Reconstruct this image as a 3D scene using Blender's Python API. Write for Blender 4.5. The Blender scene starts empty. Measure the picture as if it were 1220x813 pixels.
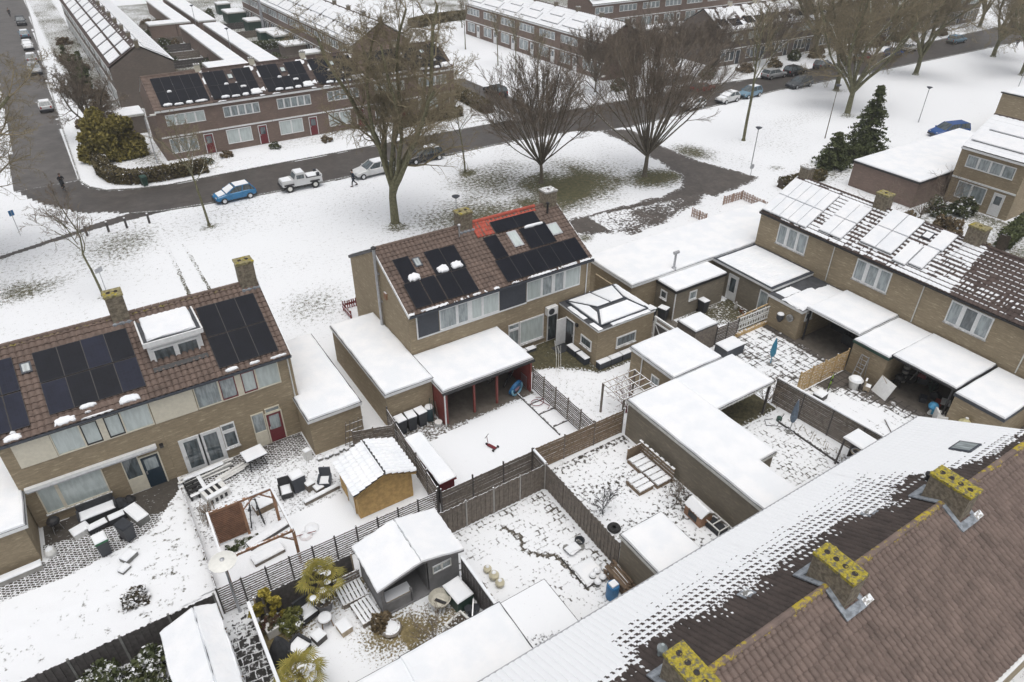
import bpy, math, random
import numpy as np
from mathutils import Vector, Matrix
R = math.radians
SC = bpy.context.scene
COL = SC.collection
OFF = {}          # world offset of every object a part can hang from
rnd = random.Random(7)

# ------------------------------------------------------------------ materials
MATS = {}
class NT:
    """tiny node-tree helper"""
    def __init__(s, name):
        m = bpy.data.materials.new(name); m.use_nodes = True
        s.m = m; s.t = m.node_tree; s.n = s.t.nodes; s.l = s.t.links
        s.b = s.n['Principled BSDF']; s.tc = s.n.new('ShaderNodeTexCoord')
    def new(s, typ, **k):
        n = s.n.new(typ)
        for a, v in k.items(): setattr(n, a, v)
        return n
    def put(s, sock, v):
        if hasattr(v, 'links'): s.l.new(v, sock)
        elif isinstance(v, (tuple, list)) and len(v) == 3 and sock.type == 'RGBA': sock.default_value = (*v, 1)
        else: sock.default_value = v
    def noise(s, scale, detail=3, rough=.55, vec=None, out='Fac', dist=0):
        n = s.new('ShaderNodeTexNoise'); n.inputs['Scale'].default_value = scale
        n.inputs['Detail'].default_value = detail; n.inputs['Roughness'].default_value = rough
        n.inputs['Distortion'].default_value = dist
        s.l.new(vec or s.tc.outputs['Object'], n.inputs['Vector']); return n.outputs[out]
    def mix(s, f, a, b, blend='MIX'):
        n = s.new('ShaderNodeMix', data_type='RGBA', blend_type=blend)
        s.put(n.inputs[0], f); s.put(n.inputs[6], a); s.put(n.inputs[7], b); return n.outputs[2]
    def math(s, op, a, b=0., c=None):
        n = s.new('ShaderNodeMath', operation=op); s.put(n.inputs[0], a); s.put(n.inputs[1], b)
        if c is not None: s.put(n.inputs[2], c)
        return n.outputs[0]
    def ramp(s, v, lo, hi, a=0., b=1.):
        n = s.new('ShaderNodeMapRange'); n.interpolation_type = 'SMOOTHSTEP'
        s.put(n.inputs[0], v); n.inputs[1].default_value = lo; n.inputs[2].default_value = hi
        n.inputs[3].default_value = a; n.inputs[4].default_value = b; return n.outputs[0]
    def attr(s, name):
        n = s.new('ShaderNodeAttribute'); n.attribute_name = name; return n.outputs['Fac']
    def bump(s, h, strength=.4, dist=.02):
        n = s.new('ShaderNodeBump'); n.inputs['Strength'].default_value = strength
        n.inputs['Distance'].default_value = dist; s.l.new(h, n.inputs['Height'])
        s.l.new(n.outputs[0], s.b.inputs['Normal'])
    def up(s):
        g = s.new('ShaderNodeNewGeometry'); x = s.new('ShaderNodeSeparateXYZ')
        s.l.new(g.outputs['Normal'], x.inputs[0]); return x.outputs[2]
    def done(s, col, rough=.8, metal=0., spec=None):
        s.put(s.b.inputs['Base Color'], col); s.put(s.b.inputs['Roughness'], rough)
        s.b.inputs['Metallic'].default_value = metal
        if spec is not None: s.b.inputs['Specular IOR Level'].default_value = spec
        MATS[s.m.name] = s.m; return s.m
SNOWC = (.80, .82, .845)
def scl(c, k): return tuple(min(1, x * k) for x in c)
def basic(name, col, rough=.8, var=.18, scale=6, metal=0., bump=0., snow=0., spec=None):
    """plain colour with blotchy variation; snow>0 lets snow lie on the upward faces"""
    t = NT(name)
    f = t.ramp(t.noise(scale, 5, .6), .3, .7)
    c = t.mix(f, scl(col, 1 - var), scl(col, 1 + var))
    if bump: t.bump(t.noise(scale * 5, 4), bump)
    if snow:
        k = t.math('MULTIPLY', t.ramp(t.up(), .45, .75), t.ramp(t.noise(7, 4), .62 - snow * .5, .70 - snow * .5))
        c = t.mix(k, c, SNOWC)
    return t.done(c, rough, metal, spec)
def snow_mat():
    t = NT('snow')
    c = t.mix(t.ramp(t.noise(.8, 4), .35, .65), (.775, .80, .83), (.84, .85, .865))
    h = t.math('ADD', t.noise(2.2, 3), t.math('MULTIPLY', t.noise(26, 3), .12))
    t.bump(h, .35, .12)
    return t.done(c, .65, spec=.3)
def brick_mat(name, c1, c2, mortar, patch=None):
    t = NT(name)
    uv = t.tc.outputs['UV']
    br = t.new('ShaderNodeTexBrick'); t.l.new(uv, br.inputs['Vector'])
    br.inputs['Scale'].default_value = 1; br.inputs['Brick Width'].default_value = .22
    br.inputs['Row Height'].default_value = .065; br.inputs['Mortar Size'].default_value = .007
    br.inputs['Mortar Smooth'].default_value = .4; br.inputs['Bias'].default_value = -.1
    t.put(br.inputs['Color1'], c1); t.put(br.inputs['Color2'], c2); t.put(br.inputs['Mortar'], mortar)
    c = t.mix(t.ramp(t.noise(.55, 5, .65, uv), .3, .72), scl(c1, .72), br.outputs['Color'], 'MIX')
    c = t.mix(.62, c, br.outputs['Color'])
    # lighter and darker courses that show as streaks
    st = t.new('ShaderNodeMapping'); t.l.new(uv, st.inputs[0]); st.inputs['Scale'].default_value = (1.3, 7, 1)
    c = t.mix(t.math('MULTIPLY', t.ramp(t.noise(1.1, 4, .7, st.outputs[0]), .54, .70), .8), c, patch or scl(c2, 1.5))
    c = t.mix(t.math('MULTIPLY', t.ramp(t.noise(.9, 4, .7, st.outputs[0]), .58, .72), .35), c, scl(c1, .5))
    # damp, dirty foot and random runs of grime
    t.bump(br.outputs['Fac'], -.3, .01)
    return t.done(c, .9)
def tile_mat(name, col, lichen=None, amount=.0):
    """roof tiles: attribute 'snow' holds the lying snow"""
    t = NT(name)
    f = t.ramp(t.noise(1.3, 5, .65), .3, .72)
    c = t.mix(f, scl(col, .75), scl(col, 1.22))
    c = t.mix(t.math('MULTIPLY', t.ramp(t.noise(.45, 4, .7), .5, .7), .3), c, scl(col, .62))
    vo = t.new('ShaderNodeTexVoronoi'); vo.inputs['Scale'].default_value = 3.1
    t.l.new(t.tc.outputs['Object'], vo.inputs['Vector'])
    c = t.mix(t.math('MULTIPLY', t.ramp(vo.outputs['Color'], .2, .9), .35), c, scl(col, 1.6))
    c = t.mix(t.math('MULTIPLY', t.ramp(t.noise(24, 3, .7), .62, .7), .5), c, scl(col, 2.6))
    if lichen: c = t.mix(t.ramp(t.math('ADD', t.noise(5, 4, .7), t.attr('lichen')), .98, 1.12), c, lichen)
    c = t.mix(t.ramp(t.attr('snow'), .35, .65), c, SNOWC)
    return t.done(c, .85)
def glass_mat(name, col, rough=.06, k=.4):
    t = NT(name)
    # panes with the dim room and the odd curtain behind them
    st = t.new('ShaderNodeMapping'); t.l.new(t.tc.outputs['UV'], st.inputs[0]); st.inputs['Scale'].default_value = (3, .6, 1)
    c = t.mix(t.ramp(t.noise(1.7, 3, .6, st.outputs[0]), .35, .65), scl(col, 1-k), scl(col, 1+k))
    return t.done(c, rough, spec=.9)
def cover_mat(name, base_fn, k=1.0, nscale=9, rough=.85, joint=None, detail=5, n2=None):
    """ground surface with snow lying on it; attribute 'cov' 0 bare .. 1 buried"""
    t = NT(name)
    base, jm = base_fn(t)
    n = t.noise(nscale, detail, .62)
    if n2: n = t.math('ADD', t.math('MULTIPLY', n, .5), t.math('MULTIPLY', t.noise(n2, 5, .7), .55))
    v = t.math('ADD', t.math('MULTIPLY', t.math('SUBTRACT', n, .5), 2.4 * k), t.attr('cov'))
    if joint and jm is not None: v = t.math('ADD', v, t.math('MULTIPLY', jm, joint))
    f = t.ramp(v, .30, .68)
    c = t.mix(f, base, SNOWC)
    t.bump(t.math('ADD', f, t.math('MULTIPLY', t.noise(3, 3), .6)), .5, .05)
    r = t.math('ADD', rough, t.math('MULTIPLY', f, .7 - rough))
    return t.done(c, r, spec=.35)
def b_noise(c1, c2, sc, sc2=None):
    def fn(t):
        c = t.mix(t.ramp(t.noise(sc, 6, .7), .35, .65), c1, c2)
        if sc2: c = t.mix(t.math('MULTIPLY', t.ramp(t.noise(sc2, 3), .4, .7), .5), c, scl(c1, .6))
        return c, None
    return fn
def b_brick(c1, c2, mortar, w, h, m, rot=0., offset=.5, wob=.25):
    def fn(t):
        mp = t.new('ShaderNodeMapping'); t.l.new(t.tc.outputs['Object'], mp.inputs[0])
        mp.inputs['Rotation'].default_value = (0, 0, rot)
        # wobble so that joints are not ruler-straight
        wv = t.new('ShaderNodeVectorMath', operation='MULTIPLY_ADD'); t.l.new(t.noise(1.6, 3, .6, None, 'Color'), wv.inputs[0]); wv.inputs[1].default_value = (wob, wob, 0); t.l.new(mp.outputs[0], wv.inputs[2])
        br = t.new('ShaderNodeTexBrick'); t.l.new(wv.outputs[0], br.inputs['Vector'])
        br.offset = offset
        br.inputs['Scale'].default_value = 1; br.inputs['Brick Width'].default_value = w
        br.inputs['Row Height'].default_value = h; br.inputs['Mortar Size'].default_value = m
        br.inputs['Mortar Smooth'].default_value = .5
        t.put(br.inputs['Color1'], c1); t.put(br.inputs['Color2'], c2); t.put(br.inputs['Mortar'], mortar)
        return br.outputs['Color'], br.outputs['Fac']
    return fn
def foliage_mat(name, a, b, snow=0.):
    t = NT(name)
    c = t.mix(t.ramp(t.noise(1.6, 3, .7), .35, .65), a, b)
    c = t.mix(t.math('MULTIPLY', t.noise(14, 2), .6), c, scl(b, 1.35))
    if snow:
        c = t.mix(t.math('MULTIPLY', t.ramp(t.up(), .5, .8), t.ramp(t.noise(2.5, 4), .68 - snow * .4, .74 - snow * .4)), c, SNOWC)
    return t.done(c, .7, spec=.25)
def solar_mat(name, col, rough=.45):
    t = NT(name)
    br = t.new('ShaderNodeTexBrick'); t.l.new(t.tc.outputs['UV'], br.inputs['Vector']); br.offset = 0
    br.inputs['Scale'].default_value = 1; br.inputs['Brick Width'].default_value = .16
    br.inputs['Row Height'].default_value = .16; br.inputs['Mortar Size'].default_value = .003
    t.put(br.inputs['Color1'], col); t.put(br.inputs['Color2'], scl(col, 1.35)); t.put(br.inputs['Mortar'], scl(col, 2.2))
    c = t.mix(t.math('MULTIPLY', t.ramp(t.noise(1.2, 4), .4, .7), .5), br.outputs['Color'], scl(col, 2.0))
    return t.done(c, rough, spec=.1)

SNOW = snow_mat()
BUFF = brick_mat('buff_brick', (.280, .222, .142), (.365, .296, .194), (.31, .265, .2), (.54, .45, .31))
GREYB = brick_mat('weathered_brick', (.20, .172, .13), (.255, .22, .165), (.22, .20, .165), (.34, .295, .22))
REDB = brick_mat('brown_brick', (.178, .128, .104), (.225, .160, .13), (.21, .17, .15), (.28, .20, .165))
DARKB = brick_mat('dark_brick', (.150, .125, .108), (.195, .16, .135), (.15, .13, .11), (.2, .16, .13))
TILEB = tile_mat('brown_tile', (.130, .094, .077), (.23, .20, .04))
TILER = tile_mat('red_tile', (.36, .075, .05))
TILED = tile_mat('dark_tile', (.048, .037, .033), (.40, .31, .03))
TILEL = tile_mat('weathered_tile', (.150, .112, .096), (.40, .31, .03))
TILEC = tile_mat('near_black_tile', (.070, .050, .044))
WHITE = basic('white_paint', (.74, .75, .75), .45, .06)
CREAM = basic('cream_paint', (.64, .60, .49), .5, .06)
WHITEW = basic('white_weathered', (.60, .60, .57), .6, .12, snow=.6)
ANTHR = basic('anthracite_panel', (.045, .052, .066), .55, .12)
BLACK = basic('black_trim', (.018, .018, .02), .5, .2)
LEAD = basic('lead_flashing', (.24, .265, .295), .6, .4, 5)
ZINC = basic('zinc', (.42, .43, .45), .4, .15, metal=.6)
BITUM = basic('bitumen', (.055, .058, .065), .7, .25, 2)
GLASS = glass_mat('window_glass', (.085, .105, .115), .05)
GLASSC = glass_mat('curtained_glass', (.47, .53, .52), .15, .09)
GLASSW = glass_mat('light_glass', (.27, .31, .32), .1, .3)
SOLAR = solar_mat('solar_cells', (.006, .007, .011))
SOLARB = solar_mat('bluish_solar_cells', (.011, .013, .024))
WOODG = basic('grey_wood', (.175, .150, .125), .85, .28, 5, snow=.45)
WOODD = basic('dark_wood', (.085, .078, .075), .85, .25, 5, snow=.35)
WOODB = basic('brown_wood', (.20, .145, .095), .8, .25, 5, snow=.4)
SLATR = basic('red_brown_slats', (.24, .125, .075), .75, .2, 3)
WOODR = basic('reddish_wood', (.30, .165, .095), .75, .25, 4, snow=.35)
WOODY = basic('yellow_wood', (.46, .30, .115), .7, .2, 4)
LARCH = basic('larch_slats', (.48, .33, .15), .7, .2, 4, snow=.25)
WOODP = basic('pallet_wood', (.40, .33, .24), .8, .2, 5, snow=.8)
SHEDG = basic('grey_shed_wood', (.20, .20, .205), .7, .12, 3)
REDP = basic('red_paint', (.20, .042, .034), .6, .15)
DKRED = basic('dark_red_paint', (.15, .015, .022), .4, .1)
GREENP = basic('dark_green_paint', (.02, .06, .045), .5, .1)
DKBLUE = basic('navy_paint', (.012, .028, .045), .35, .1)
CONC = basic('concrete', (.36, .35, .33), .9, .15, 3, bump=.2, snow=.3)
CONCD = basic('dark_concrete', (.20, .20, .19), .9, .2, 3, snow=.2)
PLASTD = basic('dark_plastic', (.030, .034, .042), .45, .2)
PLASTW = basic('white_plastic', (.68, .68, .66), .5, .08)
GREENL = basic('green_lid', (.03, .13, .06), .5, .15)
BLUEP = basic('blue_plastic', (.02, .14, .32), .45, .1)
TEALP = basic('teal_blue_paint', (.04, .22, .34), .5, .1)
STONE = basic('chimney_brick', (.19, .162, .12), .95, .4, 7, bump=.4)
LICHENP = basic('lichened_mortar', (.24, .21, .105), .95, .5, 6, bump=.5)
def lichen_mat():
    t = NT('yellow_lichen'); c = t.mix(t.ramp(t.noise(7, 5, .7), .40, .52), (.13,.12,.095), t.mix(t.ramp(t.noise(13, 3), .35, .65), (.25,.21,.03), (.44,.36,.04)))
    t.bump(t.noise(30, 4), .6); return t.done(c, .95)
LICHEN = lichen_mat()
CLAY = basic('flue_pot', (.05, .035, .03), .9, .2)
BARK = basic('bark', (.135, .118, .09), .95, .3, 5, snow=.25)
BARKG = basic('mossy_bark', (.135, .13, .075), .95, .35, 4, snow=.3)
TWIG = basic('twigs', (.235, .197, .125), .95, .25, 2)
TWIGD = basic('dark_twigs', (.185, .150, .115), .95, .25, 2)
RUBBER = basic('rubber', (.02, .02, .021), .8, .2)
CHROME = basic('bright_metal', (.6, .61, .62), .3, .05, metal=.9)
SOIL = basic('soil', (.07, .055, .04), .95, .3, 6, snow=.2)
LAMPW = basic('lamp_white', (.72, .72, .68), .4, .05)
ORANGE = basic('orange_lamp', (.5, .12, .02), .4, .05)
REDL = basic('red_lens', (.35, .02, .02), .3, .05)
FABD = basic('dark_fabric', (.03, .032, .036), .9, .2)

# ------------------------------------------------------------------ mesh builder
class MB:
    def __init__(s): s.v = []; s.f = []; s.m = []; s.mats = []
    def mi(s, mat):
        if mat not in s.mats: s.mats.append(mat)
        return s.mats.index(mat)
    def poly(s, pts, mat):
        i = len(s.v); s.v += [tuple(p) for p in pts]; s.f.append(tuple(range(i, i + len(pts)))); s.m.append(s.mi(mat)); return s
    def hexa(s, b, t, mat, top=None, bot=True):
        """b, t: 4 bottom and 4 top corners, counter-clockwise from above"""
        i = len(s.v); s.v += [tuple(p) for p in b] + [tuple(p) for p in t]
        fs = [(i, i+1, i+5, i+4), (i+1, i+2, i+6, i+5), (i+2, i+3, i+7, i+6), (i+3, i, i+4, i+7), (i+4, i+5, i+6, i+7), (i+3, i+2, i+1, i)]
        k = s.mi(mat); kt = s.mi(top) if top else k
        s.f += fs; s.m += [k, k, k, k, kt, k]; return s
    def box(s, x0, y0, z0, x1, y1, z1, mat, top=None):
        x0, x1 = sorted((x0, x1)); y0, y1 = sorted((y0, y1)); z0, z1 = sorted((z0, z1))
        return s.hexa([(x0,y0,z0),(x1,y0,z0),(x1,y1,z0),(x0,y1,z0)], [(x0,y0,z1),(x1,y0,z1),(x1,y1,z1),(x0,y1,z1)], mat, top)
    def obox(s, c, sz, rz, mat, top=None, taper=1.):
        ca, sa = math.cos(rz), math.sin(rz)
        def P(x, y, z): return (c[0] + x*ca - y*sa, c[1] + x*sa + y*ca, c[2] + z)
        a, b, h = sz[0]/2, sz[1]/2, sz[2]; k = taper
        return s.hexa([P(-a,-b,0),P(a,-b,0),P(a,b,0),P(-a,b,0)], [P(-a*k,-b*k,h),P(a*k,-b*k,h),P(a*k,b*k,h),P(-a*k,b*k,h)], mat, top)
    def beam(s, p, q, w, h, mat, top=None):
        """square bar from p to q: w across, h up"""
        p, q = Vector(p), Vector(q); d = (q - p).normalized()
        up = Vector((0,0,1)) if abs(d.z) < .95 else Vector((0,1,0))
        x = d.cross(up).normalized(); u = x.cross(d).normalized()
        x *= w/2; u *= h/2
        return s.hexa([p-x-u, p+x-u, q+x-u, q-x-u], [p-x+u, p+x+u, q+x+u, q-x+u], mat, top)
    def tube(s, pts, rad, n, mat, cap=True):
        pts = [Vector(p) for p in pts]
        if not isinstance(rad, (list, tuple)): rad = [rad]*len(pts)
        k = s.mi(mat); i0 = len(s.v)
        for j, p in enumerate(pts):
            d = (pts[min(j+1, len(pts)-1)] - pts[max(j-1, 0)]).normalized()
            a = d.cross(Vector((0,0,1)) if abs(d.z) < .9 else Vector((1,0,0))).normalized(); b = d.cross(a)
            for t in range(n):
                an = 2*math.pi*t/n; s.v.append(tuple(p + (a*math.cos(an) + b*math.sin(an))*rad[j]))
        for j in range(len(pts)-1):
            for t in range(n):
                a = i0 + j*n + t; b = i0 + j*n + (t+1) % n; s.f.append((a, a+n, b+n, b)); s.m.append(k)
        if cap:
            s.f.append(tuple(i0 + t for t in range(n))); s.m.append(k)
            e = i0 + (len(pts)-1)*n; s.f.append(tuple(e + t for t in reversed(range(n)))); s.m.append(k)
        return s
    def lathe(s, c, prof, n, mat, top=None):
        k = s.mi(mat); i0 = len(s.v)
        for r, z in prof:
            for t in range(n):
                an = 2*math.pi*t/n; s.v.append((c[0]+r*math.cos(an), c[1]+r*math.sin(an), c[2]+z))
        for j in range(len(prof)-1):
            for t in range(n):
                a = i0+j*n+t; b = i0+j*n+(t+1) % n; s.f.append((a, b, b+n, a+n)); s.m.append(k)
        e = i0+(len(prof)-1)*n
        s.f.append(tuple(e+t for t in range(n))); s.m.append(s.mi(top) if top else k)
        s.f.append(tuple(i0+t for t in reversed(range(n)))); s.m.append(k); return s
    def prism(s, pts, z0, z1, mat, top=None):
        n = len(pts); i = len(s.v)
        s.v += [(x, y, z0) for x, y in pts] + [(x, y, z1) for x, y in pts]
        k = s.mi(mat)
        for t in range(n): u = (t+1) % n; s.f.append((i+t, i+u, i+n+u, i+n+t)); s.m.append(k)
        s.f.append(tuple(i+n+t for t in range(n))); s.m.append(s.mi(top) if top else k)
        s.f.append(tuple(i+t for t in reversed(range(n)))); s.m.append(k); return s
    def slab(s, x0, y0, x1, y1, z, h, mat=None, bev=.05, jit=0.):
        """a pillow of snow on a flat rectangle, edges rounded"""
        mat = mat or SNOW; x0, x1 = sorted((x0, x1)); y0, y1 = sorted((y0, y1))
        b = min(bev, (x1-x0)*.3, (y1-y0)*.3)
        rings = [(0, 0), (-.02, h*.45), (b*.4, h*.85), (b*1.2, h)]
        i = len(s.v); k = s.mi(mat); nx = max(1, int((x1-x0)/.35)); ny = max(1, int((y1-y0)/.35)); cnt = 2*(nx+ny)
        for d, dz in rings:
            X0, X1, Y0, Y1 = x0+d, x1-d, y0+d, y1-d
            pp = [(X0+(X1-X0)*t/nx, Y0) for t in range(nx)] + [(X1, Y0+(Y1-Y0)*t/ny) for t in range(ny)] + \
                 [(X1-(X1-X0)*t/nx, Y1) for t in range(nx)] + [(X0, Y1-(Y1-Y0)*t/ny) for t in range(ny)]
            s.v += [(a + rnd.uniform(-jit, jit), c + rnd.uniform(-jit, jit), z+dz) for a, c in pp]
        for r in range(3):
            for t in range(cnt): u = (t+1) % cnt; s.f.append((i+r*cnt+t, i+r*cnt+u, i+(r+1)*cnt+u, i+(r+1)*cnt+t)); s.m.append(k)
        s.f.append(tuple(i+3*cnt+t for t in range(cnt))); s.m.append(k); return s
    def build(s, name, parent=None, loc=None, smooth=False):
        off = OFF[parent.name] if parent else None
        if off is None:
            if loc is None:
                a = np.array(s.v); loc = ((a[:,0].min()+a[:,0].max())/2, (a[:,1].min()+a[:,1].max())/2, a[:,2].min())
            off = Vector(loc)
        me = bpy.data.meshes.new(name)
        me.from_pydata([(v[0]-off[0], v[1]-off[1], v[2]-off[2]) for v in s.v], [], s.f)
        for m in s.mats: me.materials.append(m)
        me.polygons.foreach_set('material_index', s.m)
        if smooth: me.polygons.foreach_set('use_smooth', [True]*len(s.f))
        uv_box(me); me.update()
        o = bpy.data.objects.new(name, me); COL.objects.link(o); OFF[o.name] = Vector(off)
        if parent: o.parent = parent
        else: o.location = off
        return o
def uv_box(me):
    """UVs in metres: u along the face, v up it"""
    n = len(me.loops)
    if not n: return
    uv = me.uv_layers.new(name='UVMap')
    co = np.empty(len(me.vertices)*3); me.vertices.foreach_get('co', co); co = co.reshape(-1, 3)
    li = np.empty(n, int); me.loops.foreach_get('vertex_index', li)
    nf = len(me.polygons); tot = np.empty(nf, int); me.polygons.foreach_get('loop_total', tot)
    nr = np.empty(nf*3); me.polygons.foreach_get('normal', nr); nr = nr.reshape(-1, 3)
    N = np.repeat(nr, tot, 0); P = co[li]
    flat = np.abs(N[:,2]) > .93
    u = np.stack([-N[:,1], N[:,0], np.zeros(n)], 1); u[flat] = (1,0,0)
    u /= np.linalg.norm(u, axis=1)[:,None] + 1e-9
    v = np.cross(N, u)
    out = np.stack([(P*u).sum(1), (P*v).sum(1)], 1)
    uv.data.foreach_set('uv', out.ravel())
def tag(o, label=None, cat=None, group=None, kind=None):
    if label: o['label'] = label
    if cat: o['category'] = cat
    if group: o['group'] = group
    if kind: o['kind'] = kind
    return o
def thing(name, label, cat, loc, group=None):
    o = bpy.data.objects.new(name, None); COL.objects.link(o); o.location = loc; o.empty_display_size = .2
    OFF[o.name] = Vector(loc); return tag(o, label, cat, group)
def dup(root, loc, rz=0., label=None, group=None, swap=None):
    """copy a thing with its parts and sub-parts"""
    def cp(o, par):
        c = o.copy(); COL.objects.link(c)
        if par: c.parent = par; c.matrix_parent_inverse = Matrix()
        if swap and o.type == 'MESH' and any(m in swap for m in o.data.materials):
            c.data = o.data.copy()
            for i, m in enumerate(c.data.materials):
                if m in swap: c.data.materials[i] = swap[m]
        for ch in o.children: cp(ch, c)
        return c
    c = cp(root, None); c.location = loc; c.rotation_euler = (0, 0, rz)
    if label: c['label'] = label
    if group: c['group'] = group
    return c
def arr_mesh(name, verts, quads, mats, parent=None, loc=None, attrs=None, mi=None, smooth=True, uv=False):
    off = OFF[parent.name] if parent else Vector(loc)
    me = bpy.data.meshes.new(name); verts = np.asarray(verts, float) - np.array(off)
    quads = np.asarray(quads, np.int32); k = quads.shape[1]
    me.vertices.add(len(verts)); me.vertices.foreach_set('co', verts.ravel())
    me.loops.add(quads.size); me.loops.foreach_set('vertex_index', quads.ravel())
    me.polygons.add(len(quads)); me.polygons.foreach_set('loop_start', np.arange(0, quads.size, k, dtype=np.int32))
    me.polygons.foreach_set('loop_total', np.full(len(quads), k, np.int32))
    for m in mats: me.materials.append(m)
    if mi is not None: me.polygons.foreach_set('material_index', np.asarray(mi, np.int32))
    me.polygons.foreach_set('use_smooth', np.full(len(quads), smooth))
    for nm, a in (attrs or {}).items():
        at = me.attributes.new(nm, 'FLOAT', 'POINT'); at.data.foreach_set('value', np.asarray(a, np.float32))
    me.update(calc_edges=True)
    if uv: uv_box(me)
    o = bpy.data.objects.new(name, me); COL.objects.link(o); OFF[o.name] = Vector(off)
    if parent: o.parent = parent
    else: o.location = off
    return o
# value noise in numpy
def vnoise(x, y, sc, seed=0, octv=4):
    out = 0; amp = .5; tot = 0
    for o in range(octv):
        r = np.random.RandomState(seed*31+o); T = r.rand(128, 128)
        X = np.asarray(x)*sc*2**o + 37.7*o; Y = np.asarray(y)*sc*2**o + 11.3*o
        i = np.floor(X).astype(int); j = np.floor(Y).astype(int); fx = X-i; fy = Y-j
        fx = fx*fx*(3-2*fx); fy = fy*fy*(3-2*fy); i &= 127; j &= 127; i1 = (i+1) & 127; j1 = (j+1) & 127
        out = out + amp*((T[i,j]*(1-fx)+T[i1,j]*fx)*(1-fy) + (T[i,j1]*(1-fx)+T[i1,j1]*fx)*fy); tot += amp; amp *= .5
    return out/tot
def in_poly(x, y, poly):
    c = np.zeros(x.shape, bool); n = len(poly)
    for a in range(n):
        x0, y0 = poly[a]; x1, y1 = poly[(a+1) % n]
        if y0 == y1: continue
        t = ((y0 > y) != (y1 > y)) & (x < (x1-x0)*(y-y0)/(y1-y0)+x0); c ^= t
    return c
def edge_dist(x, y, poly, closed=True):
    d = np.full(x.shape, 1e9); n = len(poly)
    for a in range(n if closed else n-1):
        p = np.array(poly[a]); q = np.array(poly[(a+1) % n]); e = q-p; L = (e@e)+1e-9
        t = np.clip(((x-p[0])*e[0]+(y-p[1])*e[1])/L, 0, 1)
        d = np.minimum(d, np.hypot(x-p[0]-t*e[0], y-p[1]-t*e[1]))
    return d
def sheet(name, poly, z, res, mat, cov, parent=None, hgt=None, label=None, cat=None):
    """a ground sheet clipped to poly; cov(x,y,d) gives the snow cover 0..1 (d = distance to the edge)"""
    P = np.array(poly); x0, y0 = P.min(0); x1, y1 = P.max(0)
    nx = max(2, int(math.ceil((x1-x0)/res))+1); ny = max(2, int(math.ceil((y1-y0)/res))+1)
    gx, gy = np.meshgrid(np.linspace(x0, x1, nx), np.linspace(y0, y1, ny), indexing='ij')
    cx = (gx[:-1,:-1]+gx[1:,1:])/2; cy = (gy[:-1,:-1]+gy[1:,1:])/2
    ok = in_poly(cx, cy, poly)
    idx = np.arange(nx*ny).reshape(nx, ny)
    q = np.stack([idx[:-1,:-1], idx[1:,:-1], idx[1:,1:], idx[:-1,1:]], -1)[ok]
    used = np.unique(q); mp = np.full(nx*ny, -1); mp[used] = np.arange(len(used)); q = mp[q]
    X = gx.ravel()[used]; Y = gy.ravel()[used]
    d = edge_dist(X, Y, poly)
    Z = np.full(len(X), z) + (hgt(X, Y, d) if hgt else 0)
    o = arr_mesh(name, np.stack([X, Y, Z], 1), q, [mat], parent, (float(P[:,0].mean()), float(P[:,1].mean()), 0), {'cov': np.clip(cov(X, Y, d), -1, 2)})
    if not parent: tag(o, kind='structure')
    return o
# ------------------------------------------------------------------ building kit
def FP(face, c, a, d):
    return {'S': (a, c-d), 'N': (a, c+d), 'W': (c-d, a), 'E': (c+d, a)}[face]
def fbox(mb, face, c, a0, a1, z0, z1, d0, d1, mat):
    p = FP(face, c, a0, d0); q = FP(face, c, a1, d1); return mb.box(p[0], p[1], z0, q[0], q[1], z1, mat)
def window(par, face, c, panes, z0, z1, fm=WHITE, fw=.07, sill=True, name='window', label=None, dep=.06):
    """panes: (a0, a1, glass[, frame colour]); one mesh for the frame, one for its panes"""
    m = MB(); g = MB(); A0 = min(p[0] for p in panes); A1 = max(p[1] for p in panes)
    for zz0, zz1 in ((z0, z0+fw), (z1-fw, z1)): fbox(m, face, c, A0, A1, zz0, zz1, 0, dep, fm)
    ps = sorted(panes, key=lambda p: p[0])
    for i, p in enumerate(ps):
        f2 = p[3] if len(p) > 3 else fm
        for a, b in ((p[0], p[0]+fw*.8), (p[1]-fw*.8, p[1])):
            fbox(m, face, c, a, b, z0+fw, z1-fw, 0, dep-.004, f2 if len(p) > 3 else fm)
        if len(p) > 3:
            for zz0, zz1 in ((z0+fw, z0+2*fw), (z1-2*fw, z1-fw)): fbox(m, face, c, p[0]+fw*.8, p[1]-fw*.8, zz0, zz1, 0, dep-.006, f2)
        fbox(g, face, c, p[0]+fw*.5, p[1]-fw*.5, z0+fw*.5, z1-fw*.5, 0, .014, p[2])
        if i and ps[i-1][1] < p[0]-.01: fbox(m, face, c, ps[i-1][1], p[0], z0+fw, z1-fw, 0, dep-.01, fm)
    if sill: fbox(m, face, c, A0-.05, A1+.05, z0-.06, z0-.002, 0, .13, CONC)
    w = m.build(name, par); g.build('pane', w)
    if label: w['label'] = label
    return w
def door(par, face, c, a0, a1, z0, z1, mat, fm=WHITE, glass=None, gm=None, label=None, hside=0):
    """glass: (a0,a1,z0,z1) pane inside the leaf"""
    fr = MB()
    for b0, b1 in ((a0-.07, a0), (a1, a1+.07)): fbox(fr, face, c, b0, b1, z0, z1+.07, 0, .07, fm)
    fbox(fr, face, c, a0, a1, z1, z1+.07, 0, .068, fm)
    d = MB(); fbox(d, face, c, a0, a1, z0, z1, 0, .04, mat); o = d.build('door', par)
    fr.build('door_frame', o)
    if glass:
        g = MB(); fbox(g, face, c, *glass, .02, .048, gm or GLASS); g.build('pane', o)
    h = MB(); ha = a0+.09 if hside == 0 else a1-.09
    fbox(h, face, c, ha-.03, ha+.03, z0+.95, z0+1.15, .03, .075, CHROME); h.build('handle', o)
    if label: o['label'] = label
    return o
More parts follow.
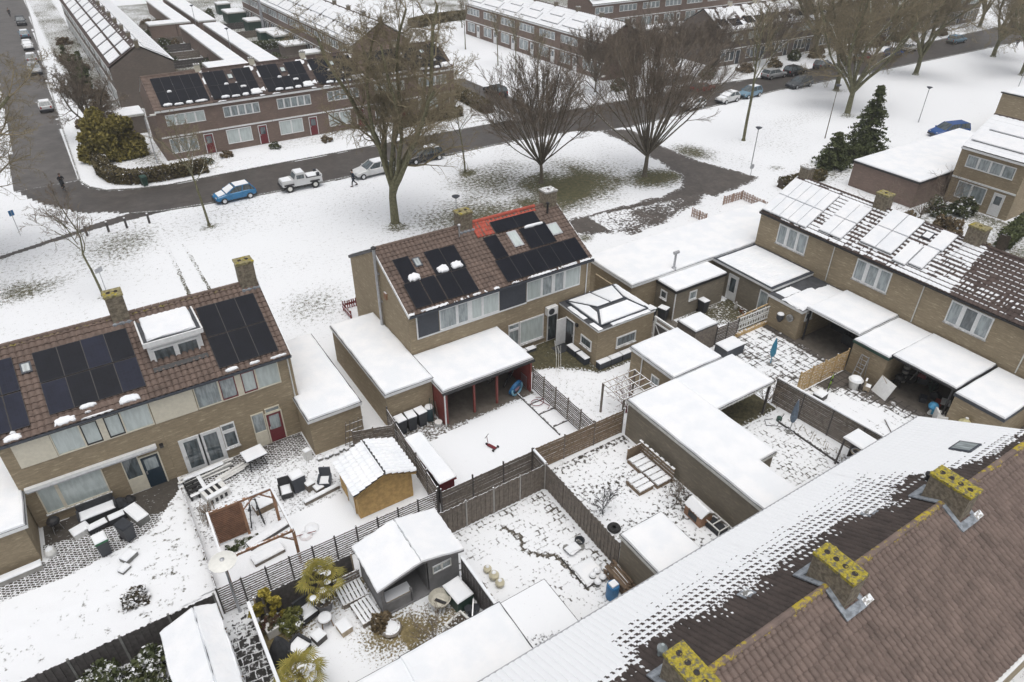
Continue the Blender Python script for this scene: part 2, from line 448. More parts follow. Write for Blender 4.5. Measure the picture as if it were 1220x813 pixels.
def slope_arrays(O, U, S, W, L, snow, tw=.3, tc=.34, nu=6, amp=.028, step=.03, lich=None):
    O, U, S = map(np.array, (O, U, S)); N = np.cross(U, S)
    ku = int(round(W/tw*nu)); u = np.linspace(0, W, ku+1)
    kc = int(math.ceil(L/tc)); ss = []
    for k in range(kc):
        for t in (0.0, .04, .35, .68, .97): ss.append((k+t)*tc)
    ss = np.array([x for x in ss if x < L-.01]+[L])
    u2, s2 = np.meshgrid(u, ss, indexing='ij')
    ph = u2/tw; t = (s2/tc) % 1.
    h = amp*2.1*(np.abs(np.sin(np.pi*ph))**.65-.6) + np.where(t < .02, 0, step*(1-t))
    # each tile sits a little differently
    rr = np.random.RandomState(3).rand(int(W/tw)+3, kc+2)
    h = h + .014*(rr[np.floor(ph).astype(int), np.floor(s2/tc).astype(int)]-.5)
    P = O + u2[...,None]*U + s2[...,None]*S
    sn = snow(u2, s2, ph % 1., t, P[...,0], P[...,1]) if snow else np.zeros_like(u2)
    sn = np.clip(sn, 0, 1)
    h = h*(1-.46*sn) + .06*sn
    P = P + (h+.03)[...,None]*N
    li = lich(u2, s2) if lich else np.zeros_like(u2)
    n1, n2 = u2.shape; ix = np.arange(n1*n2).reshape(n1, n2)
    q = np.stack([ix[:-1,:-1], ix[1:,:-1], ix[1:,1:], ix[:-1,1:]], -1).reshape(-1, 4)
    return P.reshape(-1, 3), q, sn.ravel(), li.ravel()
def tiled_roof(par, slopes, mat, name='roof'):
    V = []; Q = []; A = []; Lc = []; n = 0
    for s in slopes:
        v, q, a, l = s; V.append(v); Q.append(q+n); A.append(a); Lc.append(l); n += len(v)
    return arr_mesh(name, np.concatenate(V), np.concatenate(Q), [mat], par, None, {'snow': np.concatenate(A), 'lichen': np.concatenate(Lc)}, smooth=False)
def rpt(O, U, S, N, u, s, h): return tuple(np.array(O)+np.array(U)*u+np.array(S)*s+np.array(N)*h)
class Slope:
    def __init__(s, O, U, eave_to_ridge):
        s.O = np.array(O, float); s.U = np.array(U, float); e = np.array(eave_to_ridge, float); s.L = np.linalg.norm(e); s.S = e/s.L; s.N = np.cross(s.U, s.S)
    def pt(s, u, t, h): return tuple(s.O+s.U*u+s.S*t+s.N*h)
    def arr(s, W, snow=None, **k): return slope_arrays(s.O, s.U, s.S, W, s.L, snow, **k)
    def slab(s, mb, u0, u1, s0, s1, h0, h1, mat, top=None):
        return mb.hexa([s.pt(u0,s0,h0), s.pt(u1,s0,h0), s.pt(u1,s1,h0), s.pt(u0,s1,h0)], [s.pt(u0,s0,h1), s.pt(u1,s0,h1), s.pt(u1,s1,h1), s.pt(u0,s1,h1)], mat, top)
    def panel(s, par, u0, u1, s0, s1, mat=None, snow=0., h=.12):
        m = MB(); s.slab(m, u0, u1, s0, s1, h, h+.035, BLACK)
        s.slab(m, u0+.018, u1-.018, s0+.018, s1-.018, h+.03, h+.038, mat or SOLAR)
        o = m.build('solar_panel', par)
        if snow:
            c = MB(); s.heap(c, u0+.01, u1-.01, s0+.02, s1-.005, h+.038, snow, .03); c.build('snow_cover', o)
        return o
    def heap(s, mb, u0, u1, s0, s1, h, th, bev=.06, round_top=False, seed=0):
        """snow lying on the slope; ragged edge"""
        r = random.Random(seed+int(u0*100)); n = 14 if round_top else 0
        if round_top:
            pts = []
            for k in range(22):
                a = 2*math.pi*k/22; x = math.cos(a); y = math.sin(a)
                x = math.copysign(abs(x)**.7, x); y = math.copysign(abs(y)**(.22 if y < 0 else .9), y)
                pts.append(((u0+u1)/2+(u1-u0)/2*x*r.uniform(.84, 1.1), (s0+s1)/2+(s1-s0)/2*y*r.uniform(.74, 1.16)))
        else: pts = [(u0,s0),(u1,s0),(u1,s1),(u0,s1)]
        cu = sum(p[0] for p in pts)/len(pts); cs = sum(p[1] for p in pts)/len(pts); i = len(mb.v); k = mb.mi(SNOW); m = len(pts)
        W = max(p[0] for p in pts)-cu; Hh = max(p[1] for p in pts)-cs
        for ins, hh in ((0, 0), (bev*.3, th*.7), (bev, th)):
            for p in pts: mb.v.append(s.pt(cu+(p[0]-cu)*(1-ins/max(W, .05)), cs+(p[1]-cs)*(1-ins/max(Hh, .05)), h+hh))
        for a in range(2):
            for t in range(m): q = (t+1) % m; mb.f.append((i+a*m+t, i+a*m+q, i+(a+1)*m+q, i+(a+1)*m+t)); mb.m.append(k)
        mb.f.append(tuple(i+2*m+t for t in range(m))); mb.m.append(k)
    def roof_window(s, par, u0, u1, s0, s1, fm=None, gm=None, h=.14):
        m = MB(); fm = fm or ANTHR
        s.slab(m, u0, u1, s0, s1, .0, h, fm); o = m.build('skylight', par)
        g = MB(); s.slab(g, u0+.08, u1-.08, s0+.08, s1-.08, h-.01, h+.012, gm or GLASSW); g.build('pane', o); return o
def house_walls(par, axis, a0, a1, f, b, ze, zr, mat, base=0., name='wall'):
    """axis 'x': ridge along X between a0..a1, front plane f, back plane b"""
    m = MB(); mid = (f+b)/2
    def P(a, d, z): return (a, d, z) if axis == 'x' else (d, a, z)
    fr = [P(a0,f,base), P(a1,f,base), P(a1,f,ze), P(a0,f,ze)]; bk = [P(a1,b,base), P(a0,b,base), P(a0,b,ze), P(a1,b,ze)]
    g0 = [P(a0,b,base), P(a0,f,base), P(a0,f,ze), P(a0,mid,zr), P(a0,b,ze)]; g1 = [P(a1,f,base), P(a1,b,base), P(a1,b,ze), P(a1,mid,zr), P(a1,f,ze)]
    for p in (fr, bk, g0, g1): m.poly(p if axis == 'x' else p[::-1], mat)
    return m.build(name, par)
def gutter(par, p, q, r=.07, mat=None):
    m = MB(); m.beam(p, q, r*2, r*1.6, mat or ANTHR); return m.build('gutter', par)
def downpipe(par, x, y, z0, z1, mat=None):
    m = MB(); m.tube([(x,y,z0),(x,y,z1)], .04, 6, mat or WHITEW); return m.build('downpipe', par)
def chimney(par, x, y, sx, sy, z0, z1, pots=2, along='x', lichen=True, mat=None, lead=True):
    m = MB(); m.box(x-sx/2, y-sy/2, z0, x+sx/2, y+sy/2, z1-.12, mat or STONE); o = m.build('chimney', par)
    c = MB(); c.box(x-sx/2-.04, y-sy/2-.04, z1-.12, x+sx/2+.04, y+sy/2+.04, z1, (LICHEN if lichen == 2 else LICHENP) if lichen else CONC)
    # crumbly lichen cushions
    if lichen:
        for k in range(16 if lichen == 2 else 6):
            a = x+rnd.uniform(-sx/2, sx/2); b = y+rnd.uniform(-sy/2, sy/2)
            c.lathe((a, b, z1-.01), [(.11, 0), (.08, .02), (.03, .03)], 7, LICHEN)
    c.build('chimney_cap', o)
    for k in range(pots):
        t = (k+.5)/pots-.5; px, py = (x+t*sx*.86, y) if along == 'x' else (x, y+t*sy*.86)
        p = MB(); p.lathe((px, py, z1-.02), [(.10, 0), (.10, .05), (.075, .06), (.07, .03)], 10, CLAY, BLACK); p.build('flue_pot', o)
    return o
def flat_roof(name, label, cat, poly, h, wall, fascia=None, over=.12, group=None, snow=.13, fh=.2, walls=None, deck=None, jit=.0, z0=0., bare=None):
    """flat-roofed building from its wall outline (counter-clockwise); walls: which sides are walled (None = all)"""
    cx = sum(p[0] for p in poly)/len(poly); cy = sum(p[1] for p in poly)/len(poly)
    t = thing(name, label, cat, (cx, cy, z0), group)
    n = len(poly)
    def off(d):
        out = []
        for i in range(n):
            p0, p1, p2 = np.array(poly[i-1]), np.array(poly[i]), np.array(poly[(i+1) % n])
            e1 = (p1-p0)/np.linalg.norm(p1-p0); e2 = (p2-p1)/np.linalg.norm(p2-p1)
            n1 = np.array([e1[1], -e1[0]]); n2 = np.array([e2[1], -e2[0]])
            out.append(tuple(p1+(n1+n2)*d/(1+n1@n2)))
        return out
    w = MB()
    for i in range(n):
        if walls is not None and i not in walls: continue
        (xa, ya), (xb, yb) = poly[i], poly[(i+1) % n]
        if walls is None: w.poly([(xa,ya,z0),(xb,yb,z0),(xb,yb,h-fh+.01),(xa,ya,h-fh+.01)], wall); continue
        L = math.hypot(xb-xa, yb-ya); ex, ey = (xb-xa)/L, (yb-ya)/L; nx, ny = -ey*.12, ex*.12
        w.hexa([(xa,ya,z0),(xb,yb,z0),(xb+nx,yb+ny,z0),(xa+nx,ya+ny,z0)], [(xa,ya,h-fh),(xb,yb,h-fh),(xb+nx,yb+ny,h-fh),(xa+nx,ya+ny,h-fh)], wall)
    if w.v: w.build('wall', t)
    r = MB(); r.prism(off(over), h-fh, h, fascia or WHITEW, deck or BITUM); r.build('roof', t)
    if snow:
        s = MB(); i0 = 0
        # dense outline so that the edge can be uneven
        base = off(over-.05); ring = []
        for i in range(n):
            a, b = np.array(base[i]), np.array(base[(i+1) % n]); k = max(1, int(np.linalg.norm(b-a)/.5))
            for j in range(k): ring.append(tuple(a+(b-a)*j/k))
        c = (cx, cy); m = len(ring); k = s.mi(SNOW)
        e = [np.array([rnd.uniform(-.02, .02), rnd.uniform(-.02, .02)]) for _ in ring]
        inner1 = off(over-.08); inner2 = off(over-.2)
        def dense(bs):
            rg = []
            for i in range(n):
                a, b = np.array(bs[i]), np.array(bs[(i+1) % n]); kk = max(1, int(np.linalg.norm(np.array(base[(i+1) % n])-np.array(base[i]))/.5))
                for j in range(kk): rg.append(tuple(a+(b-a)*j/kk))
            return rg
        for rg, z in ((ring, h), (dense(inner1), h+snow*.7), (dense(inner2), h+snow)):
            s.v += [(p[0]+q[0], p[1]+q[1], z) for p, q in zip(rg, e)]
        for a in range(2):
            for q in range(m): u = (q+1) % m; s.f.append((a*m+q, a*m+u, (a+1)*m+u, (a+1)*m+q)); s.m.append(k)
        s.f.append(tuple(2*m+q for q in range(m))); s.m.append(k)
        s.build('snow_cover', t)
    return t
def rect(x0, y0, x1, y1): return [(x0,y0),(x1,y0),(x1,y1),(x0,y1)]
def sub(par, name, fn):
    m = MB(); fn(m); return m.build(name, par)

# ------------------------------------------------------------------ front houses (rows A and B face -Y)
EY, EZ, RY, RZ = 33.05, 5.58, 37.75, 8.08
WY, BY = 33.25, 42.25
def row_house(name, label, x0, x1, mat, roofmat, snow=None, lich=None):
    t = thing(name, label, 'house', ((x0+x1)/2, (WY+BY)/2, 0))
    house_walls(t, 'x', x0+.003, x1-.003, WY, BY, EZ-.02, RZ-.12, mat)
    F = Slope((x0, EY, EZ), (1,0,0), (0, RY-EY, RZ-EZ)); B = Slope((x1, 2*RY-EY, EZ), (-1,0,0), (0, EY-RY, RZ-EZ))
    tiled_roof(t, [F.arr(x1-x0, snow, lich=lich, amp=.042, step=.05), B.arr(x1-x0, lambda u, s, a, b, X, Y: np.clip(vnoise(X, Y, .6, 4)*1.6-.2, 0, 1))], roofmat)
    m = MB()
    for k in range(int((x1-x0)/.4)):
        a = x0+k*(x1-x0)/int((x1-x0)/.4); b = a+(x1-x0)/int((x1-x0)/.4)-.012
        m.tube([(a, RY, RZ+.03), (b, RY, RZ+.045)], .12, 8, roofmat)
    rt = m.build('ridge_tiles', t)
    sub(t, 'fascia', lambda m: (m.box(x0+.01, EY+.04, EZ-.2, x1-.01, EY+.1, EZ-.01, BLACK)))
    gutter(t, (x0, EY-.03, EZ-.05), (x1, EY-.03, EZ-.05))
    return t, F
def party(par, x): pass
def lich_ridge(L, w=.9, a=.75): return lambda u, s: np.clip((s-(L-w))/w, 0, 1)*a

# --- A, left house (cream and pale windows)
A1, S = row_house('terraced_house', 'buff brick house with pale cream panels and a white awning box, at the left edge', -6.82, -.15, BUFF, TILEB, lich=lambda u, s: np.clip((s-4.7)/.6, 0, 1)*.6)
for i in range(2):
    for j in range(2): S.panel(A1, .06+i*.77, .06+(i+1)*.77-.02, .55+j*2.0, .55+(j+1)*2.0-.06, SOLARB)
for i in range(4):
    for j in range(2): S.panel(A1, 2.43+i*1.075, 2.43+(i+1)*1.075-.012, .76+j*1.84, .76+(j+1)*1.84-.05, SOLARB if (i+j) % 3 == 0 else SOLAR)
S.roof_window(A1, 1.8, 2.28, 3.4, 4.0)
def heaps(par, S, lst):
    for k, (u0, u1, s0, s1) in enumerate(lst):
        m = MB(); S.heap(m, u0, u1, s0, s1, .06, .10, .10, True, k); m.build('snow_cover', par)
heaps(A1, S, [(.4, 1.15, .05, .42), (.7, .95, .4, .58), (2.45, 3.4, .08, .5), (3.65, 4.4, .55, .86), (5.3, 6.3, .15, .62), (3.8, 4.1, .3, .42), (3.6, 5.1, .0, .1)])
chimney(A1, -.15, 37.75, .85, .75, 7.3, 9.5, 2)
sub(A1, 'flashing', lambda m: m.box(-.63, 37.2, 7.72, .33, 37.36, 7.93, LEAD))
window(A1, 'S', WY, [(-4.72, -3.46, GLASSC), (-3.43, -2.7, GLASSC, BLACK), (-2.40, -1.68, GLASSC, BLACK), (-1.66, -.32, GLASSC)], 3.92, 5.36, CREAM, .06, False)
sub(A1, 'wall_panel', lambda m: fbox(m, 'S', WY, -6.3, -4.74, 3.9, 5.38, 0, .05, CREAM))
window(A1, 'S', WY, [(-6.24, -5.4, GLASSC), (-5.36, -3.32, GLASSC)], .7, 2.5, CREAM, .07)
sub(A1, 'awning_box', lambda m: (fbox(m, 'S', WY, -6.6, -.62, 2.56, 2.74, .02, .24, WHITE), fbox(m, 'S', WY, -6.55, -.67, 2.5, 2.56, .2, .28, ZINC)))
window(A1, 'S', WY, [(-2.42, -1.62, GLASS)], .95, 2.42, CREAM, .06, False)
sub(A1, 'wall_panel', lambda m: fbox(m, 'S', WY, -2.42, -1.62, 0.02, .93, 0, .05, CREAM))
door(A1, 'S', WY, -1.55, -.7, .02, 2.12, DKBLUE, CREAM, (-1.42, -.82, 1.2, 1.95), GLASSW)
sub(A1, 'wall_lamp', lambda m: fbox(m, 'S', WY, -.48, -.3, 2.45, 2.6, 0, .22, BLACK))
# --- A, right house (dormer, dark red frames)
A2, S = row_house('terraced_house', 'buff brick house with white box dormer, dark red door and window frames', -.15, 7.05, BUFF, TILEB, lich=lambda u, s: np.clip((s-4.7)/.6, 0, 1)*.6)
for i in range(3):
    for j in range(2): S.panel(A2, 3.55+i*1.05, 3.55+(i+1)*1.05-.012, .45+j*2.02, .45+(j+1)*2.02-.05, SOLAR)
chimney(A2, 6.55, 37.75, .9, .75, 7.3, 9.5, 2)
sub(A2, 'flashing', lambda m: m.box(6.05, 37.2, 7.72, 7.05, 37.36, 7.93, LEAD))
heaps(A2, S, [(3.75, 4.45, .1, .36), (5.0, 5.6, .12, .3), (6.1, 7.0, .05, .22)])
D = MB()
D.hexa([(.48,34.85,6.02),(3.12,34.85,6.02),(3.12,37.3,7.2),(.48,37.3,7.2)], [(.48,34.85,7.55),(3.12,34.85,7.55),(3.12,37.3,7.62),(.48,37.3,7.62)], WHITE)
dm = D.build('dormer', A2)
sub(dm, 'dormer_roof', lambda m: (m.box(.34, 34.62, 7.55, 3.28, 37.4, 7.78, WHITE, BITUM), m.box(.34, 34.62, 7.781, .42, 37.4, 7.84, WHITE), m.box(3.2, 34.62, 7.781, 3.28, 37.4, 7.84, WHITE), m.box(.42, 34.62, 7.781, 3.2, 34.7, 7.82, WHITE)))
sub(dm, 'snow_cover', lambda m: m.slab(.62, 34.9, 3.0, 37.3, 7.781, .13, jit=.03))
window(dm, 'S', 34.85, [(.66, 1.78, GLASS), (1.82, 2.94, GLASS)], 6.15, 7.3, WHITE, .12, False)
sub(A2, 'flashing', lambda m: m.hexa([S.pt(.6,1.35,.05), S.pt(3.3,1.35,.05), S.pt(3.3,1.62,.05), S.pt(.6,1.62,.05)], [S.pt(.6,1.35,.1), S.pt(3.3,1.35,.1), S.pt(3.3,1.62,.1), S.pt(.6,1.62,.1)], BLACK))
sub(A2, 'wall_panel', lambda m: fbox(m, 'S', WY, -.28, 1.82, 3.9, 5.38, 0, .05, CREAM))
window(A2, 'S', WY, [(1.86, 3.1, GLASSW), (3.14, 3.95, GLASSW, DKRED), (4.28, 5.0, GLASSC, DKRED), (5.04, 6.3, GLASSC)], 3.92, 5.38, CREAM, .06, False)
door(A2, 'S', WY, .47, 1.45, .05, 2.3, WHITE, WHITE, (.62, 1.32, .3, 2.15), GLASS)
door(A2, 'S', WY, 1.52, 2.5, .05, 2.3, WHITE, WHITE, (1.65, 2.35, .3, 2.15), GLASS, hside=0)
window(A2, 'S', WY, [(2.6, 3.34, GLASS)], .72, 1.9, WHITE, .1); window(A2, 'S', WY, [(2.6, 3.34, GLASS)], 1.93, 2.42, WHITE, .08, False)
window(A2, 'S', WY, [(4.25, 4.95, GLASSW)], 1.0, 2.4, CREAM, .06, False)
sub(A2, 'wall_panel', lambda m: fbox(m, 'S', WY, 4.25, 4.95, .02, .98, 0, .05, CREAM))
door(A2, 'S', WY, 5.05, 5.87, .05, 2.08, DKRED, CREAM, (5.18, 5.74, .95, 1.92), GLASSW, 'dark red back door')
window(A2, 'S', WY, [(5.05, 5.87, GLASSW)], 2.15, 2.5, CREAM, .06, False)
downpipe(A2, 6.85, WY-.07, 0, 5.45)
sub(A1, 'verge', lambda m: m.beam((-6.85, EY, EZ-.06), (-6.85, RY, RZ-.05), .05, .2, WHITE))
sub(A2, 'verge', lambda m: (m.beam((7.08, EY, EZ-.06), (7.08, RY, RZ-.05), .05, .2, WHITEW), m.beam((7.08, 2*RY-EY, EZ-.06), (7.08, RY, RZ-.05), .05, .2, WHITEW)))

# --- B, left house
def snow_b(u, s, a, b, X, Y): return np.where((s < .12) & (vnoise(X, Y, 2.5, 9) > .52), 1., 0.)
B1, S = row_house('terraced_house', 'buff brick house with a tall silver flue on its gable and brown ridge tiles', 14.25, 21.2, BUFF, TILEB, snow_b, lich=lambda u, s: np.clip((s-5.)/.35, 0, 1)*.55)
for u0, u1, s0, s1 in [(.6, 1.66, .34, 2.2), (.72, 1.78, 2.24, 4.1), (1.72, 2.72, .34, 2.24), (2.78, 3.84, .3, 2.15), (3.87, 4.93, .26, 2.1), (2.86, 3.92, 2.19, 4.05), (3.95, 5.01, 2.14, 4.0)]:
    S.panel(B1, u0, u1, s0, s1, SOLAR)
heaps(B1, S, [(4.35, 5.0, .02, .2), (.75, 1.6, .05, .2)])
for u0 in (1.12, 3.12, 4.12):
    m = MB(); S.heap(m, u0-.05, u0+.72, 2.2, 2.78, .16, .13, .12, True, 3); m.build('snow_cover', B1)
S.roof_window(B1, 1.92, 2.42, 3.15, 3.85)
chimney(B1, 20.7, 37.75, .95, .8, 7.3, 9.15, 2, lichen=True)
sub(B1, 'flashing', lambda m: m.box(20.15, 37.17, 7.7, 21.25, 37.34, 7.93, LEAD))
sub(B1, 'vent_pipe', lambda m: (m.tube([(20.0, 37.05, 7.6), (20.0, 37.05, 8.5)], .06, 8, ZINC), m.lathe((20.0, 37.05, 8.5), [(.12, 0), (.12, .1), (.04, .16)], 8, ZINC)))
fl = MB(); fx, fy = 14.08, 37.2
fl.tube([(fx, fy, 2.7), (fx, fy, 8.35)], .1, 10, ZINC); fl.lathe((fx, fy, 8.4), [(.05, -.06), (.17, 0), (.17, .08), (.06, .16)], 10, BLACK)
flue = fl.build('flue', B1)
for z in (4.6, 6.6): sub(flue, 'bracket', lambda m: m.box(fx-.06, fy-.14, z, fx+.18, fy+.14, z+.06, ZINC))
sub(B1, 'meter_box', lambda m: m.box(14.15, 36.2, 5.2, 14.25, 36.55, 5.65, WOODR))
sub(B1, 'verge', lambda m: (m.beam((14.22, EY, EZ-.06), (14.22, RY, RZ-.05), .05, .2, WHITE), m.beam((14.22, 2*RY-EY, EZ-.06), (14.22, RY, RZ-.05), .05, .2, BLACK)))
sub(B1, 'wall_panel', lambda m: fbox(m, 'S', WY, 14.8, 16.24, 3.82, 5.3, 0, .045, ANTHR))
window(B1, 'S', WY, [(16.3, 17.52, GLASSW), (17.56, 18.36, GLASSW), (18.55, 19.37, GLASSC), (19.41, 20.64, GLASSC)], 3.82, 5.34, WHITE, .09, False)
sub(B1, 'wall_panel', lambda m: fbox(m, 'S', WY, 20.7, 21.2, 3.82, 5.3, 0, .045, ANTHR))
sub(B1, 'window_frame', lambda m: (fbox(m, 'S', WY, 14.72, 21.2, 3.72, 3.8, 0, .08, WHITE), fbox(m, 'S', WY, 14.72, 14.79, 3.8, 5.36, 0, .08, WHITE)))
# --- B, right house
B2, S = row_house('terraced_house', 'buff brick house with red ridge tiles and an air conditioner, joined to the flue house', 21.2, 28.15, BUFF, TILEB, snow_b, lich=lambda u, s: s*0)
for k in range(6): S.panel(B2, .08+k*1.085, .08+(k+1)*1.085-.012, .22, 1.98, SOLAR)
S.panel(B2, .2, 1.2, 2.05, 3.9, SOLAR)
for k in range(2): S.panel(B2, 3.0+k*1.06, 3.0+(k+1)*1.06-.012, 2.1, 3.85, SOLAR)
for k in range(2): S.panel(B2, 1.3+k*1.78, 1.3+(k+1)*1.78-.012, 3.98, 4.95, SOLAR)
S.roof_window(B2, 1.98, 2.72, 2.55, 3.85, ZINC, GLASSC); S.roof_window(B2, 5.1, 5.95, 2.6, 3.6, ZINC, GLASSC)
m = MB(); S.heap(m, 3.4, 4.9, 3.7, 3.95, .16, .1, .08, True, 5); m.build('snow_cover', B2)
heaps(B2, S, [(.3, .7, .02, .12), (1.5, 2.4, .02, .14), (3.3, 3.9, .02, .12), (4.2, 5.2, .02, .16), (4.9, 5.6, .08, .16)])
tiled_roof(B2, [slope_arrays(S.pt(-.05, 4.05, .035), S.U, S.S, 1.28, S.L-4.05, None), slope_arrays(S.pt(1.23, 4.96, .035), S.U, S.S, 3.9, S.L-4.96, None)], TILER, 'red_tiles')
sub(B2, 'red_ridge_tiles', lambda m: [m.tube([(21.2+k*.4, RY, RZ+.075), (21.59+k*.4, RY, RZ+.09)], .13, 8, TILER) for k in range(13)])
chimney(B2, 27.55, 37.75, .95, .8, 7.3, 9.15, 1, lichen=False)
sub(B2, 'vent_pipe', lambda m: (m.tube([(27.0, 37.0, 7.6), (27.0, 37.0, 8.45)], .07, 8, BLACK), m.lathe((27.0, 37.0, 8.45), [(.12, 0), (.12, .1), (.04, .16)], 8, BLACK)))
sub(B2, 'wall_panel', lambda m: fbox(m, 'S', WY, 21.2, 22.72, 3.82, 5.3, 0, .045, ANTHR))
window(B2, 'S', WY, [(22.78, 23.96, GLASSC), (24.0, 24.86, GLASSW), (25.0, 25.84, GLASSW), (25.88, 27.2, GLASSC)], 3.8, 5.34, WHITE, .09, False)
sub(B2, 'window_frame', lambda m: fbox(m, 'S', WY, 21.2, 22.76, 3.72, 3.8, 0, .08, WHITE))
window(B2, 'S', WY, [(22.26, 24.24, GLASSC)], .5, 2.42, WHITE, .1)
window(B2, 'S', WY, [(21.36, 22.22, GLASSW)], .5, 1.95, WHITE, .08, False); window(B2, 'S', WY, [(21.36, 22.22, GLASSW)], 1.98, 2.42, WHITE, .07, False)
door(B2, 'S', WY, 24.62, 25.36, .05, 2.2, ANTHR, WHITE, (24.75, 25.25, .25, 2.0), GLASS)
ac = MB(); fbox(ac, 'S', WY, 24.3, 25.15, 2.35, 2.95, .08, .42, WHITE); aco = ac.build('air_conditioner', B2)
g = MB(); g.tube([(24.62, WY-.42, 2.65), (24.62, WY-.435, 2.65)], .24, 16, PLASTD); g.build('fan_grille', aco)
downpipe(B2, 27.75, WY-.08, 2.8, 5.4, WHITE)
sub(B2, 'verge', lambda m: (m.beam((28.18, EY, EZ-.06), (28.18, RY, RZ-.05), .05, .2, WOODG), m.beam((28.18, 2*RY-EY, EZ-.06), (28.18, RY, RZ-.05), .05, .2, WOODG)))

# --- C row, facing -X
CE, CZ, CRX, CRZ, CWX, CBX = 44.1, 5.58, 47.95, 7.66, 44.3, 51.6
def rowc(label, y0, y1, snowf):
    t = thing('terraced_house', label, 'house', ((CWX+CBX)/2, (y0+y1)/2, 0))
    house_walls(t, 'y', y0+.003, y1-.003, CWX, CBX, CZ-.02, CRZ-.1, BUFF)
    F = Slope((CE, y1, CZ), (0,-1,0), (CRX-CE, 0, CRZ-CZ)); B = Slope((2*CRX-CE, y0, CZ), (0,1,0), (CE-CRX, 0, CRZ-CZ))
    tiled_roof(t, [F.arr(y1-y0, snowf), B.arr(y1-y0, lambda u, s, a, b, X, Y: np.where(s < 1.6, np.where(a*.7+vnoise(X, Y, 1., 5)*1.1 > .55, 1, 0), np.where((b > .6) & (vnoise(X, Y, 1.4, 5) > .57), .9, 0)))], TILEC)
    sub(t, 'ridge_tiles', lambda m: [m.tube([(CRX, y0+k*.4, CRZ+.03), (CRX, y0+k*.4+.388, CRZ+.045)], .12, 8, TILEC) for k in range(int((y1-y0)/.4))])
    gutter(t, (CE-.03, y0, CZ-.05), (CE-.03, y1, CZ-.05), mat=BLACK)
    window(t, 'W', CWX, [(y1-4.5, y1-3.66, GLASSW), (y1-3.6, y1-2.76, GLASS if y1 < 20 else GLASSW), (y1-2.66, y1-1.86, GLASSW)], 3.68, 5.28, WHITE, .1)
    downpipe(t, CWX-.06, y0+.02, 2.6, 5.4)
    return t, F
def dash(th):   # snow that stays as a short dash on each tile
    return lambda u, s, a, b, X, Y: np.where((b > .68) & (b < .99) & (np.abs(a-.45) < .2+.36*vnoise(X, Y, 2.2, 26)) & (vnoise(X, Y, .8, 6)+.3*(vnoise(X, Y, 5., 16)-.5) > th), 1., 0.)
def mixed(u, s, a, b, X, Y):
    n = vnoise(X, Y, .7, 8)+.25*(vnoise(X, Y, 4., 18)-.5); return np.where((n > .52) & ((b > .12)), 1., np.where((b > .6) & (np.abs(a-.45) < .28+.36*vnoise(X, Y, 2.2, 27)), 1., 0.))
C1, S = rowc('buff brick end house with a wide snow-covered panel field, next to the big garage roof', 25.6, 32.35, mixed)
def snowpanels(par, S, lst):
    for a in lst: S.panel(par, *a[:4], SOLAR, snow=.11)
snowpanels(C1, S, [(.08+k*.81, .08+(k+1)*.81-.008, .15+j*1.9, .15+(j+1)*1.9-.02) for k in range(5) for j in range(2)])
snowpanels(C1, S, [(5.0+k*.95, 5.0+(k+1)*.95-.01, .45+j*1.68, .45+(j+1)*1.68-.02) for k in range(2) for j in range(2)])
chimney(C1, CRX+.05, 25.2, .75, .95, 7.2, 8.75, 1, lichen=True); chimney(C1, CRX+.2, 31.9, .7, .8, 7.2, 8.6, 0, lichen=False)
C2, S = rowc('buff brick middle house with two snow-covered panel pairs around a small skylight', 18.85, 25.6, mixed)
snowpanels(C2, S, [(1.3+k*1.2, 1.3+(k+1)*1.2-.02, .92+j*1.78, .92+(j+1)*1.78-.02) for k in range(2) for j in range(2)])
snowpanels(C2, S, [(4.0, 4.95, .55, 2.5), (5.0, 5.98, .8, 2.62), (5.05, 6.1, 2.65, 4.3)])
S.roof_window(C2, 4.2, 4.85, 3.2, 3.85, None, SNOW)
chimney(C2, CRX+.05, 18.55, .75, 1.05, 7.2, 8.8, 1, lichen=True)
C3, S = rowc('buff brick house under a dark roof half covered in snow dashes, right of both chimneys', 12.1, 18.85, lambda u, s, a, b, X, Y: np.where(u < 1.0+1.2*vnoise(X, Y, .6, 2)-s*.12, mixed(u, s, a, b, X, Y), dash(.3)(u, s, a, b, X, Y)))
C4, S = rowc('buff brick house whose dash-striped roof leaves the frame at the right', 5.35, 12.1, dash(.3))
sub(C1, 'verge', lambda m: (m.beam((CE, 32.4, CZ-.06), (CRX, 32.4, CRZ-.05), .06, .22, WHITE), m.beam((2*CRX-CE, 32.4, CZ-.06), (CRX, 32.4, CRZ-.05), .06, .22, WHITE)))

